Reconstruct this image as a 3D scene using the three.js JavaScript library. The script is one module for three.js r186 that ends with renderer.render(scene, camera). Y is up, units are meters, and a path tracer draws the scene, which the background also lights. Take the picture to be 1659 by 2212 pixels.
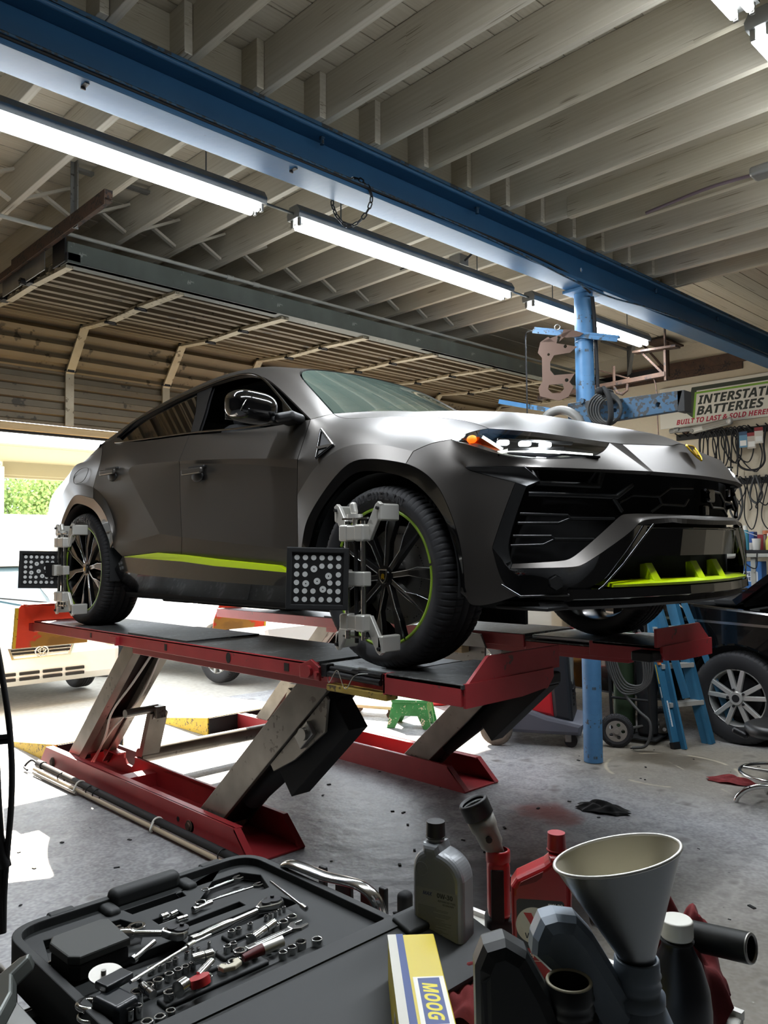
import * as THREE from 'three';
import { mergeGeometries, mergeVertices } from 'three/addons/utils/BufferGeometryUtils.js';
import { RoundedBoxGeometry } from 'three/addons/geometries/RoundedBoxGeometry.js';
import { TextGeometry } from 'three/addons/geometries/TextGeometry.js';
import { FontLoader } from 'three/addons/loaders/FontLoader.js';
import { RectAreaLightUniformsLib } from 'three/addons/lights/RectAreaLightUniformsLib.js';

// ---------- camera, sky, sun, exposure ----------
const scene = new THREE.Scene();
const camera = new THREE.PerspectiveCamera(65.27, 1659 / 2212, 0.05, 200);
{
  const p = 0.04633, y = -0.80189;
  camera.position.set(2.478, 1.58, 3.343);
  camera.lookAt(camera.position.clone().add(new THREE.Vector3(Math.sin(y) * Math.cos(p), Math.sin(p), -Math.cos(y) * Math.cos(p))));
  camera.rotateZ(-0.0102);
}
scene.background = new THREE.Color(0.86, 0.93, 1.0);
scene.backgroundIntensity = 5.5;
const sun = new THREE.DirectionalLight(0xfff3e0, 26);
sun.position.set(-14.65, 10.6, -4.9); sun.target.position.set(-2, 0, 0);
sun.castShadow = true; sun.shadow.mapSize.set(2048, 2048); sun.shadow.radius = 1;
Object.assign(sun.shadow.camera, { left: -14, right: 14, top: 12, bottom: -12, near: 1, far: 40 });
scene.add(sun, sun.target);
RectAreaLightUniformsLib.init();
const renderer = new THREE.WebGLRenderer({ antialias: true });
renderer.toneMapping = THREE.LinearToneMapping;
renderer.toneMappingExposure = 1.32;
renderer.shadowMap.enabled = true;

// ---------- helpers ----------
const V3 = (x, y, z) => new THREE.Vector3(x, y, z), PI = Math.PI;
let seed = 7;
const rnd = () => { seed = (seed * 1664525 + 1013904223) >>> 0; return seed / 4294967296; };
const rr = (a, b) => a + (b - a) * rnd();
const names = new Map();
const numbered = (n) => { const k = names.get(n) ?? 0; names.set(n, k + 1); return k ? n + '_' + String(k).padStart(3, '0') : n; };
const ORD = 'first second third fourth fifth sixth seventh eighth ninth tenth eleventh twelfth thirteenth fourteenth fifteenth sixteenth seventeenth eighteenth nineteenth twentieth'.split(' ');
function boxUV(g) {
  g = g.index ? g.toNonIndexed() : g;
  const p = g.attributes.position, n = g.attributes.normal, uv = new Float32Array(p.count * 2);
  for (let i = 0; i < p.count; i += 3) {
    const ax = Math.abs(n.getX(i) + n.getX(i + 1) + n.getX(i + 2)), ay = Math.abs(n.getY(i) + n.getY(i + 1) + n.getY(i + 2)), az = Math.abs(n.getZ(i) + n.getZ(i + 1) + n.getZ(i + 2));
    for (let j = i; j < i + 3; j++) {
      const x = p.getX(j), y = p.getY(j), z = p.getZ(j);
      if (ay >= ax && ay >= az) { uv[j * 2] = x; uv[j * 2 + 1] = z; } else if (ax >= az) { uv[j * 2] = z; uv[j * 2 + 1] = y; } else { uv[j * 2] = x; uv[j * 2 + 1] = y; }
    }
  }
  g.setAttribute('uv', new THREE.BufferAttribute(uv, 2));
  return g;
}
function merged(geos) {
  const list = [].concat(geos).filter(Boolean).map((g) => {
    g = g.index ? g.toNonIndexed() : g.clone();
    for (const k of Object.keys(g.attributes)) if (!['position', 'normal', 'uv'].includes(k)) g.deleteAttribute(k);
    if (!g.attributes.normal) g.computeVertexNormals();
    if (!g.attributes.uv) g.setAttribute('uv', new THREE.BufferAttribute(new Float32Array(g.attributes.position.count * 2), 2));
    return g;
  });
  return list.length > 1 ? mergeGeometries(list) : list[0];
}
function obj(name, geos, mat, parent = scene, keepUV = false) {
  let g = merged(geos);
  if (mat.map && !keepUV || mat.bumpMap && !keepUV) g = boxUV(g);
  const m = new THREE.Mesh(g, mat);
  m.name = parent === scene ? numbered(name) : name; m.castShadow = m.receiveShadow = true;
  parent.add(m);
  return m;
}
function thing(name, label, category, pos = [0, 0, 0], turn = 0, group) {
  const o = new THREE.Group(); o.name = numbered(name); scene.add(o);
  o.position.set(...pos); o.rotation.y = turn; o.userData = { label, category };
  if (group) o.userData.group = group;
  return o;
}
function tag(o, label, category, group) { o.userData = { ...o.userData, label, category }; if (group) o.userData.group = group; return o; }
function struct(o, label) { o.userData = { ...o.userData, kind: 'structure' }; if (label) { o.userData.label = label; } return o; }
function sgroup(name, label) { const o = new THREE.Group(); o.name = numbered(name); scene.add(o); return struct(o, label); }
const T = (g, x = 0, y = 0, z = 0, rx = 0, ry = 0, rz = 0) => g.applyMatrix4(new THREE.Matrix4().compose(V3(x, y, z), new THREE.Quaternion().setFromEuler(new THREE.Euler(rx, ry, rz)), V3(1, 1, 1)));
const bx = (w, h, d, x = 0, y = 0, z = 0, rx = 0, ry = 0, rz = 0) => T(new THREE.BoxGeometry(w, h, d), x, y, z, rx, ry, rz);
const rb = (w, h, d, r, x = 0, y = 0, z = 0, rx = 0, ry = 0, rz = 0, s = 2) => T(new RoundedBoxGeometry(w, h, d, s, Math.min(r, w / 2.01, h / 2.01, d / 2.01)), x, y, z, rx, ry, rz);
// box given by its ranges
const bb = (x0, x1, y0, y1, z0, z1) => bx(Math.abs(x1 - x0), Math.abs(y1 - y0), Math.abs(z1 - z0), (x0 + x1) / 2, (y0 + y1) / 2, (z0 + z1) / 2);
// chamfered box by ranges
const rbb = (x0, x1, y0, y1, z0, z1, r = 0.004) => rb(Math.abs(x1 - x0), Math.abs(y1 - y0), Math.abs(z1 - z0), r, (x0 + x1) / 2, (y0 + y1) / 2, (z0 + z1) / 2, 0, 0, 0, 1);
const cyl = (r, h, x = 0, y = 0, z = 0, rx = 0, ry = 0, rz = 0, r2 = r, s = 24, open = false) => T(new THREE.CylinderGeometry(r2, r, h, s, 1, open), x, y, z, rx, ry, rz);
const a3 = (p) => p.isVector3 ? p : V3(...p);
function aim(g, p, q, up = V3(0, 1, 0)) { // local +z along p->q, local +y towards up, origin in the middle
  p = a3(p); q = a3(q);
  const z = q.clone().sub(p).normalize(), x = up.clone().cross(z);
  if (x.lengthSq() < 1e-6) x.set(1, 0, 0).cross(z);
  x.normalize(); const y = z.clone().cross(x), m = new THREE.Matrix4().makeBasis(x, y, z);
  m.setPosition(p.clone().add(q).multiplyScalar(0.5));
  return g.applyMatrix4(m);
}
const bar = (p, q, w, h = w, up) => aim(new THREE.BoxGeometry(w, h, a3(p).distanceTo(a3(q))), p, q, up);
const rod = (p, q, r, r2 = r, s = 12) => { const h = a3(p).distanceTo(a3(q)); return aim(new THREE.CylinderGeometry(r2, r, h, s).rotateX(PI / 2), p, q); };
const tube = (pts, r, n = 24, s = 8, closed = false) => new THREE.TubeGeometry(new THREE.CatmullRomCurve3(pts.map(a3), closed, 'centripetal'), n, r, s, closed);
const poly = (pts, r, s = 8) => { // straight runs with ball joints
  const out = []; for (let i = 0; i + 1 < pts.length; i++) out.push(rod(pts[i], pts[i + 1], r, r, s)); for (let i = 1; i + 1 < pts.length; i++) out.push(T(new THREE.SphereGeometry(r, s, 6), ...a3(pts[i]).toArray())); return out;
};
const lathe = (prof, s = 32) => new THREE.LatheGeometry(prof.map(([r, y]) => new THREE.Vector2(r, y)), s);
const tor = (R, r, x = 0, y = 0, z = 0, rx = 0, ry = 0, rz = 0, s = 40, t = 10, arc = 2 * PI) => T(new THREE.TorusGeometry(R, r, t, s, arc), x, y, z, rx, ry, rz);
const sph = (r, x, y, z, sx = 1, sy = 1, sz = 1, s = 20) => new THREE.SphereGeometry(r, s, Math.ceil(s * 0.7)).scale(sx, sy, sz).translate(x, y, z);
const shape = (pts, holes = []) => { const s = new THREE.Shape(pts.map(([x, y]) => new THREE.Vector2(x, y))); s.holes = holes.map((h) => new THREE.Path(h.map(([x, y]) => new THREE.Vector2(x, y)))); return s; };
const ext = (pts, d, bev = 0, holes = [], steps = 1) => new THREE.ExtrudeGeometry(Array.isArray(pts) ? shape(pts, holes) : pts, { depth: d - 2 * bev, bevelEnabled: bev > 0, bevelSize: bev, bevelThickness: bev, bevelOffset: -bev, bevelSegments: 2, steps, curveSegments: 10 }).translate(0, 0, bev);
const circ = (x, y, r, n = 20) => Array.from({ length: n }, (_, i) => [x + r * Math.cos(i / n * 2 * PI), y + r * Math.sin(i / n * 2 * PI)]);
// profile in the x-y plane pushed along z between z0 and z1
const prism = (pts, z0, z1, bev = 0, holes) => ext(pts, z1 - z0, bev, holes).translate(0, 0, z0);
// flat outline placed by a frame: origin o, directions u and v, pushed back along -(u x v)
function frame(g, o, u, v) { u = a3(u).clone().normalize(); const n = u.clone().cross(a3(v)).normalize(), w = n.clone().cross(u); return g.applyMatrix4(new THREE.Matrix4().makeBasis(u, w, n).setPosition(a3(o))); }
function grid(fn, nu, nv, closeU = false) { // surface from fn(u, v) -> [x, y, z]
  const pos = [], uv = [], idx = [];
  for (let j = 0; j <= nv; j++) for (let i = 0; i <= nu; i++) { pos.push(...fn(i / nu, j / nv)); uv.push(i / nu, j / nv); }
  for (let j = 0; j < nv; j++) for (let i = 0; i < nu; i++) { const a = j * (nu + 1) + i, b = a + 1, c = a + nu + 1, d = c + 1; idx.push(a, b, d, a, d, c); }
  const g = new THREE.BufferGeometry(); g.setAttribute('position', new THREE.Float32BufferAttribute(pos, 3)); g.setAttribute('uv', new THREE.Float32BufferAttribute(uv, 2)); g.setIndex(idx); g.computeVertexNormals();
  if (closeU) { const n = g.attributes.normal; for (let j = 0; j <= nv; j++) { const a = j * (nu + 1), b = a + nu, v = V3(n.getX(a) + n.getX(b), n.getY(a) + n.getY(b), n.getZ(a) + n.getZ(b)).normalize(); n.setXYZ(a, v.x, v.y, v.z); n.setXYZ(b, v.x, v.y, v.z); } }
  return g;
}
// crumpled cloth heap on a footprint
function ragGeo(w, d, h, sd, n = 26) {
  const top = (u, v) => { const x = u * 2 - 1, y = v * 2 - 1, r = Math.hypot(x, y), env = Math.max(0, 1 - Math.pow(r / 1.15, 2.2));
    return h * env * (0.45 + 0.55 * Math.abs(Math.sin(x * 4 + sd + Math.sin(y * 5 + sd * 2) * 1.3)) * (0.6 + 0.4 * Math.sin(y * 3.3 - x * 2 + sd))) + 0.004; };
  const P = (u, v, t) => { const x = u * 2 - 1, y = v * 2 - 1, q = 1 - 0.16 * Math.abs(Math.sin(5 * Math.atan2(y, x) + sd)); const k = 1 - 0.28 * (x * x * y * y); return [x * w / 2 * q * k, t ? top(u, v) : 0.001, y * d / 2 * q * k]; };
  return [grid((u, v) => P(u, 1 - v, 1), n, n), grid((u, v) => P(u, v, 0), n, n)];
}

// ---------- noise textures ----------
function hash(x, y, s) { let h = Math.imul(x, 374761393) + Math.imul(y, 668265263) + Math.imul(s, 1274126177); h = Math.imul(h ^ (h >>> 13), 1274126177); return ((h ^ (h >>> 16)) >>> 0) / 4294967296; }
function vnoise(x, y, per, s) { const xi = Math.floor(x), yi = Math.floor(y), fx = x - xi, fy = y - yi, u = fx * fx * (3 - 2 * fx), v = fy * fy * (3 - 2 * fy), m = (a) => ((a % per) + per) % per; const a = hash(m(xi), m(yi), s), b = hash(m(xi + 1), m(yi), s), c = hash(m(xi), m(yi + 1), s), d = hash(m(xi + 1), m(yi + 1), s); return a + (b - a) * u + (c - a) * v + (a - b - c + d) * u * v; }
function fbm(u, v, f, o, s) { let t = 0, a = 0.5, n = 0; for (let i = 0; i < o; i++) { t += a * vnoise(u * f, v * f, f, s + i); n += a; a *= 0.5; f *= 2; } return t / n; }
function texture(n, fn, metres, srgb = true, m = n) {
  const d = new Uint8Array(n * m * 4);
  for (let j = 0; j < m; j++) for (let i = 0; i < n; i++) { const c = fn(i / n, j / m), k = (j * n + i) * 4; for (let q = 0; q < 3; q++) d[k + q] = Math.max(0, Math.min(255, Math.round((c.length ? c[q] : c) * 255))); d[k + 3] = 255; }
  const t = new THREE.DataTexture(d, n, m); t.wrapS = t.wrapT = THREE.RepeatWrapping; t.magFilter = THREE.LinearFilter; t.minFilter = THREE.LinearMipmapLinearFilter; t.generateMipmaps = true;
  if (srgb) t.colorSpace = THREE.SRGBColorSpace; t.repeat.set(1 / (metres.length ? metres[0] : metres), 1 / (metres.length ? metres[1] : metres)); t.needsUpdate = true; return t;
}
const hexc = (h) => [(h >> 16 & 255) / 255, (h >> 8 & 255) / 255, (h & 255) / 255];
const mixc = (a, b, t) => a.map((x, i) => x + (b[i] - x) * Math.max(0, Math.min(1, t)));
const sstep = (a, b, x) => { const t = Math.max(0, Math.min(1, (x - a) / (b - a))); return t * t * (3 - 2 * t); };
// a worn-paint map: base tone, second tone, dirt tone where a fine noise passes a threshold
const worn = (base, tone, dirt, amount, metres, s, n = 512) => texture(n, (u, v) => { let c = mixc(hexc(base), hexc(tone), fbm(u, v, 6, 4, s)); const k = fbm(u, v, 24, 4, s + 20) * 0.7 + fbm(u, v, 5, 3, s + 40) * 0.5; return mixc(c, hexc(dirt), sstep(amount, amount + 0.06, k)); }, metres);
const std = (o) => new THREE.MeshStandardMaterial({ roughness: 0.6, ...o });
const phy = (o) => new THREE.MeshPhysicalMaterial({ roughness: 0.6, ...o });
const grainMap = (base, tone, dark, metres, s, along = 'u') => texture(512, (u, v) => { const [a, b] = along === 'u' ? [u, v] : [v, u]; const g = fbm(a, b * 1.0, 4, 3, s) * 0.4 + vnoise(a * 3 + 0.4 * vnoise(a * 2, b * 8, 8, s), b * 64, 64, s + 3) * 0.6; let c = mixc(hexc(base), hexc(tone), g); const k = vnoise(a * 8, b * 128, 128, s + 7) * 0.6 + fbm(a, b, 8, 3, s + 9) * 0.4; c = mixc(c, hexc(dark), sstep(0.72, 0.86, k) * 0.8); return c; }, metres);
const bumpFine = texture(512, (u, v) => fbm(u, v, 16, 5, 90), 0.5, false);

const M = {
  joist: std({ map: grainMap(0xcfc9bb, 0xbdb5a4, 0x8a7f6c, [2.2, 0.5], 3), roughness: 0.62 }),
  joist2: std({ map: grainMap(0xc6bfae, 0xb2a994, 0x75695a, [1.7, 0.4], 17), roughness: 0.66 }),
  plank: std({ map: grainMap(0xd2cab8, 0xbfb5a0, 0x8d8270, [0.5, 2], 31, 'v'), roughness: 0.7 }),
  rawWood: std({ map: grainMap(0xd6c39c, 0xbc9f70, 0x6d5334, [0.9, 0.3], 41), roughness: 0.75 }),
  blueBeam: std({ map: worn(0x2d618a, 0x24547c, 0x1a3a58, 0.93, 1.2, 50), roughness: 0.42, bumpMap: bumpFine, bumpScale: 0.0006 }),
  bluePaint: std({ map: worn(0x4f82ae, 0x3d6c96, 0x3f4b54, 0.72, 0.5, 57), roughness: 0.5 }),
  blueDark: std({ map: worn(0x2f5674, 0x234660, 0x2a2d30, 0.62, 0.5, 63), roughness: 0.6 }),
  ladderBlue: std({ map: worn(0x2f6c8f, 0x265a78, 0x5a6a70, 0.86, 0.6, 66), roughness: 0.5 }),
  red: std({ map: worn(0xa83236, 0x93282e, 0x5a3834, 0.86, 0.7, 71), roughness: 0.45 }),
  redBright: std({ map: worn(0xd93a22, 0xc0301c, 0x8a5a30, 0.84, 0.7, 77), roughness: 0.5 }),
  yellow: std({ map: worn(0xd8b62c, 0xc8a21e, 0x4a4030, 0.7, 0.35, 83), roughness: 0.6 }),
  yellowWorn: std({ map: worn(0xb09a48, 0x9c7c30, 0x5a4a30, 0.7, 0.4, 88), roughness: 0.65 }),
  leg: std({ map: worn(0x8c877e, 0x6c675e, 0x5a544c, 0.78, 0.6, 93), roughness: 0.4, metalness: 0.5 }),
  deck: std({ map: worn(0x565654, 0x3c3c3c, 0x6e7070, 0.74, 0.5, 99), roughness: 0.42, metalness: 0.3, bumpMap: bumpFine, bumpScale: 0.0012 }),
  darkSteel: std({ color: 0x2a2a2c, roughness: 0.5, metalness: 0.5 }),
  black: std({ color: 0x0b0b0c, roughness: 0.55 }),
  blackSoft: std({ color: 0x141516, roughness: 0.8 }),
  blackGloss: phy({ color: 0x050506, roughness: 0.12, clearcoat: 1, clearcoatRoughness: 0.04 }),
  rubber: std({ color: 0x17171a, roughness: 0.72 }),
  hose: std({ color: 0x3a3b3a, roughness: 0.6 }),
  chrome: std({ color: 0xd8d8d6, roughness: 0.16, metalness: 1 }),
  chromeWorn: std({ color: 0xb0aea8, roughness: 0.3, metalness: 1 }),
  steel: std({ color: 0x8f8d88, roughness: 0.4, metalness: 0.9 }),
  galv: std({ map: worn(0x9a9a98, 0x7c7c7a, 0x5a5652, 0.84, 0.5, 105), roughness: 0.45, metalness: 0.6 }),
  alu: std({ color: 0xc9c7c0, roughness: 0.4, metalness: 0.55 }),
  rust: std({ map: worn(0x5a4030, 0x44342a, 0x2a2422, 0.7, 0.3, 111), roughness: 0.8 }),
  brown: std({ color: 0x5a4336, roughness: 0.65 }),
  white: std({ color: 0xdedcd6, roughness: 0.5 }),
  whitePlastic: std({ color: 0xd8d6cc, roughness: 0.45 }),
  grayPaint: std({ map: worn(0xb9b8b0, 0xa6a59c, 0x77746a, 0.86, 0.5, 117), roughness: 0.5 }),
  wallPaint: std({ map: worn(0xd9cdb6, 0xcbbda4, 0x9a8c78, 0.9, 3, 123, 1024), roughness: 0.8, bumpMap: bumpFine, bumpScale: 0.004 }),
  redRag: std({ map: worn(0x7c2a2a, 0x5e1e20, 0x3a1618, 0.9, 0.15, 129), roughness: 0.95 }),
  glassDark: phy({ color: 0x030405, roughness: 0.03, clearcoat: 1, clearcoatRoughness: 0.02 }),
};

// ---------- the setting: floor, yard, walls, ceiling ----------
{
  const blob = (x, z, cx, cz, rx, rz) => Math.max(0, 1 - Math.hypot((x - cx) / rx, (z - cz) / rz));
  const t = texture(2048, (u, v) => {
    const x = -5 + u * 10, z = -6.3 + v * 11;
    const n1 = fbm(u, v, 9, 4, 200), n2 = fbm(u, v, 70, 3, 210), n3 = vnoise(u * 420, v * 420, 420, 220), n4 = fbm(u, v, 160, 2, 230);
    let c = mixc([0.6, 0.605, 0.615], [0.45, 0.45, 0.455], n1 * 0.9 + (n2 - 0.5) * 0.9); const sp = vnoise(u * 900, v * 990, 900, 221) - 0.5; c = c.map((q) => q + sp * 0.16);
    c = mixc(c, [0.78, 0.785, 0.79], sstep(0.56, 0.75, n2) * 0.55);
    c = mixc(c, [0.28, 0.28, 0.3], sstep(0.74, 0.86, n4) * 0.3);
    const brown = blob(x, z, -0.1, -2.3, 1.6, 1.3) + blob(x, z, 1.2, 0.4, 2.0, 2.2) * 0.7;
    c = mixc(c, [0.47, 0.43, 0.36], sstep(0.1, 0.6, brown) * 0.55 * (0.5 + n1));
    const oil = blob(x, z, 0.05, 0.35, 0.9, 0.6) + blob(x, z, 0.35, 0.9, 0.8, 0.5) * 0.7;
    c = mixc(c, [0.16, 0.16, 0.17], sstep(0.15, 0.9, oil + (n2 - 0.5) * 1.3) * 0.7);
    const wet = blob(x, z, -0.45, -2.35, 0.55, 0.35) + blob(x, z, -2.1, 0.1, 0.3, 0.18) * 0.8;
    c = mixc(c, [0.25, 0.22, 0.17], sstep(0.2, 0.7, wet + (n2 - 0.5)) * 0.6);
    const red = blob(x, z, -0.3, -0.72, 0.34, 0.26);
    c = mixc(c, [0.42, 0.16, 0.13], sstep(0.25, 0.75, red + (n2 - 0.5) * 0.7) * 0.75);
    const arc = Math.abs(Math.hypot(x + 0.25, z + 2.1) - 0.42 - 0.05 * n1), arc2 = Math.abs((z + 2.1) - (x + 0.1) * 0.7);
    c = mixc(c, [0.72, 0.68, 0.6], (sstep(0.02, 0.004, arc) * sstep(0.45, 0.6, n2) + sstep(0.012, 0.003, arc2) * sstep(0.4, 0.2, Math.abs(x + 0.05)) * sstep(0.5, 0.6, n2)) * 0.8);
    if (n3 > 0.985) c = mixc(c, [0.12, 0.12, 0.12], 0.8);
    if (n3 < 0.006) c = mixc(c, [0.92, 0.92, 0.92], 0.7);
    return c;
  }, 1);
  t.repeat.set(1, 1);
  const g = new THREE.BoxGeometry(10, 0.12, 11).translate(0, -0.06, -0.8), p = g.attributes.position, uv = g.attributes.uv;
  for (let i = 0; i < p.count; i++) uv.setXY(i, (p.getX(i) + 5) / 10, (p.getZ(i) + 6.3) / 11);
  const bumpT = texture(512, (u, v) => fbm(u, v, 12, 6, 240), 1, false); bumpT.repeat.set(9, 10);
  struct(obj('floor', g, std({ map: t, roughness: 0.46, bumpMap: bumpT, bumpScale: 0.006 }), scene, true));
  const yard = texture(1024, (u, v) => mixc([0.7, 0.69, 0.66], [0.56, 0.55, 0.52], fbm(u, v, 10, 5, 250) + (vnoise(u * 200, v * 200, 200, 255) - 0.5) * 0.5), 6);
  struct(obj('ground', bx(60, 0.12, 70, -35, -0.08, -8), std({ map: yard, roughness: 0.75 })));
  // floor debris: small pieces of dirt and grit nobody would count
  const grit = []; for (let i = 0; i < 110; i++) { const s = rr(0.004, 0.016); grit.push(bx(s * rr(1, 2.6), s * 0.35, s, rr(-2.2, 2.2), s * 0.17, rr(-2.6, 2.2), 0, rr(0, 3), 0)); }
  const gr = obj('grit', grit, M.blackSoft); gr.userData = { kind: 'stuff', label: 'dark crumbs of dirt scattered over the concrete floor', category: 'debris' };
}
const wallDoor = sgroup('wall_rear');
obj('wall_panel', bb(-4.95, -4.75, 0, 4.05, 1.32, 4.8), M.wallPaint, wallDoor);
obj('wall_panel', bb(-4.95, -4.75, 0, 4.05, -6.2, -5.52), M.wallPaint, wallDoor);
obj('lintel', bb(-4.95, -4.75, 3.15, 4.05, -5.52, 1.32), M.wallPaint, wallDoor);
struct(obj('wall_far', bb(-4.95, 5.1, 0, 4.05, -6.2, -6), M.wallPaint));
const wallDark = std({ color: 0x2e2c29, roughness: 0.8 });
struct(obj('wall_near', bb(-4.95, 5.1, 0, 4.05, 4.6, 4.8), wallDark));
struct(obj('wall_front', bb(4.9, 5.1, 0, 4.05, -6.2, 4.8), wallDark));
struct(obj('trim_1', [bb(-4.75, 4.9, 3.7, 3.82, -6, -5.96), bb(-4.7, -1.2, 3.62, 3.7, -6, -5.985)], M.rust));

const ceiling = sgroup('ceiling');
obj('roof_slab', bb(-5, 5.1, 4.05, 4.2, -6.2, 4.8), M.grayPaint, ceiling);
{ // deck planks run parallel to the blue beam, each a board with a small joint
  const pw = 0.14, n = Math.floor(9.6 / pw), variants = [0, 1, 2, 3].map((k) => boxUV(bx(pw - 0.006, 0.025, 10.6, 0, 0, k * 0.37)).translate(0, 0, -k * 0.37));
  for (let i = 0; i < n; i++) { const m = new THREE.Mesh(variants[i % 4], M.plank); m.name = 'plank'; m.position.set(-4.7 + (i + 0.5) * pw, 4.033 + (hash(i, 3, 1) - 0.5) * 0.006, -0.7); m.castShadow = m.receiveShadow = true; ceiling.add(m); }
}
const JZ = []; for (let k = -13; k < 9; k++) JZ.push(-0.03 - 0.386 * k);
{
  const right = [0, 1, 2].map((k) => boxUV(rb(5.75, 0.24, 0.042, 0.004, 0, 0, 0, 0, 0, 0, 1).translate(k, k * 0.2, 0)).translate(-k, -k * 0.2, 0));
  const left = [0, 1, 2].map((k) => boxUV(rb(4.16, 0.24, 0.042, 0.004, 0, 0, 0, 0, 0, 0, 1).translate(k * 0.7, k * 0.11, 0)).translate(-k * 0.7, -k * 0.11, 0));
  const blockG = boxUV(bx(0.04, 0.235, 0.3)), strutG = bar([0, 0.09, -0.17], [0, -0.09, 0.17], 0.035, 0.018), strutH = bar([0, -0.09, -0.17], [0, 0.09, 0.17], 0.035, 0.018);
  const add = (name, g, mat, x, y, z, rz = 0) => { const m = new THREE.Mesh(g, mat); m.name = name; m.position.set(x, y, z); m.rotation.x = rz; m.castShadow = m.receiveShadow = true; ceiling.add(m); };
  JZ.forEach((z, i) => {
    add('joist', right[i % 3], i % 4 === 1 ? M.joist2 : M.joist, 1.99, 3.898, z, (hash(i, 5, 2) - 0.5) * 0.02);
    add('joist', left[(i + 1) % 3], i % 4 === 2 ? M.joist2 : M.joist, -2.66, 3.898, z + 0.044, (hash(i, 6, 2) - 0.5) * 0.02);
    if (i + 1 < JZ.length) {
      add('blocking', blockG, M.joist2, -0.73, 3.898, z - 0.171);
      add('bridging_strut', strutG, M.joist, -2.66, 3.9, z - 0.15); add('bridging_strut', strutH, M.joist, -2.72, 3.9, z - 0.15);
    }
  });
  add('sister_board', boxUV(rb(2.6, 0.14, 0.05, 0.004)), M.joist2, 0.9, 3.83, -1.18); add('sister_board', boxUV(rb(1.9, 0.13, 0.045, 0.004)), M.joist, 0.2, 3.85, -2.76);
}

// ---------- steel beam and column ----------
{
  const b = thing('steel_beam', 'long blue painted steel beam carrying the ceiling joists', 'beam');
  b.userData.kind = 'thing';
  const x = -0.73, z0 = -5.98, z1 = 4.5;
  const web = prism([[z0, 3.535], [z1, 3.535], [z1, 3.75], [z0, 3.75]], -0.006, 0.006, 0, [circ(0.455, 3.612, 0.017), circ(-1.84, 3.655, 0.017)]).rotateY(-PI / 2).translate(x, 0, 0);
  obj('web', web, M.blueBeam, b);
  obj('bottom_flange', rbb(x - 0.095, x + 0.095, 3.51, 3.535, z0, z1, 0.004), M.blueBeam, b);
  obj('top_flange', rbb(x - 0.095, x + 0.095, 3.735, 3.755, z0, z1, 0.004), M.blueBeam, b);
  obj('sill_plate', rbb(x - 0.07, x + 0.11, 3.757, 3.778, z0, z1, 0.003), M.blueDark, b);
  for (const z of [0.72, -0.55, -2.9, -4.1]) obj('bolt', [cyl(0.011, 0.05, x + 0.06, 3.72, z), cyl(0.016, 0.012, x + 0.06, 3.73, z, 0, 0, 0, 0.016, 6)], M.blueDark, b);
  for (const z of [1.98, 0.9]) obj('clip', [bx(0.04, 0.004, 0.02, x + 0.05, 3.507, z), bx(0.006, 0.012, 0.02, x + 0.03, 3.503, z)], M.darkSteel, b);
  const c = thing('steel_column', 'round blue steel post standing under the ceiling beam', 'column', [-0.75, 0, -1.9]); c.userData.kind = 'thing';
  obj('pipe', [cyl(0.069, 3.48, 0, 1.745, 0, 0, 0, 0, 0.069, 36), tor(0.0695, 0.0035, 0, 3.12, 0, PI / 2, 0, 0, 36, 8)], M.bluePaint, c);
  obj('cap_plate', rbb(-0.1, 0.1, 3.485, 3.51, -0.13, 0.13), M.bluePaint, c);
  tag(obj('cable', [tube([[-0.65, 3.44, -1.86], [-0.66, 3.3, -1.9], [-0.664, 2.9, -1.93], [-0.664, 2.62, -1.93]], 0.014, 40), tube([[-0.64, 3.545, 3.5], [-0.64, 3.54, 1], [-0.645, 3.54, -1.5], [-0.66, 3.47, -1.85]], 0.008, 60, 6)], M.rubber), 'black cable running along the beam and down the blue post', 'cable');
  tag(obj('cable', [tube([[-0.63, 3.56, 3.4], [-0.632, 3.55, 1.2], [-0.635, 3.545, -0.6], [-0.6, 3.46, -1.95], [-0.6, 3.5, -2.6], [-0.63, 3.545, -3.6], [-0.63, 3.55, -5.6]], 0.007, 90, 6)], M.blueDark), 'blue painted cable sagging along the flange of the beam', 'cable');
  const pc = tag(obj('pipe', rod([-0.625, 3.742, 4.4], [-0.625, 3.742, -5.9], 0.012, 0.012, 10), M.blueBeam), 'thin blue pipe fixed along the top flange of the beam', 'pipe');
}
{ // chain through the hole in the web
  const t = thing('hanging_chain', 'dark steel chain looped through a hole in the blue beam', 'chain');
  const cv = new THREE.CatmullRomCurve3([[-0.745, 3.613, 0.455], [-0.7, 3.612, 0.452], [-0.655, 3.575, 0.435], [-0.63, 3.535, 0.42], [-0.628, 3.48, 0.41], [-0.655, 3.41, 0.425], [-0.7, 3.36, 0.455], [-0.745, 3.352, 0.48], [-0.79, 3.4, 0.505], [-0.82, 3.46, 0.515], [-0.835, 3.52, 0.51], [-0.8, 3.6, 0.48]].map(a3));
  const link = mergeGeometries([tor(0.009, 0.0038, 0, 0, 0, 0, 0, 0, 14, 6)]).scale(1, 1, 1);
  const g = link.clone(); const p = g.attributes.position; for (let i = 0; i < p.count; i++) p.setX(i, p.getX(i) + (p.getX(i) > 0 ? 0.009 : -0.009));
  const n = 22; for (let i = 0; i < n; i++) { const u = (i + 0.5) / n, a = cv.getPointAt(u), d = cv.getTangentAt(u); const m = obj('link', g.clone(), M.darkSteel, t); m.position.copy(a); m.quaternion.setFromUnitVectors(V3(1, 0, 0), d); m.rotateX(i % 2 ? PI / 2 : 0); }
}

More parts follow.
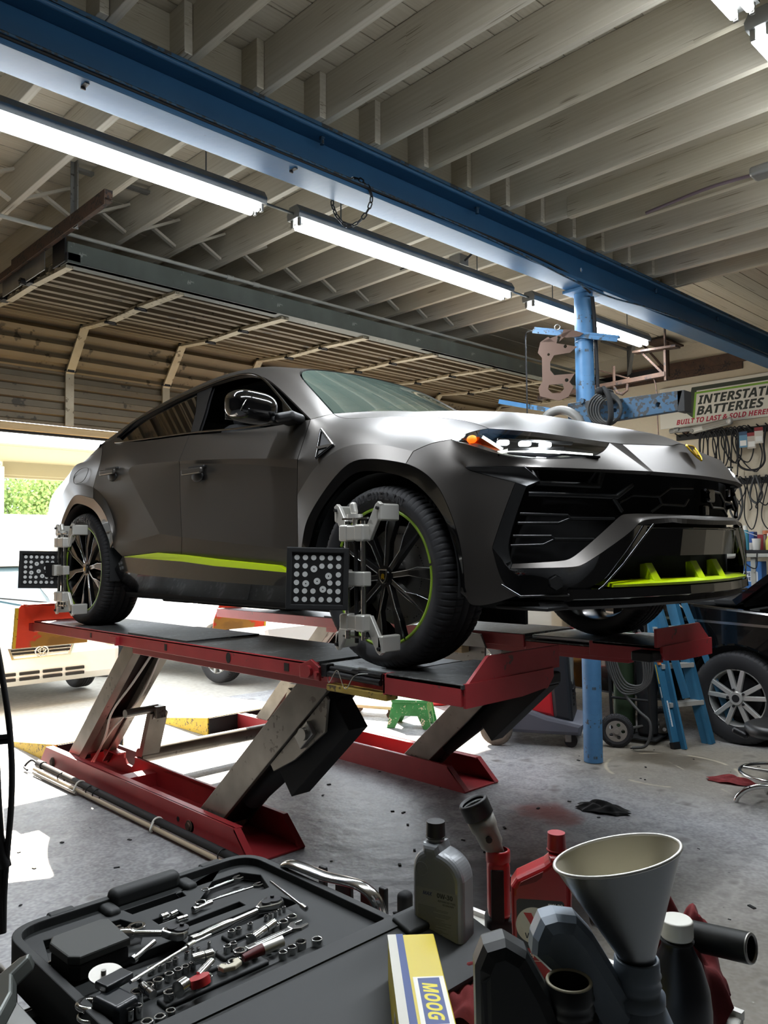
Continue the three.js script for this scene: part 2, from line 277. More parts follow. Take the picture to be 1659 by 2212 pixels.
// ---------- fluorescent lamps ----------
const tubeGlow = std({ color: 0xffffff, emissive: 0xf4fbff, emissiveIntensity: 21, roughness: 0.4 });
function fluorescent(x, y, z0, z1, label, power = 66) {
  const t = thing('fluorescent_lamp', label, 'ceiling lamp', [x, y, (z0 + z1) / 2], 0, 'tube lamps under the joists');
  const L = z1 - z0;
  obj('housing', [prism([[-0.055, 0], [-0.06, 0.035], [-0.035, 0.075], [0.035, 0.075], [0.06, 0.035], [0.055, 0]], -L / 2, L / 2, 0.002)], M.galv, t);
  for (const s of [-1, 1]) {
    obj('tube', cyl(0.0165, L - 0.09, s * 0.032, -0.03, 0, PI / 2), tubeGlow, t);
    for (const e of [-1, 1]) obj('lamp_holder', [rb(0.022, 0.05, 0.014, 0.004, s * 0.032, -0.018, e * (L / 2 - 0.02)), cyl(0.008, 0.02, s * 0.032, -0.03, e * (L / 2 - 0.034), PI / 2)], M.steel, t);
  }
  if (y < 3.6) for (const e of [-0.32, 0.32]) obj('hanger', rod([0, 0.07, e * L], [0, 3.79 - y, e * L], 0.004), M.steel, t);
  const l = new THREE.RectAreaLight(0xf2f8ff, power, 0.1, L - 0.1); l.position.set(0, -0.055, 0); l.rotation.x = -PI / 2; t.add(l);
  return t;
}
fluorescent(-1.075, 3.46, 0.82, 2.75, 'white tube lamp beside the beam at the near end of its row of three');
fluorescent(-1.075, 3.46, -1.4, 0.6, 'middle tube lamp of the three in line beside the beam');
fluorescent(-1.075, 3.46, -3.47, -1.65, 'tube lamp behind the blue post, last of the three beside the beam');
fluorescent(1.28, 3.7, 0.16, 2.5, 'pair of bright tubes at the upper corner under the open joists');
fluorescent(1.28, 3.7, -2.4, 0.03, 'tube lamp following end to end after the corner lamp');
tag(obj('conduit', [rod([-1.075, 3.49, 0.82], [-1.075, 3.49, 0.6], 0.008), rod([-1.075, 3.49, -1.4], [-1.075, 3.49, -1.65], 0.008)], M.steel), 'short steel conduits joining the tube lamps of one row', 'conduit');
tag(obj('conduit', [rod([-2.78, 3.72, 2.9], [-2.82, 3.72, -5.9], 0.014), cyl(0.02, 0.06, -2.797, 3.72, -0.1, PI / 2), cyl(0.02, 0.06, -2.8, 3.72, -0.35, PI / 2)], M.grayPaint), 'long thin grey conduit crossing under the dark joists', 'conduit');
{
  const t = thing('junction_box', 'small square junction box under the joist beside the middle lamp', 'junction box', [-1.38, 3.73, -1.2]);
  obj('box', rbb(-0.055, 0.055, -0.03, 0.05, -0.05, 0.05, 0.006), M.galv, t); obj('cover', rbb(-0.058, 0.058, -0.036, -0.03, -0.053, 0.053, 0.002), M.alu, t);
  obj('cable', [tube([[0.06, 0, 0], [0.25, 0.06, 0.02], [0.6, 0.05, -0.02]], 0.008), tube([[-0.06, 0.02, 0.02], [-0.2, 0.06, 0.1], [-0.5, 0.05, 0.12]], 0.006)], M.rubber, t);
  const u = thing('junction_box', 'grey round-cornered junction box on the joists near the picture edge', 'junction box', [0.78, 3.75, -1.42]);
  u.userData.label = 'grey oval junction box with punched holes feeding a pink cable';
  obj('box', rbb(-0.09, 0.09, -0.03, 0.03, -0.06, 0.06, 0.02), M.galv, u); obj('cable', [tube([[-0.09, 0, 0], [-0.35, 0.025, -0.03], [-0.8, 0.02, -0.08]], 0.011)], std({ color: 0x6a5a62, roughness: 0.6 }), u);
  for (const dz of [-0.03, 0, 0.03]) obj('knockout', cyl(0.01, 0.004, 0.03, -0.031, dz), M.blackSoft, u);
  tag(obj('wood_plate', rbb(0.62, 1.3, 3.78, 3.98, -1.2, -1.175), M.joist), 'short painted board nailed across the joist side', 'board');
}

// ---------- overhead door ----------
{
  const D = sgroup('door_1', 'sectional overhead door of ribbed brown steel, partly raised');
  const P = [[-2.64, 3.5], [-3.244, 3.53], [-3.762, 3.535], [-4.29, 3.586], [-4.632, 3.199], [-4.632, 2.699]], zA = -5.48, zB = 1.26;
  const sheet = std({ map: worn(0x7d7058, 0x665a46, 0x3f3728, 0.8, 1.4, 301), roughness: 0.55, metalness: 0.15 }), stileM = std({ map: worn(0xb9b09a, 0x9c917a, 0x6a604c, 0.8, 0.6, 305), roughness: 0.5, metalness: 0.25 });
  const ST = [1.225, 0.42, -0.53, -1.42, -2.34, -3.26, -4.2, -5.44];
  for (let k = 0; k < 5; k++) {
    const a = V3(P[k][0], P[k][1], 0), b = V3(P[k + 1][0], P[k + 1][1], 0), L = a.distanceTo(b), d = b.clone().sub(a).divideScalar(L), n = V3(-d.y, d.x, 0); // n points into the room
    if (n.y > 0.2 || (Math.abs(n.y) <= 0.2 && n.x < 0)) n.negate();
    const at = (s, h) => a.clone().addScaledVector(d, s).addScaledVector(n, h);
    const prof = [[0.004, 0.03], [0.03, 0.03], [0.045, 0.0]]; const nr = 3;
    for (let r = 0; r < nr; r++) { const c = L * (r + 1) / (nr + 1); prof.push([c - 0.036, 0], [c - 0.024, 0.04], [c + 0.024, 0.04], [c + 0.036, 0]); }
    prof.push([L - 0.045, 0], [L - 0.03, 0.03], [L - 0.004, 0.03]);
    const up = prof.map(([s, h]) => at(s, h)), lo = prof.map(([s, h]) => at(s, h - 0.006)).reverse();
    const sec = new THREE.Group(); sec.name = 'door_section'; D.add(sec);
    obj('sheet', prism([...up, ...lo].map((q) => [q.x, q.y]), zA, zB), sheet, sec);
    for (const z of ST) obj('stile', bar(at(0.01, 0.05).setZ(z), at(L - 0.01, 0.05).setZ(z), z === ST[0] || z === ST[7] ? 0.05 : 0.075, 0.022, n), stileM, sec);
    if (k) for (const z of ST.slice(1, 7)) obj('hinge', [bx(0.06, 0.02, 0.06, at(0, 0.06).x, at(0, 0.06).y, z), rod(at(0, 0.068).setZ(z - 0.05), at(0, 0.068).setZ(z + 0.05), 0.011)], M.darkSteel, sec);
    if (k) obj('roller', [rod(at(0, 0.05).setZ(zB), at(0, 0.05).setZ(zB + 0.08), 0.008), rod(at(0, 0.05).setZ(zB + 0.04), at(0, 0.05).setZ(zB + 0.07), 0.024, 0.024, 18), bx(0.09, 0.03, 0.06, at(0, 0.045).x, at(0, 0.045).y, zB - 0.01)], M.darkSteel, sec);
  }
  obj('top_strut', [rbb(-2.655, -2.6, 3.46, 3.6, zA, zB, 0.006), rbb(-2.72, -2.6, 3.46, 3.47, zA, zB, 0.003)], std({ map: worn(0x5f6660, 0x4a504b, 0x8a8e88, 0.85, 0.8, 309), roughness: 0.5 }), D);
  obj('bottom_rail', rbb(-4.67, -4.6, 2.632, 2.7, zA, zB, 0.008), M.rawWood, D);
  obj('bottom_seal', rbb(-4.655, -4.615, 2.61, 2.633, zA, zB, 0.008), M.blackSoft, D);
  // tracks with hangers, both ends
  for (const [z, s] of [[1.31, 1], [-5.53, -1]]) {
    const tr = (p, q) => [bar(p, q, 0.05, 0.006), bar([p[0], p[1], p[2] + s * 0.024], [q[0], q[1], q[2] + s * 0.024], 0.006, 0.05)];
    obj('track', [...tr([-1.9, 3.62, z], [-3.9, 3.6, z]), ...tube ? [tube([[-3.9, 3.6, z], [-4.25, 3.58, z], [-4.5, 3.44, z], [-4.62, 3.2, z], [-4.63, 2.9, z]], 0.022, 24, 6)] : [], ...tr([-4.63, 2.9, z], [-4.63, 0.02, z])], s > 0 ? M.rust : M.darkSteel, D);
    obj('track_angle', [bar([-1.9, 3.66, z], [-3.4, 3.645, z], 0.05, 0.05)], s > 0 ? M.rust : M.darkSteel, D);
    obj('hanger', [bar([-2.38, 3.6, z], [-2.38, 4.02, z], 0.05, 0.006), bar([-2.355, 3.6, z], [-2.355, 4.02, z], 0.006, 0.05)], M.galv, D);
    obj('hanger_brace', [bar([-2.38, 3.64, z], [-2.1, 3.99, z - s * 0.35], 0.04, 0.006), bar([-2.38, 3.98, z], [-2.38, 3.98, z - s * 0.6], 0.04, 0.02)], M.galv, D);
    obj('end_bracket', [bx(0.2, 0.16, 0.01, -2.72, 3.55, z - s * 0.045), bx(0.12, 0.05, 0.09, -2.66, 3.5, z - s * 0.09)], M.darkSteel, D);
    obj('side_plate', [bx(0.8, 0.16, 0.006, -3.3, 3.56, z - s * 0.02)], M.galv, D);
  }
  obj('flag_bracket', [bar([-1.86, 3.56, -5.5], [-1.86, 3.98, -5.5], 0.05, 0.02), bar([-1.86, 3.6, -5.5], [-2.15, 3.98, -5.5], 0.025, 0.02), bar([-1.95, 3.98, -5.35], [-1.95, 3.98, -5.85], 0.25, 0.02)], M.rust, D);
}
const CAGE={D0:[-1.094,.445,.945],D1:[-1.06,.539,.982],D2:[-1.115,.773,.93],D3:[-1.084,.965,.945],D4:[-1.08,.992,.962],D5:[-1.077,1.15,.872],E0:[-1.696,.479,.95],E1:[-1.627,.583,.987],E1b:[.46,.274,.945],E2:[-1.748,.827,.93],E2b:[.566,.284,.94],E3:[-1.719,1.016,.95],E4:[-1.703,1.031,.962],E5:[-1.72,1.192,.885],G0:[-.636,.322,.92],G1:[-1.138,.326,.93],G2:[-1.722,.342,.935],G3:[-2.14,.354,.94],G4:[-2.576,.381,.945],HL0:[.372,.94,.925],L0:[-.636,.235,.86],L1:[-1.138,.235,.86],L2:[-1.722,.235,.86],L3:[-2.14,.235,.86],L4:[-2.576,.235,.86],Q0:[-2.43,.47,.955],R0:[-1.989,.493,.955],R1:[-1.876,.608,.992],S0:[-.609,.402,.94],S1:[-.564,.499,.975],S1b:[-.592,.611,.955],S2:[-.607,.769,.945],S3:[-.604,.9,.945],S4:[-.587,.943,.957],S5:[-.637,1.156,.835],T0:[-.596,1.172,.79],T1:[-.878,1.35,.7],T2:[-1.235,1.569,.6],T3:[-1.45,1.609,.585],T4:[-1.641,1.624,.58],T5:[-1.89,1.631,.58],T6:[-2.135,1.614,.585],T7:[-2.396,1.578,.6],T8:[-2.829,1.507,.63],T9:[-3.162,1.4,.68],W1:[.685,.746,.924],W1b:[.718,.732,.902],W1c:[.747,.753,.855],W2:[.645,.638,.945],W3:[.597,.504,.958],W4:[.665,.425,.942],X1:[.629,.365,.949],X2:[.691,.326,.925],Y2:[.677,.616,.923],Y3:[.647,.499,.941],Y4:[.668,.445,.932],a0:[-.526,.499,.985],a1:[-.499,.6,.99],a10:[.414,.665,.998],a11:[.457,.556,.99],a12:[.47,.449,.98],a13:[.469,.333,.97],a2:[-.46,.665,.993],a3:[-.32,.793,.998],a4:[-.171,.893,1],a5:[-.047,.895,1.002],a6:[.085,.876,1.003],a7:[.191,.852,1.003],a8:[.272,.823,1.002],a9:[.364,.755,1],b1:[.799,.452,.784],b2:[.816,.462,.753],b3:[.899,.62,.556],b4:[.902,.632,.543],b5:[.934,.635,.381],b6:[.985,.63,0],bp1:[.324,.869,.965],bq:[-2.119,1.209,.885],br:[-2.592,1.234,.87],c0:[-.47,1.262,0],c1:[.839,.426,.784],c1a:[-.42,1.252,0],c2:[.859,.434,.747],c2a:[-.25,1.232,0],c3:[.938,.554,.542],c3a:[-.02,1.205,0],c4:[.943,.586,.496],c4a:[.18,1.172,0],c5:[.954,.608,.472],c5a:[.32,1.138,0],c5b:[.987,.617,.309],c6:[1.02,.607,0],c6a:[.45,1.1,0],c7a:[.64,1.055,0],c8a:[.79,1.01,0],d1:[-2.028,.724,.975],d2:[-2.167,.831,.962],d3:[-2.289,.942,.957],d4:[-2.412,1.061,.957],dm:[-2.04,1.046,.961],e1:[-2.837,1.041,.95],f0:[-2.443,.536,.99],f1:[-2.488,.647,.972],f2:[-2.572,.762,.965],f3:[-2.662,.848,.962],f4:[-2.744,.904,.962],f5:[-2.861,.947,.96],f6:[-3.093,.995,.955],g0:[-2.81,1.138,.925],g1:[-.472,.887,.955],g1b:[-.397,.922,.957],g2:[-.271,.97,.957],g3:[-.121,.975,.96],g4:[.038,.95,.963],g5:[.201,.905,.968],h0:[-.584,1.19,.73],h1:[-.503,1.148,.745],h2:[-.248,1.131,.74],h3:[-.033,1.107,.73],h4:[.17,1.075,.715],h5:[.301,1.042,.7],h6:[.385,1.005,.7],h7:[.564,.979,.625],h8:[.703,.945,.565],h9:[.831,.917,.5],hb1:[.529,.894,.979],hb2:[.624,.859,.951],hb3:[.69,.839,.922],hb4:[.759,.832,.853],hb5:[.875,.841,.639],hh:[-2.605,1.084,.945],hl1:[.377,.985,.8],i0:[-.48,.498,.985],i1:[-.449,.561,.985],i10:[.365,.653,.988],i11:[.417,.564,.98],i12:[.433,.448,.97],i13:[.432,.331,.96],i2:[-.411,.658,.987],i3:[-.293,.758,.988],i4:[-.16,.843,.99],i5:[-.051,.845,.99],i6:[.05,.831,.99],i7:[.154,.806,.99],i8:[.226,.776,.99],i9:[.304,.717,.99],k0:[.407,.827,.962],k1:[.56,.813,.969],k2:[.717,.802,.91],k3:[.826,.796,.781],k4:[.906,.794,.621],k5:[.957,.796,.424],k6:[.965,.795,.403],kc:[1.012,.797,0],m1:[-.456,1.056,.89],m2:[-.281,1.066,.885],m3:[-.106,1.052,.88],m4:[.078,1.019,.875],m5:[.268,.938,.93],mm:[-2.638,.99,.945],n2:[.865,.911,.46],n3:[.883,.928,.17],n4:[.91,.927,.11],n5:[.883,.956,0],q2:[-3.07,1.284,.8],q2b:[.511,.662,.955],q3:[-3.278,1.215,.8],q3b:[.501,.511,.955],q4:[-3.386,1.187,.82],q4b:[.517,.386,.955],q5:[-3.423,1.147,.86],q6:[-3.394,1.092,.9],q7:[-3.309,1.014,.945],q8:[-3.354,.968,.955],q9:[-3.448,.899,.945],r0:[-.53,1.238,.42],r1:[-.47,1.225,.42],r2:[-.25,1.205,.41],r3:[-.03,1.178,.4],r4:[.17,1.148,.39],r5:[.3,1.115,.37],r6:[.42,1.085,.35],r7:[.6,1.03,.32],r8:[.745,.985,.3],ra0:[-2.5,.53,.985],ra1:[-2.493,.616,.995],ra2:[-2.538,.691,1],ra3:[-2.618,.788,1.003],ra4:[-2.764,.862,1.003],ra5:[-3.002,.906,1],ra6:[-3.135,.905,.99],ra7:[-3.302,.789,.98],ra8:[-3.412,.705,.965],ra9:[-3.447,.617,.95],ri0:[-2.547,.531,.985],ri1:[-2.561,.583,.985],ri2:[-2.655,.677,.985],ri3:[-2.745,.765,.985],ri4:[-2.863,.813,.985],ri5:[-3.018,.843,.985],ri6:[-3.149,.852,.98],ri7:[-3.276,.765,.97],ri8:[-3.398,.684,.96],ri9:[-3.442,.6,.945],ro3:[-1.44,1.627,.42],ro4:[-1.631,1.642,.42],ro5:[-1.88,1.649,.42],ro6:[-2.125,1.632,.42],ro7:[-2.386,1.596,.42],ro8:[-2.819,1.525,.42],ro9:[-3.152,1.418,.42],rp3:[-1.44,1.639,.21],rp4:[-1.631,1.654,.21],rp5:[-1.88,1.661,.21],rp6:[-2.125,1.644,.21],rp7:[-2.386,1.608,.21],rp8:[-2.819,1.537,.21],rp9:[-3.152,1.43,.21],rq3:[-1.44,1.643,0],rq4:[-1.631,1.658,0],rq5:[-1.88,1.665,0],rq6:[-2.125,1.648,0],rq7:[-2.386,1.612,0],rq8:[-2.819,1.541,0],rq9:[-3.152,1.434,0],tz:[-3.86,1.165,.58],tzc:[-3.9,1.19,0],u1:[-.79,1.39,.38],uc:[-.74,1.405,0],v1:[-.851,1.359,.645],v2:[-1.146,1.547,.565],vc:[-1.165,1.588,0],vm:[-1.155,1.577,.3],w1:[-.962,1.342,.745],w2:[-1.184,1.465,.69],w3:[-1.317,1.517,.672],w4:[-1.446,1.543,.668],w5:[-1.636,1.548,.672],w6:[-1.93,1.527,.69],w7:[-2.239,1.486,.715],w8:[-2.609,1.403,.765],w9:[-2.796,1.307,.815],x3:[.858,.328,.712],x4:[.913,.433,.572],x5:[.942,.584,.388],x8:[.77,.998,.15],y3:[-4.02,1.15,0],y5:[-4.07,1.05,0],y7:[-4.1,.95,0],y9:[-4.1,.82,0],yb:[-4.06,.5,0],yc:[-3.95,.3,0],z3:[-3.95,1.13,.66],z5:[-3.99,1.05,.74],z7:[-4.02,.95,.8],z9:[-4.03,.82,.82],zb:[-4,.5,.82],zc:[-3.9,.3,.78]};
const CAGE_FACES={
front_door:'S0 D0 D1 S1;D0 E0 E1 D1;S1 D1 D2 S2 S1b;S2 D2 D3 S3;S3 D3 D4 S4;S4 D4 D5 S5;D1 E1 E2 D2;D2 E2 E3 D3;D3 E3 E4 D4;D4 E4 E5 D5',
rear_door:'E0 R0 R1 E1;R0 Q0 f0 R1;E1 R1 d1 d2 E2;E2 d2 d3 E3;E3 d3 d4 dm E4;E4 dm bq E5;dm d4 br bq;R1 f0 f1 d1;d1 f1 f2 d2;d2 f2 f3 d3;mm d3 d4 hh;mm hh g0 e1;mm e1 f5 f4;mm f4 f3 d3;f0 ra0 ra1 f1;f1 ra1 ra2 f2;f2 ra2 ra3 f3;f3 ra3 f4;f4 ra3 ra4 f5;Q0 ra0 f0;d4 hh w9 br;hh g0 q2 w9',
quarter_panel:'g0 q4 q3 q2;e1 q6 q5 q4 g0;f5 f6 q7 q6 e1;f5 ra4 ra5 f6;f6 ra5 ra6 q8 q7;q8 ra6 ra7 q9;q3 q4 q5 z5 z3;q5 q6 q7 z7 z5;q7 q8 q9 z9 z7;q9 ra7 ra8 zb z9;ra8 ra9 zc zb',
tailgate:'T9 q3 z3 tz;T9 tz tzc rq9 rp9 ro9;tz z3 y3 tzc;z3 z5 y5 y3;z5 z7 y7 y5;z7 z9 y9 y7;z9 zb yb y9;zb zc yc yb',
fender:'S1 a0 a1 S1b;S1b a1 a2 S2;S2 a2 a3 g1;S2 g1 S3;S3 g1 g1b S4;g1 a3 a4 g2 g1b;g2 a4 a5 g3;g3 a5 a6 g4;g4 a6 a7 g5;S4 g1b m1 S5;S5 m1 h1 h0 T0;g1b g2 m2 m1;m1 m2 h2 h1;g2 g3 m3 m2;m2 m3 h3 h2;g3 g4 m4 m3;m3 m4 h4 h3;g4 g5 m5 m4;m4 m5 HL0 hl1;m4 hl1 h5 h4;hl1 h6 h5',
front_bumper:'g5 a7 a8 bp1;m5 g5 bp1 k0 HL0;bp1 a8 a9 k0;HL0 k0 k1 hb2 hb1;hb2 k1 k2 hb3;hb3 k2 k3 hb4;hb4 k3 k4 hb5;hb5 k4 k5 h9;h9 k5 k6 n2;n2 k6 kc n5 n4 n3;k0 a9 a10 q2b;k0 q2b W2 W1;q2b a10 a11 q3b;q2b q3b W3 W2;q3b a11 a12 q4b;q3b q4b X1 W3;q4b a12 a13 E1b;q4b E1b E2b X1;X1 E2b X2',
bumper_blade:'W1 W2 Y2 W1b;W2 W3 Y3 Y2;W3 W4 Y4 Y3;k0 W1 W1b W1c k2 k1',
grille_surround:'Y4 W4 c1 b1;b1 c1 c2 b2;b2 c2 c3 b3;b3 c3 c4 b4;b4 c4 c5 b5;b5 c5 c5b c6 b6',
lower_trim:'W3 X1 X2 W4;W4 X2 x3 c2 c1;c2 x3 x4 c3;c3 x4 x5 c4',
hood:'h0 h1 r1 r0;r0 r1 c1a c0;h1 h2 r2 r1;h2 h3 r3 r2;h3 h4 r4 r3;h4 h5 r5 r4;h5 h6 r6 r5;h6 h7 r7 r6;h7 h8 r8 r7;h8 h9 n2 r8;r1 r2 c2a c1a;r2 r3 c3a c2a;r3 r4 c4a c3a;r4 r5 c5a c4a;r5 r6 c6a c5a;r6 r7 c7a c6a;r7 r8 x8 c8a c7a;r8 n2 n3 x8;x8 n3 n4 n5 c8a',
roof:'T0 T1 v1 h0;T1 T2 v2 v1;S5 w1 T1 T0;w1 w2 T2 T1;w2 w3 T3 T2;w3 w4 T4 T3;w4 w5 T5 T4;w5 w6 T6 T5;w6 w7 T7 T6;w7 w8 T8 T7;w8 w9 T9 T8;w9 q2 q3 T9;T2 T3 ro3 v2;v2 ro3 rp3 vm;vm rp3 rq3 vc;T3 T4 ro4 ro3;ro3 ro4 rp4 rp3;rp3 rp4 rq4 rq3;T4 T5 ro5 ro4;ro4 ro5 rp5 rp4;rp4 rp5 rq5 rq4;T5 T6 ro6 ro5;ro5 ro6 rp6 rp5;rp5 rp6 rq6 rq5;T6 T7 ro7 ro6;ro6 ro7 rp7 rp6;rp6 rp7 rq7 rq6;T7 T8 ro8 ro7;ro7 ro8 rp8 rp7;rp7 rp8 rq8 rq7;T8 T9 ro9 ro8;ro8 ro9 rp9 rp8;rp8 rp9 rq9 rq8',
windshield:'h0 v1 u1 r0;v1 v2 vm u1;r0 u1 uc c0;u1 vm vc uc',
front_arch_trim:'a0 a1 i1 i0;a1 a2 i2 i1;a2 a3 i3 i2;a3 a4 i4 i3;a4 a5 i5 i4;a5 a6 i6 i5;a6 a7 i7 i6;a7 a8 i8 i7;a8 a9 i9 i8;a9 a10 i10 i9;a10 a11 i11 i10;a11 a12 i12 i11;a12 a13 i13 i12',
rear_arch_trim:'ra0 ra1 ri1 ri0;ra1 ra2 ri2 ri1;ra2 ra3 ri3 ri2;ra3 ra4 ri4 ri3;ra4 ra5 ri5 ri4;ra5 ra6 ri6 ri5;ra6 ra7 ri7 ri6;ra7 ra8 ri8 ri7;ra8 ra9 ri9 ri8',
side_skirt:'S0 G0 G1 D0;D0 G1 G2 E0;E0 G2 G3 R0;R0 G3 G4 Q0;G0 L0 L1 G1;G1 L1 L2 G2;G2 L2 L3 G3;G3 L3 L4 G4;S1 S0 G0 a0',
headlight:'HL0 hb1 hl1;hl1 hb1 hb2 h6;h6 hb2 hb3 h7;h7 hb3 hb4 h8;h8 hb4 hb5 h9'};
const CAGE_CREASE='S1 D1 E1 R1 f0;S4 D4 E4 dm d4;R1 d1 d2 d3 d4;f0 f1 f2 f3 f4 f5 f6 q7;S2 g1 g1b g2 g3 g4 g5;S3 D3 E3;k5 h9;k6 n2;q4 q5 q6 q7 q8 q9;G0 G1 G2 G3 G4;W1 W1b W1c k2 k1 k0;c1 c2 c3 c4 c5';

// ---------- the SUV: cage -> Catmull-Clark with creases -> panels ----------
function subdivide(verts, faces, sharp, levels) {
  // verts: [[x,y,z]], faces: [{v:[...], p}], sharp: Set of 'a_b'
  const key = (a, b) => a < b ? a + '_' + b : b + '_' + a;
  for (let l = 0; l < levels; l++) {
    const E = new Map(), fp = [], vf = verts.map(() => []), ve = verts.map(() => new Set());
    faces.forEach((f, fi) => {
      const c = [0, 0, 0]; f.v.forEach((v) => { for (let k = 0; k < 3; k++) c[k] += verts[v][k] / f.v.length; vf[v].push(fi); }); fp.push(c);
      f.v.forEach((a, i) => { const b = f.v[(i + 1) % f.v.length], kk = key(a, b); if (!E.has(kk)) E.set(kk, { a, b, f: [], i: 0 }); E.get(kk).f.push(fi); ve[a].add(kk); ve[b].add(kk); });
    });
    for (const [kk, e] of E) e.s = sharp.has(kk) || e.f.length !== 2 || faces[e.f[0]].p !== faces[e.f[1]].p;
    const nv = [], ns = new Set();
    verts.forEach((v, i) => {
      const es = [...ve[i]].map((kk) => E.get(kk)), ss = es.filter((e) => e.s), out = [0, 0, 0];
      if (!es.length) { nv.push(v); return; }
      if (ss.length >= 3 || (vf[i].length === 1)) { nv.push(v.slice()); return; }
      if (ss.length === 2) { for (let k = 0; k < 3; k++) out[k] = 0.75 * v[k] + 0.125 * (verts[ss[0].a === i ? ss[0].b : ss[0].a][k] + verts[ss[1].a === i ? ss[1].b : ss[1].a][k]); nv.push(out); return; }
      const n = es.length;
      for (let k = 0; k < 3; k++) { let F = 0, R = 0; vf[i].forEach((f) => { F += fp[f][k] / vf[i].length; }); es.forEach((e) => { R += (verts[e.a][k] + verts[e.b][k]) / 2 / n; }); out[k] = (F + 2 * R + (n - 3) * v[k]) / n; }
      nv.push(out);
    });
    const fbase = nv.length; fp.forEach((c) => nv.push(c));
    for (const [kk, e] of E) {
      const m = [0, 0, 0]; for (let k = 0; k < 3; k++) m[k] = e.s ? (verts[e.a][k] + verts[e.b][k]) / 2 : (verts[e.a][k] + verts[e.b][k] + fp[e.f[0]][k] + fp[e.f[1]][k]) / 4;
      e.i = nv.length; nv.push(m);
      if (sharp.has(kk)) { ns.add(key(e.a, e.i)); ns.add(key(e.b, e.i)); }
    }
    const nf = [];
    faces.forEach((f, fi) => f.v.forEach((v, i) => { const p = f.v[(i + f.v.length - 1) % f.v.length], q = f.v[(i + 1) % f.v.length]; nf.push({ v: [v, E.get(key(v, q)).i, fbase + fi, E.get(key(p, v)).i], p: f.p }); }));
    verts = nv; faces = nf; sharp = ns;
  }
  return { verts, faces, sharp, key };
}
// one panel of the subdivided cage as a geometry, smooth except over creases; border pulled in by gap and turned inwards
function panelGeo(S, part, gap = 0, depth = 0, push = 0) {
  const fs = S.faces.filter((f) => f.p === part), map = new Map(), vs = [], loc = (v) => { if (!map.has(v)) { map.set(v, vs.length); vs.push(V3(...S.verts[v])); } return map.get(v); };
  const F = fs.map((f) => ({ g: f.v, l: f.v.map(loc) }));
  const E = new Map();
  F.forEach((f, fi) => f.l.forEach((a, i) => { const j = (i + 1) % 4, b = f.l[j], kk = S.key(a, b); if (!E.has(kk)) E.set(kk, { a, b, f: [], s: S.sharp.has(S.key(f.g[i], f.g[j])) }); E.get(kk).f.push(fi); }));
  const fn = F.map((f) => { const [a, b, c, d] = f.l.map((i) => vs[i]); return c.clone().sub(a).cross(d.clone().sub(b)); });
  const vn = vs.map(() => V3(0, 0, 0)); F.forEach((f, fi) => f.l.forEach((v) => vn[v].add(fn[fi]))); vn.forEach((n) => n.normalize());
  const border = [...E.values()].filter((e) => e.f.length === 1), isB = new Set(border.flatMap((e) => [e.a, e.b]));
  if (gap) {
    const dir = new Map(); border.forEach((e) => { const f = F[e.f[0]], c = f.l.reduce((s, i) => s.add(vs[i]), V3(0, 0, 0)).multiplyScalar(0.25), t = vs[e.b].clone().sub(vs[e.a]).normalize(), m = c.sub(vs[e.a]); m.addScaledVector(t, -m.dot(t)).normalize(); for (const v of [e.a, e.b]) dir.set(v, (dir.get(v) ?? V3(0, 0, 0)).add(m)); });
    for (const [v, d] of dir) vs[v].addScaledVector(d.normalize(), gap);
  }
  if (push) vs.forEach((v, i) => v.addScaledVector(vn[i], push));
  // corner normals: faces around a vertex joined across unsharp edges
  const pos = [], nor = [], at = vs.map(() => []);
  F.forEach((f, fi) => f.l.forEach((v) => at[v].push(fi)));
  const cn = F.map(() => []);
  vs.forEach((_, v) => {
    const left = new Set(at[v]);
    while (left.size) {
      const grp = [], q = [left.values().next().value]; left.delete(q[0]);
      while (q.length) { const fi = q.pop(); grp.push(fi); const f = F[fi], i = f.l.indexOf(v); for (const w of [f.l[(i + 1) % 4], f.l[(i + 3) % 4]]) { const e = E.get(S.key(v, w)); if (!e.s) for (const o of e.f) if (left.has(o)) { left.delete(o); q.push(o); } } }
      const n = V3(0, 0, 0); grp.forEach((fi) => n.add(fn[fi])); n.normalize(); grp.forEach((fi) => { cn[fi][F[fi].l.indexOf(v)] = n; });
    }
  });
  const put = (v, n) => { pos.push(v.x, v.y, v.z); nor.push(n.x, n.y, n.z); };
  F.forEach((f, fi) => { for (const i of [0, 1, 2, 0, 2, 3]) put(vs[f.l[i]], cn[fi][i]); });
  if (depth) border.forEach((e) => { const a = vs[e.a], b = vs[e.b], a2 = a.clone().addScaledVector(vn[e.a], -depth), b2 = b.clone().addScaledVector(vn[e.b], -depth), n = b.clone().sub(a).cross(a2.clone().sub(a)).normalize(); for (const p of [a, a2, b, b, a2, b2]) put(p, n.clone().negate()); });
  const g = new THREE.BufferGeometry(); g.setAttribute('position', new THREE.Float32BufferAttribute(pos, 3)); g.setAttribute('normal', new THREE.Float32BufferAttribute(nor, 3));
  g.setAttribute('uv', new THREE.Float32BufferAttribute(new Float32Array(pos.length / 3 * 2), 2)); return g;
}
const bodyMatte = phy({ color: 0x474441, metalness: 0.72, roughness: 0.38 });
const CAR = thing('suv', 'matte dark grey sport SUV with lime trim raised on the red alignment lift', 'car', [0, 1.077, 0]);
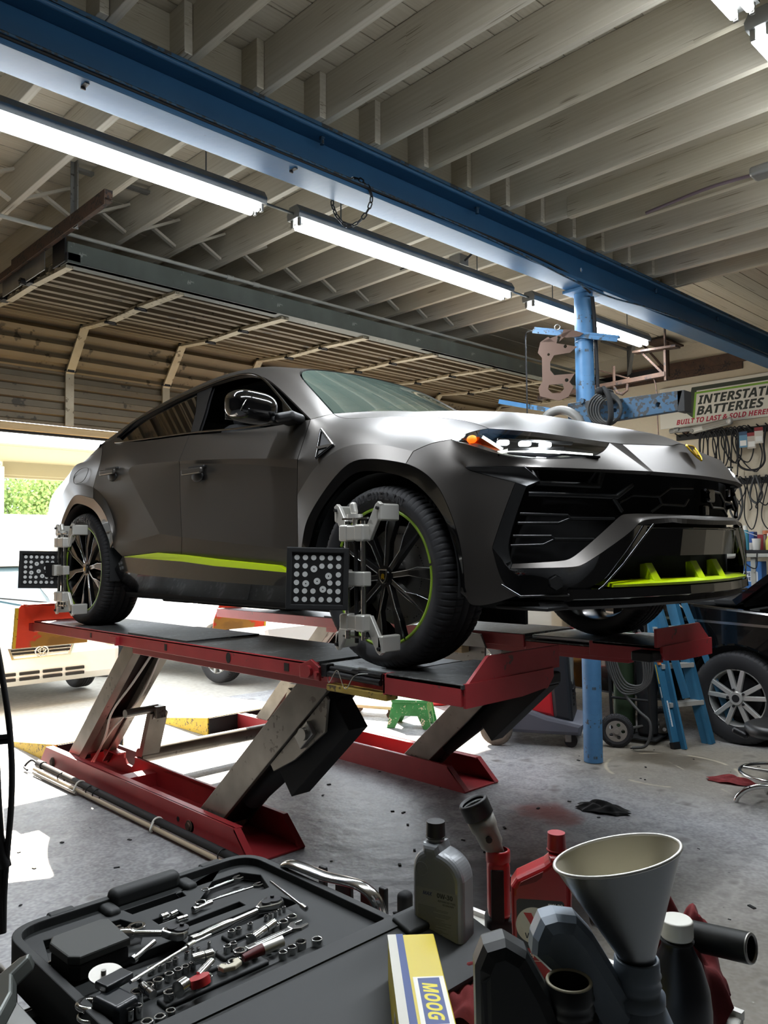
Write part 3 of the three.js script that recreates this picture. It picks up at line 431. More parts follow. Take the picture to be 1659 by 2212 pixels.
{
  const verts = [], id = new Map(), faces = [], sharp = new Set(), k2 = (a, b) => a < b ? a + '_' + b : b + '_' + a;
  const vid = (n, m) => { const c = CAGE[n], nm = m && c[2] !== 0 ? n + '~' : n; if (!id.has(nm)) { id.set(nm, verts.length); verts.push(m ? [c[0], c[1], -c[2]] : c.slice()); } return id.get(nm); };
  const centre = V3();
  for (const [part, list] of Object.entries(CAGE_FACES)) for (const f of list.split(';')) for (const m of [0, 1]) {
    let v = f.split(' ').map((n) => vid(n, m)); const P = v.map((i) => V3(...verts[i]));
    const n = V3(), c = V3(); P.forEach((p, i) => { const q = P[(i + 1) % P.length]; n.x += (p.y - q.y) * (p.z + q.z); n.y += (p.z - q.z) * (p.x + q.x); n.z += (p.x - q.x) * (p.y + q.y); c.add(p); }); c.divideScalar(P.length);
    centre.set(Math.max(-3.2, Math.min(0.3, c.x)), 0.7, 0);
    if (n.dot(c.clone().sub(centre)) < 0) v = v.reverse();
    const one = ['hood', 'roof', 'windshield', 'tailgate', 'front_bumper', 'grille_surround'].includes(part);
    faces.push({ v, p: one ? part : part + (m ? '~' : '') });
  }
  for (const ch of CAGE_CREASE.split(';')) { const w = ch.split(' '); for (let i = 0; i + 1 < w.length; i++) for (const m of [0, 1]) sharp.add(k2(vid(w[i], m), vid(w[i + 1], m))); }
  const S = subdivide(verts, faces, sharp, 3);
  const matte = new Set(['front_door', 'rear_door', 'quarter_panel', 'tailgate', 'fender', 'front_bumper', 'hood', 'roof', 'grille_surround']);
  for (const p of new Set(S.faces.map((f) => f.p))) {
    const n = p.replace('~', '');
    if (n === 'headlight') continue;
    if (n === 'windshield') { obj('windshield', panelGeo(S, p, 0.012, 0.006, -0.004), phy({ color: 0xa9cbbf, roughness: 0.015, transmission: 0.85, thickness: 0, ior: 2.3, clearcoat: 1, clearcoatRoughness: 0.01 }), CAR); obj('windshield_seal', panelGeo(S, p, 0, 0.02, -0.012), M.black, CAR).scale.set(1, 1, 1); CAR.children.pop(); continue; }
    const m = obj(n, panelGeo(S, p, matte.has(n) ? 0.0022 : 0, 0.02), matte.has(n) ? bodyMatte : M.blackGloss, CAR, true);
    if (n === 'bumper_blade') m.material = std({ color: 0x0c0d0e, roughness: 0.45 });
  }
  // headlamps: dark bowl, light guides, amber marker, clear lens
  for (const s of [0, 1]) {
    const p = 'headlight' + (s ? '~' : ''), H = new THREE.Group(); H.name = 'headlight'; CAR.add(H);
    const k = s ? -1 : 1, f = (q) => [q[0], q[1], q[2] * k];
    obj('bowl', panelGeo(S, p, 0.002, 0, -0.045), std({ color: 0x1a1b1d, roughness: 0.35, metalness: 0.5 }), H);
    obj('lens', panelGeo(S, p, 0.003, 0.02, 0), phy({ color: 0xffffff, roughness: 0.01, transmission: 1, thickness: 0 }), H);
    const lit = std({ color: 0xffffff, emissive: 0xf6ffe8, emissiveIntensity: 0.9 }), led = std({ color: 0xffffff, emissive: 0xe8f4ff, emissiveIntensity: 1.6 }), amb = std({ color: 0xff8a20, emissive: 0xff5a10, emissiveIntensity: 1.4 }), amber = phy({ color: 0x8a3a14, roughness: 0.2, clearcoat: 1 });
    const B = (q, a, b, w) => { const o = bar(f(a), f(b), w, w * 0.5, V3(0.5, 0, k)); return o; };
    obj('light_guide', [B(0, [0.551, 0.929, 0.948], [0.63, 0.875, 0.93], 0.012), B(0, [0.61, 0.864, 0.932], [0.65, 0.87, 0.915], 0.012), B(0, [0.65, 0.87, 0.912], [0.765, 0.863, 0.79], 0.011), B(0, [0.765, 0.863, 0.79], [0.845, 0.854, 0.65], 0.011)], lit, H);
    obj('lamp_module', [[0.63, 0.9, 0.925], [0.69, 0.895, 0.87], [0.74, 0.89, 0.81]].map((c) => rb(0.045, 0.02, 0.035, 0.008, c[0], c[1], c[2] * k, 0, 0.9 * k, 0)), led, H);
    obj('reflector', [bar(f([0.6, 0.915, 0.92]), f([0.8, 0.897, 0.72]), 0.03, 0.01, V3(0, 1, 0)), bar(f([0.64, 0.872, 0.915]), f([0.78, 0.878, 0.75]), 0.03, 0.01, V3(0, 1, 0))], M.chrome, H);
    obj('lamp_visor', [bar(f([0.62, 0.853, 0.945]), f([0.76, 0.843, 0.815]), 0.012, 0.008), bar(f([0.76, 0.843, 0.815]), f([0.79, 0.852, 0.775]), 0.012, 0.008), bar(f([0.79, 0.852, 0.775]), f([0.866, 0.845, 0.635]), 0.012, 0.008)], M.blackGloss, H);
    const tri = (pts, t) => { const g = new THREE.BufferGeometry(), o = [...pts.map(f), ...pts.map((q) => f([q[0] - t, q[1], q[2] - t]))].flat(); g.setAttribute('position', new THREE.Float32BufferAttribute(o, 3)); g.setIndex([0, 1, 2, 0, 2, 3, 4, 6, 5, 4, 7, 6, 0, 4, 1, 1, 4, 5, 1, 5, 2, 2, 5, 6, 2, 6, 3, 3, 6, 7, 3, 7, 0, 0, 7, 4]); const q = g.toNonIndexed(); q.computeVertexNormals(); return q; };
    obj('amber_marker', tri([[0.43, 0.938, 0.93], [0.53, 0.932, 0.945], [0.62, 0.874, 0.927], [0.585, 0.868, 0.945]], 0.01), amber, H);
    obj('marker_bulb', sph(0.016, 0.495, 0.926, 0.945 * k, 1.4, 1, 1), amb, H);
    const pl = new THREE.PointLight(0xeef6ff, 0.25, 0, 2); pl.position.set(0.78, 0.89, 0.86 * k); H.add(pl);
  }
}
// side windows: panes inset below the frame line; the front pane of each side is wound down
const zOn = (y) => 0.885 - 0.575 * (y - 1.19) - 0.018;
function sidePane(pts, k, t = 0.005) {
  const s = shape(pts), g = new THREE.ShapeGeometry(s), p = g.attributes.position;
  const back = g.clone(), q = back.attributes.position;
  for (let i = 0; i < p.count; i++) { const z = zOn(p.getY(i)); p.setZ(i, z * k); q.setZ(i, (z - t) * k); }
  if (k < 0) g.index.array.reverse(); else back.index.array.reverse();
  g.computeVertexNormals(); back.computeVertexNormals(); return [g, back];
}
const yellowTrim = phy({ color: 0xb9d400, roughness: 0.3, clearcoat: 0.6, clearcoatRoughness: 0.2 });
for (const k of [1, -1]) {
  obj('rear_side_window', sidePane([[-2.77, 1.262], [-2.6, 1.252], [-2.119, 1.226], [-1.755, 1.207], [-1.845, 1.36], [-1.965, 1.505], [-2.239, 1.468], [-2.59, 1.39]], k), M.glassDark, CAR);
  obj('window_pillar', sidePane([[-1.755, 1.207], [-1.66, 1.2], [-1.71, 1.33], [-1.76, 1.425], [-1.8, 1.522], [-1.965, 1.507], [-1.84, 1.36]], k, 0.02), M.black, CAR);
  obj('quarter_window', sidePane([[-0.66, 1.155], [-0.8, 1.165], [-0.93, 1.315], [-0.86, 1.272]], k), M.glassDark, CAR);
  const line = (pts, r) => tube(pts.map(([x, y]) => [x, y, (zOn(y) + 0.02) * k]), r, 60, 6);
  obj('window_trim', [line([[-0.66, 1.152], [-1.08, 1.162], [-1.72, 1.205], [-2.12, 1.223], [-2.6, 1.246], [-2.77, 1.258]], 0.006), line([[-0.66, 1.158], [-0.96, 1.337], [-1.184, 1.462], [-1.317, 1.515], [-1.446, 1.541], [-1.636, 1.546], [-1.93, 1.525], [-2.24, 1.483], [-2.61, 1.4], [-2.785, 1.3]], 0.007)], M.blackGloss, CAR);
  // lime flash over the sill
  const strip = prism([[-2.388, 0.471], [-1.957, 0.495], [-1.63, 0.481], [-1.322, 0.46], [-0.727, 0.428], [-0.641, 0.392], [-1.322, 0.419], [-1.663, 0.442], [-2.388, 0.468]].map(([x, y]) => [x, y]), 0.94, 0.966, 0.003); if (k < 0) strip.scale(1, 1, -1);
  if (k < 0) { const ix = strip.attributes.position.array; for (let i = 0; i < ix.length; i += 9) for (let c = 0; c < 3; c++) [ix[i + c], ix[i + 3 + c]] = [ix[i + 3 + c], ix[i + c]]; strip.computeVertexNormals(); }
  obj('lime_sill_stripe', strip, yellowTrim, CAR).userData.label = 'lime yellow stripe above the gloss sill';
  for (const [x, y, z] of [[-1.52, 0.952, 0.955], [-2.6, 1.03, 0.952]]) {
    const h = new THREE.Group(); h.name = 'door_handle'; CAR.add(h);
    obj('recess', [sph(0.06, x + 0.01, y - 0.026, z * k, 1.0, 0.55, 0.25), rb(0.17, 0.016, 0.02, 0.006, x + 0.01, y + 0.026, (z + 0.004) * k)], M.black, h);
    obj('grip', rb(0.215, 0.036, 0.024, 0.012, x, y + 0.002, (z + 0.03) * k), bodyMatte, h); obj('grip_strip', rb(0.19, 0.005, 0.008, 0.002, x, y - 0.012, (z + 0.04) * k), M.chromeWorn, h);
  }
  // fender outlet
  {
    const A = [-0.487, 1.083], B = [-0.345, 0.99], C = [-0.433, 0.934], zf = (y) => (0.958 - 0.068 * Math.max(0, (y - 0.935) / 0.13)) * k, v = ([x, y], o) => [x, y, zf(y) + o * k];
    const o = new THREE.Group(); o.name = 'fender_outlet'; CAR.add(o);
    obj('frame', [...poly([v(A, 0.01), v(B, 0.01), v(C, 0.01), v(A, 0.01)], 0.007, 6)], M.blackGloss, o);
    const g = new THREE.BufferGeometry(); g.setAttribute('position', new THREE.Float32BufferAttribute([...v(A, 0.007), ...v(B, 0.007), ...v(C, 0.007)], 3)); if (k > 0) g.setIndex([0, 2, 1]); else g.setIndex([0, 1, 2]); g.computeVertexNormals();
    obj('mesh_insert', g.toNonIndexed(), M.black, o); obj('outlet_blade', bar(v([-0.455, 0.985], 0.014), v([-0.35, 0.99], 0.014), 0.008, 0.012), M.steel, o);
  }
  // mirror
  {
    const m = new THREE.Group(); m.name = 'door_mirror'; CAR.add(m);
    const shell = sph(1, 0, 0, 0, 1, 1, 1, 40), p = shell.attributes.position;
    for (let i = 0; i < p.count; i++) { let x = p.getX(i), y = p.getY(i), z = p.getZ(i); const q = (a, e) => Math.sign(a) * Math.pow(Math.abs(a), e); x = q(x, 0.75); y = q(y, 0.7); z = q(z, 0.65); p.setXYZ(i, -0.79 + x * 0.085, 1.203 + y * 0.078 - (z + 1) * -0.006, (1.085 + z * 0.135) * k); }
    if (k < 0) shell.index.array.reverse(); shell.computeVertexNormals();
    obj('mirror_shell', shell, M.blackGloss, m);
    obj('mirror_line', tube([[-0.715, 1.17, 1.2 * k], [-0.702, 1.2, 1.19 * k], [-0.72, 1.236, 1.15 * k], [-0.74, 1.25, 1.06 * k]], 0.0022, 40, 6), M.chromeWorn, m);
    obj('mirror_glass', rb(0.006, 0.11, 0.2, 0.003, -0.868, 1.203, 1.085 * k), M.chrome, m);
    obj('mirror_arm', [rb(0.11, 0.05, 0.16, 0.022, -0.7, 1.16, 0.915 * k, 0, 0.5 * k, 0.1), rb(0.09, 0.035, 0.09, 0.015, -0.755, 1.15, 0.97 * k)], M.black, m);
  }
}
obj('fuel_flap', [tube([[-3.02, 1.09, 0.927], [-3.2, 1.1, 0.912], [-3.27, 1.06, 0.922], [-3.2, 1.0, 0.952], [-3.02, 1.01, 0.958], [-3.0, 1.05, 0.945]], 0.002, 40, 5, true)], M.black, CAR);
// wheel wells, underbody and a dark cabin so that no light leaks through the shell
{
  for (const [x, k] of [[0, 1], [0, -1], [-3.003, 1], [-3.003, -1]]) {
    const w = grid((u, v) => { const a = -0.15 + u * (PI + 0.3); return [x + Math.cos(a) * 0.445, 0.38 + Math.sin(a) * (x ? 0.46 : 0.45), k * (0.52 + v * 0.46)]; }, 24, 1);
    obj('wheel_well', [w, bx(0.86, 0.75, 0.02, x, 0.55, 0.52 * k)], M.blackSoft, CAR);
  }
  obj('underbody', [rbb(-3.9, -3.4, 0.24, 0.5, -0.8, 0.8, 0.03), rbb(-2.6, -0.42, 0.2, 0.34, -0.86, 0.86, 0.03), rbb(-3.5, 0.7, 0.25, 0.45, -0.5, 0.5, 0.03), rbb(-2.6, -2.3, 0.19, 0.24, 0.3, 0.75, 0.02), rbb(-2.2, -1.0, 0.185, 0.21, 0.45, 0.8, 0.01)], M.blackSoft, CAR);
  const int = std({ color: 0x09090a, roughness: 0.85 });
  obj('cabin_floor', [rbb(-3.6, -0.4, 0.45, 0.6, -0.84, 0.84, 0.03), rbb(-0.75, -0.35, 0.6, 1.14, -0.72, 0.72, 0.05)], int, CAR);
  for (const z of [0.4, -0.4]) { const s = new THREE.Group(); s.name = 'front_seat'; CAR.add(s); obj('cushion', rb(0.52, 0.2, 0.5, 0.06, -1.35, 0.68, z), int, s); obj('backrest', rb(0.18, 0.62, 0.48, 0.07, -1.68, 0.98, z, 0, 0, 0.22), int, s); obj('headrest', rb(0.1, 0.18, 0.26, 0.05, -1.78, 1.37, z), int, s); }
  obj('rear_bench', [rb(0.5, 0.2, 1.3, 0.06, -2.35, 0.72, 0), rb(0.18, 0.6, 1.3, 0.06, -2.65, 1.0, 0, 0, 0, 0.25)], int, CAR);
  obj('steering_wheel', tor(0.17, 0.016, -0.98, 1.0, -0.4, 0, PI / 2, 0), int, CAR);
  obj('headliner', rbb(-2.9, -1.25, 1.5, 1.52, -0.56, 0.56, 0.008), int, CAR);
}
// front end: mouth, slats, gloss panel, splitter, fins
const planX = (z) => { const a = Math.abs(z), t = [[0, 0.995], [0.2, 0.985], [0.4, 0.95], [0.55, 0.915], [0.65, 0.88], [0.8, 0.8], [0.9, 0.72], [0.94, 0.66], [0.97, 0.55]]; for (let i = 0; i + 1 < t.length; i++) if (a <= t[i + 1][0]) return t[i][1] + (t[i + 1][1] - t[i][1]) * (a - t[i][0]) / (t[i + 1][0] - t[i][0]); return 0.5; };
// sweep a profile of (outward offset, y) pairs along the bumper's plan curve
const sweep = (prof, z0, z1, n = 40) => { const closed = [...prof, prof[0]]; const P = (u, v) => { const z = z0 + (z1 - z0) * u, f = v * prof.length, i = Math.min(prof.length - 1, Math.floor(f + 1e-6)), t = f - i, a = closed[i], b = closed[i + 1]; return [planX(z) + a[0] + (b[0] - a[0]) * t, a[1] + (b[1] - a[1]) * t, z]; };
  const body = grid(P, n, prof.length), flat = body.toNonIndexed(); flat.computeVertexNormals();
  const cap = (z, r) => { const s = new THREE.ShapeGeometry(shape(prof)).rotateY(0); const p = s.attributes.position; for (let i = 0; i < p.count; i++) p.setXYZ(i, planX(z) + p.getX(i), p.getY(i), z); if (r) s.index.array.reverse(); s.computeVertexNormals(); return s; };
  return [flat, cap(z0, false), cap(z1, true)]; };
{
  const pl = (o) => ([y, z]) => [planX(z) + o, y, z];
  obj('grille_back', sweep([[-0.09, 0.32], [-0.08, 0.32], [-0.075, 0.8], [-0.085, 0.8]], -0.9, 0.9), std({ color: 0x020203, roughness: 0.95 }), CAR);
  const L = (pts, r, o, k) => poly(pts.map(([y, z]) => [planX(z) + o, y, z * k]), r, 6);
  const slat = std({ color: 0x0a0b0c, roughness: 0.3 });
  for (const k of [1, -1]) {
    obj('grille_bar', [...L([[0.703, 0.885], [0.694, 0.56], [0.744, 0.477]], 0.012, -0.022, k), ...L([[0.69, 0.575], [0.638, 0.535]], 0.01, -0.022, k)], slat, CAR);
    for (const p of [[[0.63, 0.905], [0.623, 0.757], [0.611, 0.748], [0.594, 0.79], [0.595, 0.91]], [[0.547, 0.92], [0.545, 0.816], [0.533, 0.806], [0.513, 0.84], [0.511, 0.925]]]) obj('grille_slat', L(p, 0.0055, -0.025, k), slat, CAR);
    for (const p of [[[0.611, 0.748], [0.61, 0.568]], [[0.533, 0.806], [0.531, 0.661]]]) obj('grille_slat', L(p, 0.007, -0.025, k), slat, CAR);
    obj('grille_cell', [...L([[0.673, 0.538], [0.702, 0.467], [0.703, 0.31], [0.739, 0.237], [0.745, 0.06]], 0.006, -0.03, k), ...L([[0.703, 0.31], [0.671, 0.294], [0.638, 0.361]], 0.006, -0.03, k), ...L([[0.671, 0.294], [0.67, 0.134], [0.699, 0.1]], 0.006, -0.03, k)], slat, CAR);
    obj('grille_insert', L([[0.79, 0.85], [0.745, 0.845], [0.735, 0.62], [0.79, 0.6]], 0.012, -0.04, k), M.black, CAR);
    obj('gloss_edge', [...poly([[0.962, 0.59, 0.41], [0.92, 0.436, 0.575], [0.885, 0.356, 0.66], [0.866, 0.326, 0.705], [0.7, 0.323, 0.926], [0.632, 0.365, 0.952]].map(([x, y, z]) => [x, y, z * k]), 0.005, 6)], M.blackGloss, CAR);
    const hx = new THREE.CylinderGeometry(0.026, 0.03, 0.02, 6).rotateX(PI / 2); aim(hx, [0.775, 0.371, 0.815 * k], [0.795, 0.371, 0.832 * k]); obj('parking_sensor', hx, M.black, CAR);
    obj('canard', [rbb(0.56, 0.8, 0.27, 0.285, 0.55 * k, 0.9 * k, 0.006)], M.black, CAR);
  }
  obj('radar', [rb(0.04, 0.06, 0.07, 0.01, 0.955, 0.72, -0.1), rb(0.03, 0.05, 0.05, 0.01, 0.95, 0.655, -0.07), cyl(0.018, 0.03, 0.965, 0.72, -0.08, 0, 0, PI / 2)], M.blackGloss, CAR);
  obj('upper_gloss_panel', sweep([[-0.05, 0.465], [-0.02, 0.465], [-0.005, 0.572], [-0.03, 0.572]], -0.56, 0.56), M.blackGloss, CAR);
  obj('panel_edge', [...poly([[0.942, 0.577, 0.41], [0.985, 0.577, 0.12], [0.985, 0.577, -0.12], [0.945, 0.577, -0.42]], 0.004, 6)], M.blackGloss, CAR);
  obj('front_splitter', sweep([[-0.1, 0.362], [-0.02, 0.352], [0.012, 0.35], [0.014, 0.36], [-0.02, 0.372], [-0.1, 0.376]], -0.62, 0.62), yellowTrim, CAR).userData.label = 'lime yellow splitter blade with upright fins';
  for (const [z, h] of [[0.345, 1], [0.02, 1.05], [-0.2, 1.1]]) {
    const g = prism([[0, 0], [0.085, 0], [0.035, 0.075 * h], [-0.02, 0.066 * h]], -0.02, 0.02, 0.003); T(g, planX(z) - 0.085, 0.362, z, 0, -0.25, 0);
    obj('splitter_fin', g, yellowTrim, CAR);
  }
  obj('front_lip', sweep([[-0.2, 0.3], [0.0, 0.3], [0.022, 0.31], [0.02, 0.345], [-0.02, 0.348], [-0.2, 0.335]], -0.78, 0.78), M.blackGloss, CAR);
  obj('lower_spoiler', sweep([[-0.3, 0.268], [-0.03, 0.268], [-0.01, 0.28], [-0.02, 0.298], [-0.3, 0.298]], -0.86, 0.86), M.black, CAR);
}
// shield badge
function shield(w, h, d) {
  const pts = [[-0.42, 0.5], [0.42, 0.5], [0.5, 0.4], [0.46, 0.05], [0.3, -0.3], [0, -0.52], [-0.3, -0.3], [-0.46, 0.05], [-0.5, 0.4]];
  const sc = (k) => pts.map(([x, y]) => [x * w * k, y * h * k]);
  return { rim: ext(sc(1), d, d * 0.25, [sc(0.84).reverse()]), face: ext(sc(0.86), d * 0.7, d * 0.1), mark: [ext([[-0.2 * w, -0.02 * h], [-0.12 * w, 0.16 * h], [0.05 * w, 0.2 * h], [0.22 * w, 0.1 * h], [0.16 * w, -0.03 * h], [0.2 * w, -0.2 * h], [0.1 * w, -0.2 * h], [0.03 * w, -0.07 * h], [-0.08 * w, -0.2 * h], [-0.16 * w, -0.18 * h]], d * 0.25, 0).translate(0, 0, d * 0.68)] };
}
const gold = std({ color: 0xc9a227, roughness: 0.3, metalness: 0.9 });
{
  const b = new THREE.Group(); b.name = 'shield_badge'; CAR.add(b); const s = shield(0.075, 0.09, 0.008);
  obj('badge_rim', s.rim, gold, b); obj('badge_face', s.face, M.blackGloss, b); obj('badge_mark', s.mark, gold, b);
  b.position.set(0.948, 0.9, 0); b.lookAt(CAR.localToWorld(V3(1.9, 1.6, 0)));
}
// ---------- wheels ----------
const font = await new FontLoader().loadAsync('fonts/droid/droid_sans_bold.typeface.json');
const rimBlack = phy({ color: 0x040405, roughness: 0.3, clearcoat: 0.5, clearcoatRoughness: 0.1 }), lime = std({ color: 0x86a82c, roughness: 0.4 });
function tyreGeo(R, W, rimR, n, groove = 0.007) { // tread with four rings and side-to-side cuts
  const h = W / 2, prof = [[rimR, -h * 0.78], [rimR + 0.006, -h * 0.88], [rimR + (R - rimR) * 0.45, -h * 1.0], [R - 0.03, -h * 0.95], [R - 0.012, -h * 0.86, 1], [R - 0.004, -h * 0.72, 1]];
  for (const c of [-0.46, -0.15, 0.15, 0.46]) prof.push([R, h * (c - 0.05), 2], [R - 0.008, h * (c - 0.04)], [R - 0.008, h * (c + 0.04)], [R, h * (c + 0.05), 2]);
  prof.push([R - 0.004, h * 0.72, 1], [R - 0.012, h * 0.86, 1], [R - 0.03, h * 0.95], [rimR + (R - rimR) * 0.45, h], [rimR + 0.006, h * 0.88], [rimR, h * 0.78]);
  const nu = n * 6; return grid((u, v) => { const j = Math.round(v * (prof.length - 1)), [r, z, cut] = prof[j]; const ph = Math.round(u * nu) % 6, k = (cut === 1 || (cut === 2 && Math.abs(z) > h * 0.38)) && ph < 1 ? groove : 0; const a = -u * 2 * PI; return [(r - k) * Math.cos(a), (r - k) * Math.sin(a), z]; }, nu, prof.length - 1, true);
}
function makeWheel() {
  const w = new THREE.Group(); w.name = 'wheel';
  const tyre = obj('tyre', tyreGeo(0.392, 0.285, 0.297, 84), M.rubber, w);
  const letters = [];
  const word = 'MICHELIN';
  [...word].forEach((c, i) => { const g = new TextGeometry(c, { font, size: 0.032, depth: 0.003, curveSegments: 3 }); g.computeBoundingBox(); g.translate(-(g.boundingBox.max.x + g.boundingBox.min.x) / 2, 0, 0); g.scale(1.25, 1, 1); const a = PI / 2 - 0.02 + (3.5 - i) * 0.112; g.translate(0, 0.33, 0.1392).rotateZ(a - PI / 2); letters.push(g); });
  obj('tyre_lettering', letters, std({ color: 0x2b2b2d, roughness: 0.45 }), tyre);
  obj('rim_barrel', [lathe([[0.298, -0.12], [0.29, -0.1], [0.275, 0], [0.278, 0.09], [0.294, 0.112], [0.299, 0.118], [0.302, 0.112], [0.302, -0.12]], 72).rotateX(PI / 2)], rimBlack, w);
  const ring = []; for (let i = 0; i < 5; i++) { const a0 = i / 5 * 2 * PI + 0.2, len = 2 * PI / 5 - 0.035; ring.push(new THREE.RingGeometry(0.286, 0.299, 30, 1, a0, len).translate(0, 0, 0.1205)); ring.push(tor(0.2925, 0.0062, 0, 0, 0.117, 0, 0, a0, 40, 6, len)); }
  obj('lime_rim_ring', ring, lime, w).userData.label = 'lime green ring around the rim';
  obj('hub_barrel', [cyl(0.05, 0.16, 0, 0, 0.02, PI / 2, 0, 0, 0.046, 30), cyl(0.062, 0.05, 0, 0, 0.05, PI / 2)], rimBlack, w);
  const edge = std({ color: 0xc8ccd0, roughness: 0.18, metalness: 1 });
  for (let i = 0; i < 10; i++) {
    const a = i / 10 * 2 * PI + 0.12, tw = i % 2 ? 0.1 : -0.1;
    const s = new THREE.Group(); s.name = 'spoke'; s.rotation.z = a; w.add(s);
    const blade = ext([[0.04, -0.012], [0.15, -0.013], [0.292, -0.03 + tw * 0.18], [0.294, 0.03 + tw * 0.25], [0.21, 0.026 + tw * 0.1], [0.15, 0.011], [0.04, 0.012]], 0.03, 0.003), p = blade.attributes.position;
    for (let q = 0; q < p.count; q++) { const r = p.getX(q); p.setZ(q, p.getZ(q) + 0.062 + 0.022 * Math.sin(Math.min(1, r / 0.29) * PI * 0.5) + (r > 0.28 ? -0.004 : 0)); } blade.computeVertexNormals();
    obj('blade', blade, rimBlack, s);
    const zf = (r) => 0.0935 + 0.022 * Math.sin(Math.min(1, r / 0.29) * PI * 0.5);
    obj('cut_edge', [rod([0.045, 0.011, zf(0.045)], [0.15, 0.011, zf(0.15)], 0.0022, 0.0022, 5), rod([0.15, 0.011, zf(0.15)], [0.21, 0.026 + tw * 0.1, zf(0.21)], 0.0022, 0.0022, 5), rod([0.21, 0.026 + tw * 0.1, zf(0.21)], [0.288, 0.03 + tw * 0.25, zf(0.28)], 0.0018, 0.0018, 5)], edge, s);
  }
  const cap = new THREE.Group(); cap.name = 'hub_cap'; w.add(cap); const sh = shield(0.05, 0.062, 0.006);
  obj('cap_body', cyl(0.036, 0.02, 0, 0, 0.098, PI / 2, 0, 0, 0.032, 10), rimBlack, cap);
  for (const [n, g, m] of [['cap_rim', sh.rim, std({ color: 0x9c958a, roughness: 0.3, metalness: 0.9 })], ['cap_face', sh.face, M.blackGloss], ['cap_mark', sh.mark, gold]]) obj(n, [].concat(g).map((q) => q.translate(0, 0, 0.107)), m, cap);
  obj('brake_disc', [...(() => { const holes = []; for (let i = 0; i < 60; i++) { const a = i * 0.62, r = 0.135 + (i % 5) * 0.016; holes.push(circ(r * Math.cos(a), r * Math.sin(a), 0.0035, 6)); } return [ext(circ(0, 0, 0.218, 60), 0.03, 0, holes)]; })()].map((g) => g.translate(0, 0, -0.02)), std({ color: 0x8d8a86, roughness: 0.35, metalness: 0.8 }), w);
  obj('caliper', [rb(0.1, 0.3, 0.09, 0.03, -0.2, 0.02, 0.0)], std({ color: 0x151516, roughness: 0.5 }), w);
  obj('hub_plate', cyl(0.2, 0.02, 0, 0, -0.05, PI / 2), M.blackSoft, w);
  return w;
}
{
  const w = makeWheel(); const spots = [[0, 1, 0.04], [0, -1, 0.7], [-3.003, 1, 0.33], [-3.003, -1, 1.2]];
  spots.forEach(([x, k, a], i) => { const c = i ? w.clone() : w; c.name = 'wheel'; c.position.set(x, 0.386, 0.846 * k); c.rotation.set(0, k > 0 ? 0 : PI, 0); CAR.add(c); });
}

// ---------- wheel alignment targets ----------
function dotTarget() {
  const t = new THREE.Group(); t.name = 'target_board';
  const B = 0.128;
  obj('board_plate', rb(0.256, 0.256, 0.022, 0.008, 0, 0, 0), M.black, t);
  obj('board_frame', [ext([[-B, -B], [B, -B], [B, B], [-B, B]], 0.014, 0.004, [[[-0.106, -0.106], [-0.106, 0.106], [0.106, 0.106], [0.106, -0.106]]]).translate(0, 0, 0.009)], M.blackSoft, t);
  const dotM = std({ color: 0xc4c6c4, roughness: 0.6 }), dots = [];
  const big = { '1,2': [0.002, -0.012], '2,4': [-0.006, -0.006], '2,2': [0.016, -0.028], '3,1': [0.004, -0.004], '4,3': [0.006, 0.008] }, gap = new Set(['2,3', '3,2', '3,3']);
  for (let r = 0; r < 6; r++) for (let c = 0; c < 6; c++) {
    const k = r + ',' + c; if (gap.has(k)) continue;
    const o = big[k], x = -0.086 + c * 0.0344 + (o ? o[0] : 0), y = 0.086 - r * 0.0344 + (o ? o[1] : 0);
    const rad = o ? 0.0138 : 0.011; obj('target_dot', [cyl(rad, 0.002, x, y, 0.012, PI / 2, 0, 0, rad, 20)], dotM, t);
    if (o) obj('dot_centre', cyl(0.003, 0.0026, x, y, 0.012, PI / 2, 0, 0, 0.003, 10), M.black, t);
  }
  return t;
}
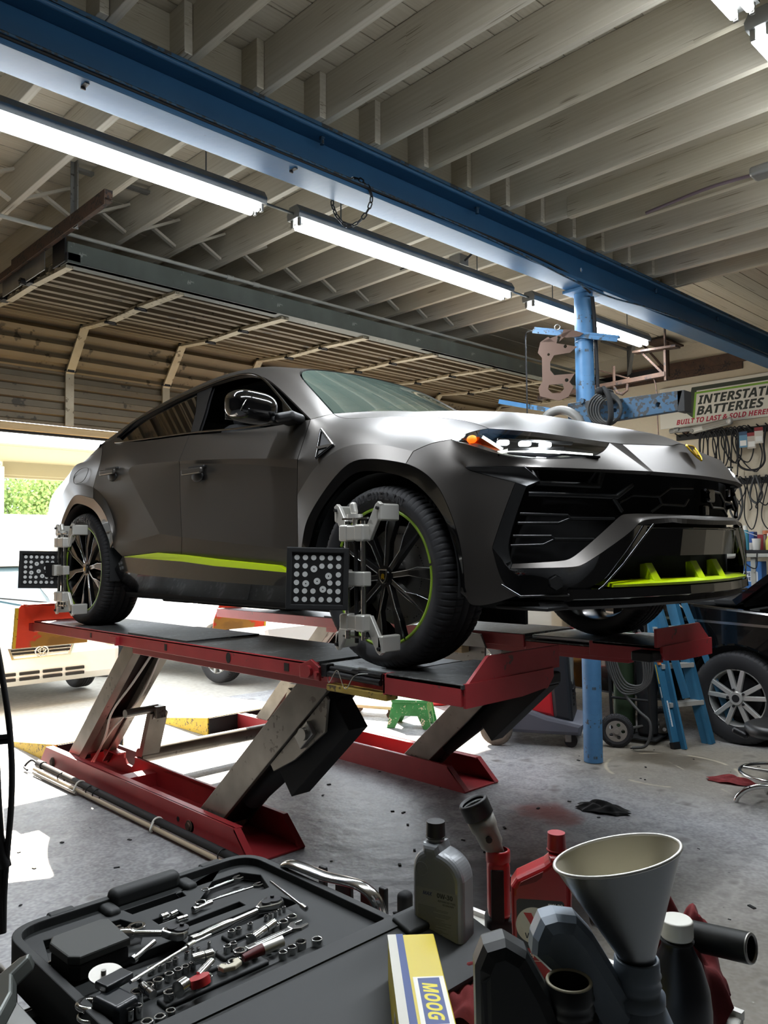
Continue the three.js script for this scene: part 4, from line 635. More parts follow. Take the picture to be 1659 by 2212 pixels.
function wheelClamp(hx, hy, hz, boardPos, turn, label) { // hub point on the wheel's face; board centre relative to the hub
  const t = thing('alignment_target', label, 'target', [hx, hy, hz], 0, 'wheel alignment targets');
  const z = 0.15;
  for (const x of [-0.05, 0.05]) obj('guide_rod', rod([x, -0.255, z], [x, 0.235, z], 0.011, 0.011, 16), M.chrome, t);
  for (const s of [1, -1]) {
    const a = new THREE.Group(); a.name = 'clamp_arm'; t.add(a);
    obj('slide_block', [rb(0.15, 0.062, 0.05, 0.008, 0, s * 0.185, z), rb(0.055, 0.07, 0.055, 0.01, -0.048, s * 0.185, z), rb(0.055, 0.07, 0.055, 0.01, 0.048, s * 0.185, z)], M.alu, a);
    for (const k of [1, -1]) {
      obj('claw', [ext([[0.055, 0.155], [0.078, 0.155], [0.13, 0.24], [0.146, 0.3], [0.128, 0.312], [0.112, 0.3], [0.06, 0.215]].map(([x, y]) => [x, y]), 0.02, 0.003).scale(k, s, k * s).translate(0, 0, k * s > 0 ? 0.12 : 0.14), rb(0.03, 0.07, 0.11, 0.008, k * 0.13, s * 0.268, 0.085)], M.alu, a);
      obj('claw_pin', rod([k * 0.13, s * 0.285, 0.03], [k * 0.13, s * 0.285, 0.15], 0.007), M.darkSteel, a);
    }
    obj('cross_bar', [bar([-0.075, s * 0.245, z], [0.08, s * 0.245, z], 0.012, 0.008)], M.chrome, a);
  }
  obj('centre_block', [rb(0.15, 0.06, 0.045, 0.006, 0, -0.005, z), rb(0.05, 0.075, 0.06, 0.006, -0.06, -0.005, z + 0.01)], M.alu, t);
  obj('lead_screw', [rod([0, -0.27, z - 0.005], [0, 0.26, z - 0.005], 0.009)], M.darkSteel, t);
  const k = new THREE.Group(); k.name = 'turn_knob'; t.add(k);
  obj('knob_stem', rod([0, 0.2, z], [0.005, 0.262, z], 0.012), M.alu, k); obj('knob_collar', cyl(0.034, 0.016, 0, 0.255, z, 0, 0, 0, 0.034, 20), M.alu, k); obj('knob_tip', [rb(0.03, 0.055, 0.028, 0.012, -0.006, 0.287, z, 0, 0, 0.25)], M.alu, k);
  const b = dotTarget(); t.add(b); b.position.set(...boardPos); b.rotation.y = turn; b.rotation.z = -0.03;
  obj('board_arm', [bar([-0.06, -0.005, z], [boardPos[0] - 0.02, boardPos[1], boardPos[2] - 0.02], 0.05, 0.1)], M.black, t);
  return t;
}
wheelClamp(0, 1.463, 0.965, [-0.1, -0.002, 0.27], 0.82, 'square dotted target clamped on the front wheel over the lift');
wheelClamp(-3.003, 1.463, 0.965, [-0.14, 0, 0.25], 1.05, 'square dotted target clamped on the rear wheel by the open door');

// ---------- alignment lift ----------
const flapMap = texture(256, (u, v) => { const n = fbm(u, v, 6, 4, 401); const d = Math.hypot((u - 0.62) / 0.42, (v - 0.02) / 0.42) + (n - 0.5) * 0.7; let c = mixc(hexc(0xe0401f), hexc(0xc6341a), n); c = mixc(c, hexc(0xa07a28), sstep(1.05, 0.9, d)); return mixc(c, hexc(0x7a5a20), sstep(0.6, 0.3, d) * 0.6); }, 1); flapMap.repeat.set(1, 1);
{
  const L = thing('alignment_lift', 'red scissor alignment lift with two dark-decked runways under the SUV', 'car lift');
  const part = (n, g, m, k) => { const gs = [].concat(g); if (k < 0) gs.forEach((q) => { q = q.index ? q : q; }); const flipped = gs.map((q) => { q = q.index ? q.toNonIndexed() : q; if (k < 0) { q.scale(1, 1, -1); for (const a of Object.values(q.attributes)) { const r = a.array, s = a.itemSize; for (let i = 0; i < a.count; i += 3) for (let c = 0; c < s; c++) { const w = r[(i + 1) * s + c]; r[(i + 1) * s + c] = r[(i + 2) * s + c]; r[(i + 2) * s + c] = w; } } } return q; }); return obj(n, flipped, m, L); };
  for (const k of [1, -1]) {
    // base channel on the floor
    const side = [[-3.68, 0.0], [-3.55, 0.15], [-1.08, 0.15], [-0.93, 0.0]];
    part('base_wall', [prism(side, 0.985, 1.0), rbb(-3.55, -1.08, 0.138, 0.15, 0.945, 0.995, 0.003), bar([-1.08, 0.143, 0.98], [-0.93, 0.006, 0.98], 0.04, 0.012, V3(1, 1, 0))], M.red, k);
    part('base_wall', [prism([[-3.68, 0], [-3.55, 0.15], [-2.98, 0.15], [-2.98, 0.11], [-2.93, 0.075], [-2.86, 0.07], [-2.82, 0.1], [-2.81, 0.145], [-1.08, 0.15], [-0.93, 0]], 0.655, 0.67), rbb(-3.5, -2.98, 0.138, 0.15, 0.66, 0.72, 0.003), rbb(-2.8, -1.08, 0.138, 0.15, 0.66, 0.68, 0.003), bar([-1.08, 0.143, 0.675], [-0.93, 0.006, 0.675], 0.04, 0.012, V3(1, 1, 0))], M.red, k);
    part('base_floor', rbb(-3.6, -0.93, 0.0, 0.012, 0.67, 0.985, 0.003), M.red, k);
    part('base_web', [rbb(-2.62, -2.5, 0.01, 0.1, 0.67, 0.985, 0.003)], M.red, k);
    for (const [x, r] of [[-1.52, 0.022], [-3.42, 0.026]]) part('base_bolt', [cyl(r, 0.02, x, 0.06, 1.005, PI / 2, 0, 0, r, 6), cyl(r * 1.4, 0.006, x, 0.06, 1.002, PI / 2)], M.rust, k);
    part('base_hole', cyl(0.014, 0.004, -1.64, 0.07, 1.0, PI / 2), M.black, k);
    // front leg: wide boxed arm with a bolted plate
    const P0 = V3(-1.44, 0.1, 0), P1 = V3(-0.46, 0.98, 0), at = (f, h, z) => { const d = P1.clone().sub(P0), n = V3(d.y, -d.x, 0).normalize(); return P0.clone().addScaledVector(d, f).addScaledVector(n, h).setZ(z); };
    const quad = (f0, f1, h0, h1, z0, z1) => prism([at(f0, h0, 0), at(f1, h0, 0), at(f1, h1, 0), at(f0, h1, 0)].map((q) => [q.x, q.y]), z0, z1, 0.003);
    part('front_leg', [quad(-0.06, 1.0, -0.085, 0.075, 0.905, 0.93), quad(-0.06, 1.0, -0.085, 0.075, 0.69, 0.705), quad(0, 1.0, -0.085, -0.07, 0.7, 0.91)], M.leg, k);
    part('leg_web', quad(0.0, 0.98, -0.02, 0.06, 0.705, 0.905), M.black, k);
    part('leg_side_plate', [prism([at(0.52, 0.08, 0), at(0.97, 0.08, 0), at(0.97, 0.1, 0), at(0.88, 0.2, 0), at(0.66, 0.17, 0), at(0.52, 0.12, 0)].map((q) => [q.x, q.y]), 0.9, 0.915, 0.002)], M.leg, k);
    part('leg_lock', [prism([at(0.74, 0.1, 0), at(0.84, 0.1, 0), at(0.84, 0.17, 0), at(0.74, 0.17, 0)].map((q) => [q.x, q.y]), 0.915, 0.94, 0.004), cyl(0.03, 0.03, at(0.8, 0.135, 0).x, at(0.8, 0.135, 0).y, 0.945, PI / 2)], M.steel, k);
    part('cylinder', [rod(at(0.2, 0.06, 0.8), at(0.95, 0.15, 0.8), 0.055, 0.055, 20), quad(0.5, 0.95, 0.08, 0.26, 0.74, 0.86)], M.blackSoft, k);
    part('leg_pivot', rod([-1.5, 0.06, 0.66], [-1.5, 0.06, 1.0], 0.03), M.darkSteel, k);
    // rear leg: open channel with hoses
    const Q0 = V3(-3.26, 0.08, 0), Q1 = V3(-2.33, 0.99, 0), bt = (f, h, z) => { const d = Q1.clone().sub(Q0), n = V3(d.y, -d.x, 0).normalize(); return Q0.clone().addScaledVector(d, f).addScaledVector(n, h).setZ(z); };
    const qd = (f0, f1, h0, h1, z0, z1) => prism([bt(f0, h0, 0), bt(f1, h0, 0), bt(f1, h1, 0), bt(f0, h1, 0)].map((q) => [q.x, q.y]), z0, z1, 0.003);
    part('rear_leg', [qd(0, 1, -0.06, 0.06, 0.925, 0.945), qd(0, 1, -0.06, 0.06, 0.665, 0.685), qd(0.02, 1, 0.045, 0.06, 0.885, 0.93), qd(0.02, 1, 0.045, 0.06, 0.68, 0.725)], M.leg, k);
    part('leg_web', qd(0, 1, -0.055, -0.035, 0.685, 0.925), M.black, k);
    part('leg_shield', qd(0.12, 0.42, 0.03, 0.042, 0.69, 0.92), M.leg, k);
    part('leg_hose', [tube([bt(0.04, 0.06, 0.8), bt(0.3, 0.07, 0.83), bt(0.5, 0.06, 0.87), bt(0.75, 0.07, 0.84), bt(1, 0.06, 0.8)], 0.008), tube([bt(0.04, 0.06, 0.82), bt(0.35, 0.07, 0.8), bt(0.6, 0.07, 0.72), bt(1, 0.06, 0.74)], 0.006)], M.whitePlastic, k);
    // synchroniser arm
    part('sync_arm', [bar([-2.75, 0.16, 0.6], [-2.62, 0.48, 0.6], 0.13, 0.05, V3(1, 0, 0)), rbb(-2.68, -2.56, 0.44, 0.52, 0.57, 0.64, 0.004)], M.leg, k); part('sync_pin', [rod([-2.63, 0.5, 0.6], [-2.6, 0.5, 0.85], 0.028), cyl(0.03, 0.02, -2.62, 0.46, 0.635, PI / 2)], M.steel, k);
    // runway
    part('runway_deck', [rbb(-3.64, -0.36, 1.055, 1.074, 0.52, 1.05, 0.003), rbb(0.12, 0.53, 1.055, 1.074, 0.5, 1.06, 0.003)], M.deck, k);
    part('deck_plate', [rbb(-2.2, -1.5, 1.0745, 1.082, 0.54, 1.03, 0.002)], M.deck, k);
    part('deck_well', [rbb(-0.36, 0.12, 1.03, 1.045, 0.52, 1.0, 0.003)], M.deck, k);
    part('turn_plate', [rbb(-0.31, 0.1, 1.05, 1.0712, 0.55, 1.01, 0.006)], std({ map: worn(0xb4b8ba, 0x9a9ea0, 0x6a6c6e, 0.8, 0.4, 405), roughness: 0.38, metalness: 0.5 }), k);
    part('runway_side', [rbb(-3.64, -0.34, 1.0, 1.072, 1.045, 1.06, 0.003), rbb(-3.64, -0.34, 1.06, 1.073, 1.03, 1.06, 0.003)], M.red, k); part('runway_side', rbb(-3.64, -0.34, 1.0, 1.072, 0.51, 0.525, 0.003), M.red, k);
    part('runway_side', rbb(0.1, 0.52, 0.99, 1.072, 1.045, 1.06, 0.003), M.red, k); part('runway_side', rbb(0.1, 0.52, 0.99, 1.072, 0.5, 0.515, 0.003), M.red, k);
    part('runway_ledge', [rbb(-0.34, 0.12, 0.985, 1.03, 0.995, 1.01, 0.003), rbb(-0.34, 0.12, 0.985, 1.04, 0.52, 0.535, 0.003), rbb(0.1, 0.115, 0.985, 1.072, 1.0, 1.06, 0.003)], M.red, k);
    part('ledge_trim', [rbb(-0.26, 0.12, 0.96, 0.99, 0.99, 1.06, 0.006)], M.yellowWorn, k);
    for (const [x, w, h] of [[-2.66, 0.02, 0.03], [-1.675, 0.026, 0.036], [-0.545, 0.036, 0.036]]) part('side_slot', bx(w, h, 0.004, x, 1.035, 1.0605), M.black, k);
    part('side_slot', cyl(0.024, 0.004, -1.04, 1.03, 1.0605, PI / 2).scale(0.85, 1.15, 1).translate(-0.15, -0.15, 0), M.black, k);
    part('side_bracket', [rbb(-2.34, -2.26, 1.01, 1.05, 1.06, 1.075, 0.003), rbb(-2.27, -2.25, 1.0, 1.055, 1.06, 1.085, 0.003)], M.red, k);
    part('hinge_plate', [prism([[-0.43, 1.0], [-0.29, 1.0], [-0.29, 1.06], [-0.35, 1.09], [-0.43, 1.06]], 1.06, 1.075, 0.003), cyl(0.026, 0.02, -0.36, 1.037, 1.08, PI / 2), cyl(0.012, 0.03, -0.3, 1.03, 1.075, PI / 2)], M.red, k);
    part('plate_lock', [rod([-0.27, 1.055, 1.04], [0.08, 1.055, 1.04], 0.012), rod([-0.27, 1.035, 1.05], [0.08, 1.03, 1.05], 0.014), rod([-0.2, 1.06, 1.045], [-0.05, 1.055, 1.055], 0.006), rbb(-0.29, -0.25, 1.02, 1.075, 1.02, 1.065, 0.004)], M.darkSteel, k);
    part('lock_wire', tube([[-0.26, 1.08, 1.05], [-0.23, 1.0, 1.07], [-0.16, 1.06, 1.08], [-0.12, 0.985, 1.07], [-0.05, 1.05, 1.075], [0.02, 1.06, 1.04]], 0.0022, 60, 5), M.chromeWorn, k);
    part('under_rail', [rbb(-2.2, 0.3, 0.96, 1.0, 0.56, 0.62, 0.004), rbb(-2.2, -0.3, 0.95, 1.0, 0.95, 1.0, 0.004)], M.red, k);
    part('front_stop', [prism([[-1.03, 1.072], [-0.91, 1.165], [-0.43, 1.165], [-0.43, 1.072]].map(([a, b]) => [-a, b]).reverse(), 0, 0.014).rotateY(-PI / 2).translate(0.53, 0, 0), prism([[1.05, 0.985], [1.05, 1.075], [0.48, 1.075], [0.48, 1.04], [0.52, 1.0], [0.7, 0.985]].reverse(), 0, 0.014).rotateY(-PI / 2).translate(0.535, 0, 0)], M.red, k);
    part('end_bracket', [rbb(0.4, 0.52, 1.0, 1.05, 0.4, 0.5, 0.01)], M.black, k);
    // hanging ramp flap at the rear
    const fl = part('ramp_flap', [ext([[0, 0], [0.56, 0], [0.56, 0.1], [0.5, 0.3], [0.5, 0.335], [0.03, 0.335], [0, 0.3]], 0.012, 0.002)].map((g) => { const u = g.attributes.uv, p = g.attributes.position; for (let i = 0; i < p.count; i++) u.setXY(i, p.getX(i) / 0.56, p.getY(i) / 0.335); return frame(g, [-3.82, 0.862, 1.14], [0, 0, -1], [0.2, 1, 0]); }), std({ roughness: 0.5, color: 0xffffff }), k); fl.material.map = flapMap;
    part('flap_edge', [bar([-3.815, 0.862, 1.145], [-3.752, 1.17, 1.145], 0.022, 0.02)], M.yellow, k);
    part('flap_lip', [rbb(-3.78, -3.65, 1.175, 1.195, 0.62, 1.1, 0.004)], M.redBright, k);
    part('flap_hinge', [rod([-3.68, 1.03, 0.6], [-3.68, 1.03, 1.06], 0.022), rbb(-3.75, -3.64, 0.99, 1.05, 1.0, 1.06, 0.006)], M.red, k);
  }
  part('torque_tube', [rod([-2.77, 0.16, -0.66], [-2.77, 0.16, 0.66], 0.052, 0.052, 24)], M.leg, 1);
  obj('warning_label', bx(0.2, 0.035, 0.004, -0.75, 0.975, 0.563, 0, 0, 0), M.yellowWorn, L);
  obj('knee_plate', [prism([[-1.16, 0.66], [-0.92, 0.98], [-0.66, 0.98], [-0.66, 0.86], [-0.98, 0.62]], -0.56, -0.545, 0.002), cyl(0.02, 0.02, -1.03, 0.72, -0.54, PI / 2), cyl(0.02, 0.02, -0.97, 0.69, -0.54, PI / 2)], M.galv, L);
  obj('wood_block', rbb(-0.95, -0.78, 0.93, 1.0, -0.54, -0.47, 0.006), M.rawWood, L); obj('perforated_plate', [prism([[-0.86, 0.98], [-0.58, 0.98], [-0.62, 1.06], [-0.86, 1.07]], -0.47, -0.455, 0.002)], M.galv, L);
}
function wedge(z0, z1, label) {
  const t = thing('floor_ramp', label, 'ramp', [0, 0, 0], 0, 'yellow floor ramps');
  obj('ramp_plate', prism([[-4.66, 0], [-3.54, 0], [-3.54, 0.155]], z0, z1, 0.003), M.yellow, t);
  obj('ramp_end', rbb(-3.545, -3.53, 0, 0.15, z0 + 0.01, z1 - 0.01, 0.003), M.black, t); obj('ramp_flange', rbb(-3.53, -3.0, 0.02, 0.13, (z0 + z1) / 2 - 0.12, (z0 + z1) / 2 - 0.1, 0.004), M.black, t);
  return t;
}
wedge(0.4, 0.93, 'worn yellow floor ramp ending at the base beside the pipes');
wedge(-0.98, -0.36, 'worn yellow floor ramp at the far runway by the torque tube');
{
  const t = thing('hydraulic_pipes', 'black and tan hydraulic pipes strapped along the floor beside the red base', 'pipes');
  obj('pipe', rod([-3.42, 0.055, 1.075], [-0.86, 0.05, 1.07], 0.022, 0.022, 14), M.rubber, t);
  obj('pipe', rod([-3.46, 0.03, 1.115], [-0.86, 0.025, 1.105], 0.013, 0.013, 12), std({ color: 0xa89880, roughness: 0.5 }), t);
  obj('pipe', rod([-3.4, 0.02, 1.145], [-2.7, 0.02, 1.135], 0.009), M.steel, t);
  for (const x of [-2.75, -1.72]) obj('clamp', [tor(0.034, 0.006, x, 0.045, 1.085, 0, PI / 2, 0, 20, 6), tube([[x, 0.01, 1.12], [x + 0.02, 0.03, 1.14], [x + 0.02, 0.07, 1.12]], 0.006)], M.whitePlastic, t);
  for (const x of [-2.6, -2.5, -1.05, -3.05]) obj('cable_tie', tor(0.03, 0.004, x, 0.045, 1.085, 0, PI / 2, 0, 18, 6), M.black, t);
  obj('fitting', [rod([-3.5, 0.05, 1.07], [-3.4, 0.055, 1.075], 0.03, 0.03, 8), tube([[-3.47, 0.05, 1.08], [-3.56, 0.07, 1.1], [-3.58, 0.03, 1.14], [-3.5, 0.02, 1.15]], 0.008)], M.darkSteel, t);
}

// ---------- things on the shop floor ----------
tag(obj('rag', ragGeo(0.34, 0.16, 0.06, 1.3).map((g) => T(g, -0.12, 0.002, -0.97, 0, 0.35, 0)), M.blackSoft), 'crumpled black rag lying beside the red stain on the floor', 'rag');
tag(obj('rag', ragGeo(0.34, 0.13, 0.05, 2.9).map((g) => T(g, 0.19, 0.002, -2.07, 0, 0.2, 0)), M.redRag), 'dark red rag on the floor under the chrome stool', 'rag');
{
  const t = thing('step_stool', 'low green step stool with splayed legs in the sunlight', 'stool', [-2.56, 0, -1.86], 0.55);
  const g = std({ map: worn(0x2f8a48, 0x23703a, 0xc9c2a8, 0.74, 0.3, 411), roughness: 0.45 });
  obj('top', [rb(0.33, 0.03, 0.27, 0.012, 0, 0.235, 0)], g, t);
  for (const z of [-1, 1]) obj('side_panel', ext([[-0.2, 0], [-0.13, 0], [-0.075, 0.11], [0.075, 0.11], [0.13, 0], [0.2, 0], [0.155, 0.225], [-0.155, 0.225]], 0.016, 0.003).applyMatrix4(new THREE.Matrix4().makeRotationX(z * -0.12)).translate(0, 0, z * 0.145 - 0.008), g, t);
  for (const x of [-1, 1]) obj('end_panel', ext([[-0.15, 0], [-0.09, 0], [-0.04, 0.13], [0.04, 0.13], [0.09, 0], [0.15, 0], [0.115, 0.225], [-0.115, 0.225]], 0.016, 0.003).rotateY(PI / 2).applyMatrix4(new THREE.Matrix4().makeRotationZ(x * 0.12)).translate(x * 0.172 - 0.008, 0, 0), g, t);
}
function simpleTyre(R, W, rim, mat = M.rubber) { return tyreGeo(R, W, rim, 60); }
{
  const t = thing('ac_machine', 'red and grey wheeled service machine behind the lift runway', 'machine', [-1.46, 0, -2.22], 0.5);
  const grey = std({ color: 0x5a5c66, roughness: 0.6 }), redP = std({ color: 0xc8242c, roughness: 0.4 });
  obj('base_shell', ext([[-0.34, 0.1], [0.36, 0.1], [0.38, 0.19], [0.1, 0.24], [-0.2, 0.34], [-0.36, 0.36], [-0.4, 0.2]], 0.56, 0.03).translate(0, 0, -0.28), grey, t);
  obj('body', ext([[-0.3, 0.3], [-0.1, 0.26], [0.16, 0.225], [0.12, 0.84], [-0.02, 0.88], [-0.22, 0.5], [-0.31, 0.46]], 0.46, 0.03).translate(0, 0, -0.23), redP, t);
  obj('front_panel', ext([[0.15, 0.22], [0.3, 0.2], [0.26, 0.85], [0.1, 0.9]], 0.5, 0.03).translate(0, 0, -0.25), std({ color: 0x23262c, roughness: 0.5 }), t);
  obj('badge_plate', ext([[-0.1, 0.05], [0, 0.08], [0.1, 0.05], [0.08, -0.22], [0, -0.26], [-0.09, -0.22]], 0.02, 0.004).rotateY(PI / 2).translate(0.27, 0.72, 0.02), std({ color: 0xaab0ac, roughness: 0.35, metalness: 0.4 }), t);
  obj('badge_cap', ext([[-0.12, 0], [0, 0.04], [0.12, 0], [0.12, 0.05], [0, 0.1], [-0.12, 0.05]], 0.02, 0.004).rotateY(PI / 2).translate(0.27, 0.79, 0.02), redP, t);
  for (let i = 0; i < 3; i++) obj('vent_slot', rb(0.02, 0.03, 0.18, 0.008, 0.292, 0.42 - i * 0.055, -0.02), M.black, t);
  obj('nozzle', [cyl(0.035, 0.08, -0.31, 0.44, 0.12, 0, 0, PI / 2, 0.028)], M.steel, t);
  for (const z of [0.3, -0.3]) { const w = new THREE.Group(); w.name = 'rear_wheel'; t.add(w); w.position.set(-0.3, 0.13, z); obj('tyre', simpleTyre(0.13, 0.07, 0.07), std({ color: 0x6a6258, roughness: 0.85 }), w); obj('hub', [cyl(0.072, 0.05, 0, 0, 0, PI / 2), cyl(0.02, 0.09, 0, 0, 0, PI / 2), tor(0.06, 0.008, 0, 0, 0.026)], std({ color: 0x9a8f86, roughness: 0.5 }), w); }
  for (const z of [0.22, -0.22]) { const c = new THREE.Group(); c.name = 'caster'; t.add(c); obj('fork', [rb(0.05, 0.09, 0.04, 0.008, 0.26, 0.085, z)], M.galv, c); obj('wheel', [cyl(0.05, 0.03, 0.28, 0.05, z, PI / 2)], M.rubber, c); }
  tag(obj('machine_cable', tube([[-1.7, 0.35, -2.25], [-1.78, 0.2, -2.1], [-1.74, 0.03, -1.98], [-1.66, 0.02, -2.02]], 0.009, 40, 6), M.rubber), 'thin cable drooping to the floor beside the machine wheel', 'cable');
}
{
  const t = thing('yellow_bucket', 'yellow plastic mop bucket on small casters behind the lift leg', 'bucket', [-2.12, 0, -2.5], 0.3);
  obj('tub', [ext([[-0.22, 0.1], [0.22, 0.1], [0.27, 0.46], [-0.27, 0.46]], 0.36, 0.03).translate(0, 0, -0.18), rb(0.58, 0.03, 0.42, 0.012, 0, 0.46, 0)], std({ color: 0xd8901a, roughness: 0.45 }), t);
  for (const x of [-0.2, 0.2]) for (const z of [-0.14, 0.14]) obj('caster', [cyl(0.035, 0.03, x, 0.035, z, PI / 2), rb(0.03, 0.07, 0.03, 0.006, x, 0.08, z)], M.rubber, t);
}
{ // red oxy bottles / bins in the sun
  const t = thing('red_can', 'small red can standing in the sunlight beyond the green stool', 'can', [-3.05, 0, -2.75]); obj('can_body', lathe([[0, 0], [0.1, 0], [0.105, 0.02], [0.105, 0.3], [0.08, 0.34], [0.03, 0.35], [0.03, 0.38], [0, 0.38]]), std({ color: 0xb01c20, roughness: 0.4 }), t); obj('can_handle', tor(0.05, 0.008, 0, 0.37, 0, 0, 0, 0, 20, 6, PI), M.steel, t);
  const u = thing('wood_dolly', 'low wooden dolly board on casters in the bright doorway', 'dolly', [-3.15, 0, -1.95], 0.4); obj('board', rb(0.5, 0.03, 0.3, 0.006, 0, 0.1, 0), M.rawWood, u); for (const x of [-0.2, 0.2]) for (const z of [-0.1, 0.1]) obj('caster', [cyl(0.03, 0.02, x, 0.03, z, PI / 2), rb(0.03, 0.05, 0.03, 0.005, x, 0.062, z)], M.rust, u);
}
{ // welding hand truck behind the post
  const t = thing('hand_truck', 'dark hand truck with gas cylinders and hose behind the blue post', 'hand truck', [-0.86, 0, -2.75], 0.15);
  obj('frame', [...poly([[-0.16, 0.06, 0.12], [-0.16, 1.0, 0.2], [-0.16, 1.12, 0.3]], 0.014), ...poly([[0.16, 0.06, 0.12], [0.16, 1.0, 0.2], [0.16, 1.12, 0.3]], 0.014), rod([-0.16, 0.35, 0.145], [0.16, 0.35, 0.145], 0.011), rod([-0.16, 0.75, 0.18], [0.16, 0.75, 0.18], 0.011), rbb(-0.2, 0.2, 0.03, 0.045, -0.2, 0.14)], M.blackSoft, t);
  for (const [x, r, h, c, lb] of [[-0.1, 0.085, 0.95, 0x33452f, 'cylinder'], [0.09, 0.08, 0.8, 0x26282a, 'cylinder']]) obj('gas_cylinder', lathe([[0, 0.05], [r * 0.9, 0.05], [r, 0.08], [r, h - 0.12], [r * 0.8, h - 0.04], [0.03, h], [0.03, h + 0.05], [0, h + 0.05]]).translate(x, 0, 0), std({ color: c, roughness: 0.5, metalness: 0.3 }), t);
  for (const [x, z] of [[-0.04, 0.34], [0.16, -0.14]]) { const w = new THREE.Group(); w.name = 'wheel'; t.add(w); w.position.set(x, 0.13, z); w.rotation.y = 0.35; obj('tyre', simpleTyre(0.13, 0.07, 0.08), M.rubber, w); obj('hub', [ext(circ(0, 0, 0.082, 24), 0.012, 0, [0, 1, 2, 3, 4].map((i) => circ(0.05 * Math.cos(i * 1.257), 0.05 * Math.sin(i * 1.257), 0.016, 10))).translate(0, 0, 0.02), cyl(0.022, 0.07, 0, 0, 0.01, PI / 2)], std({ color: 0x77716a, roughness: 0.5 }), w); }
  obj('axle', rod([-0.04, 0.13, 0.34], [0.16, 0.13, -0.14], 0.012), M.steel, t);
  const h = []; for (let i = 0; i < 5; i++) h.push(tube([[-0.1 + i * 0.015, 0.92, 0.24], [-0.13 + i * 0.02, 0.7, 0.27 + i * 0.008], [0.0 + i * 0.01, 0.42 + i * 0.02, 0.3], [0.2 - i * 0.012, 0.5, 0.28], [0.22 - i * 0.02, 0.78, 0.25], [0.12, 0.92, 0.24]], 0.0085, 50, 6));
  obj('hose', h, M.hose, t); obj('hose', tube([[-0.12, 0.9, 0.22], [-0.14, 0.6, 0.24], [0.12, 0.3, 0.3], [0.22, 0.22, 0.32], [0.2, 0.05, 0.36], [0.1, 0.02, 0.38]], 0.012, 50, 8), M.hose, t);
}
{ // step ladder folded, leaning away
  const t = thing('step_ladder', 'folded blue fibreglass step ladder with orange clips leaning by the dark car', 'ladder');
  const F0 = V3(-0.49, 0.0, -2.68), F1 = V3(-0.9, 1.62, -2.84), G0 = V3(-0.36, 0.0, -3.02), G1 = V3(-0.76, 1.62, -3.02);
  const rail = (a, b, w = 0.08) => [bar(a, b, 0.012, w, V3(0.4, 0, 1)), bar(a.clone().add(V3(0.02, 0, 0)), b.clone().add(V3(0.02, 0, 0)), 0.04, 0.012, V3(0.4, 0, 1))];
  const ab = (a, b, f) => a.clone().lerp(b, f);
  obj('front_rail', [bar(F0, F1, 0.075, 0.03), bar(F0.clone().add(V3(0.05, 0, -0.02)), F1.clone().add(V3(0.05, 0, -0.02)), 0.02, 0.06)], M.ladderBlue, t); obj('front_rail', [bar(G0, G1, 0.07, 0.03), bar(G0.clone().add(V3(-0.04, 0, 0.02)), G1.clone().add(V3(-0.04, 0, 0.02)), 0.02, 0.06)], M.ladderBlue, t);
  for (const f of [0.2, 0.38, 0.56, 0.74]) obj('step', [bar(ab(F0, F1, f), ab(G0, G1, f), 0.07, 0.035)], M.alu, t);
  const R0 = V3(-0.24, 0, -3.25), R1 = V3(-0.72, 1.55, -3.0), S0 = V3(-0.34, 0, -2.8), S1 = V3(-0.82, 1.58, -2.8);
  obj('rear_rail', bar(R0, R1, 0.035, 0.05), M.ladderBlue, t); obj('rear_rail', bar(ab(S0, S1, 0.24), S1, 0.035, 0.05), M.ladderBlue, t);
  obj('rail_foot', [bar(F0, ab(F0, F1, 0.03), 0.082, 0.04), bar(R0, ab(R0, R1, 0.03), 0.05, 0.06)], M.black, t); obj('spreader', [bar(ab(F0, F1, 0.45), ab(R0, R1, 0.45), 0.02, 0.006)], M.alu, t);
  for (const f of [0.41, 0.47]) obj('clip', [bar(ab(F0, F1, f - 0.02).add(V3(f > 0.45 ? -0.05 : 0.02, 0, 0.03)), ab(F0, F1, f + 0.06).add(V3(f > 0.45 ? -0.05 : 0.02, 0, 0.03)), 0.022, 0.018)], std({ color: 0xc07840, roughness: 0.4 }), t);
  const ln = (f0, f1, m, w = 0.05) => bar(ab(F0, F1, f0).add(V3(-0.004, 0, 0.0165)), ab(F0, F1, f1).add(V3(-0.004, 0, 0.0165)), w, 0.003);
  obj('yellow_label', ln(0.3, 0.39), std({ color: 0xd8b428, roughness: 0.5 }), t); obj('white_label', ln(0.235, 0.285), std({ color: 0xc8cac6, roughness: 0.5 }), t);
  const cnv = document.createElement('canvas'); cnv.width = 256; cnv.height = 64; const x = cnv.getContext('2d'); x.fillStyle = '#e6e8ea'; x.fillRect(0, 0, 256, 64); x.fillStyle = '#1b3f5c'; x.font = 'italic bold 50px sans-serif'; x.textAlign = 'center'; x.fillText('WERNER', 128, 50);
  const ct = new THREE.CanvasTexture(cnv); ct.colorSpace = THREE.SRGBColorSpace;
  const lg = new THREE.PlaneGeometry(0.2, 0.045); const a = ab(F0, F1, 0.16), d = F1.clone().sub(F0).normalize(); const o = obj('maker_label', lg, std({ map: ct, roughness: 0.5 }), t, true);
  const zx = V3(0.0, 0, 1), yv = zx.clone().cross(d.clone().negate()); o.matrixAutoUpdate = true; o.quaternion.setFromRotationMatrix(new THREE.Matrix4().makeBasis(d, V3(0, 0, 1).cross(d).normalize(), d.clone().cross(V3(0, 0, 1).cross(d).normalize()))); o.position.copy(a).add(V3(-0.002, 0, 0.0185));
}
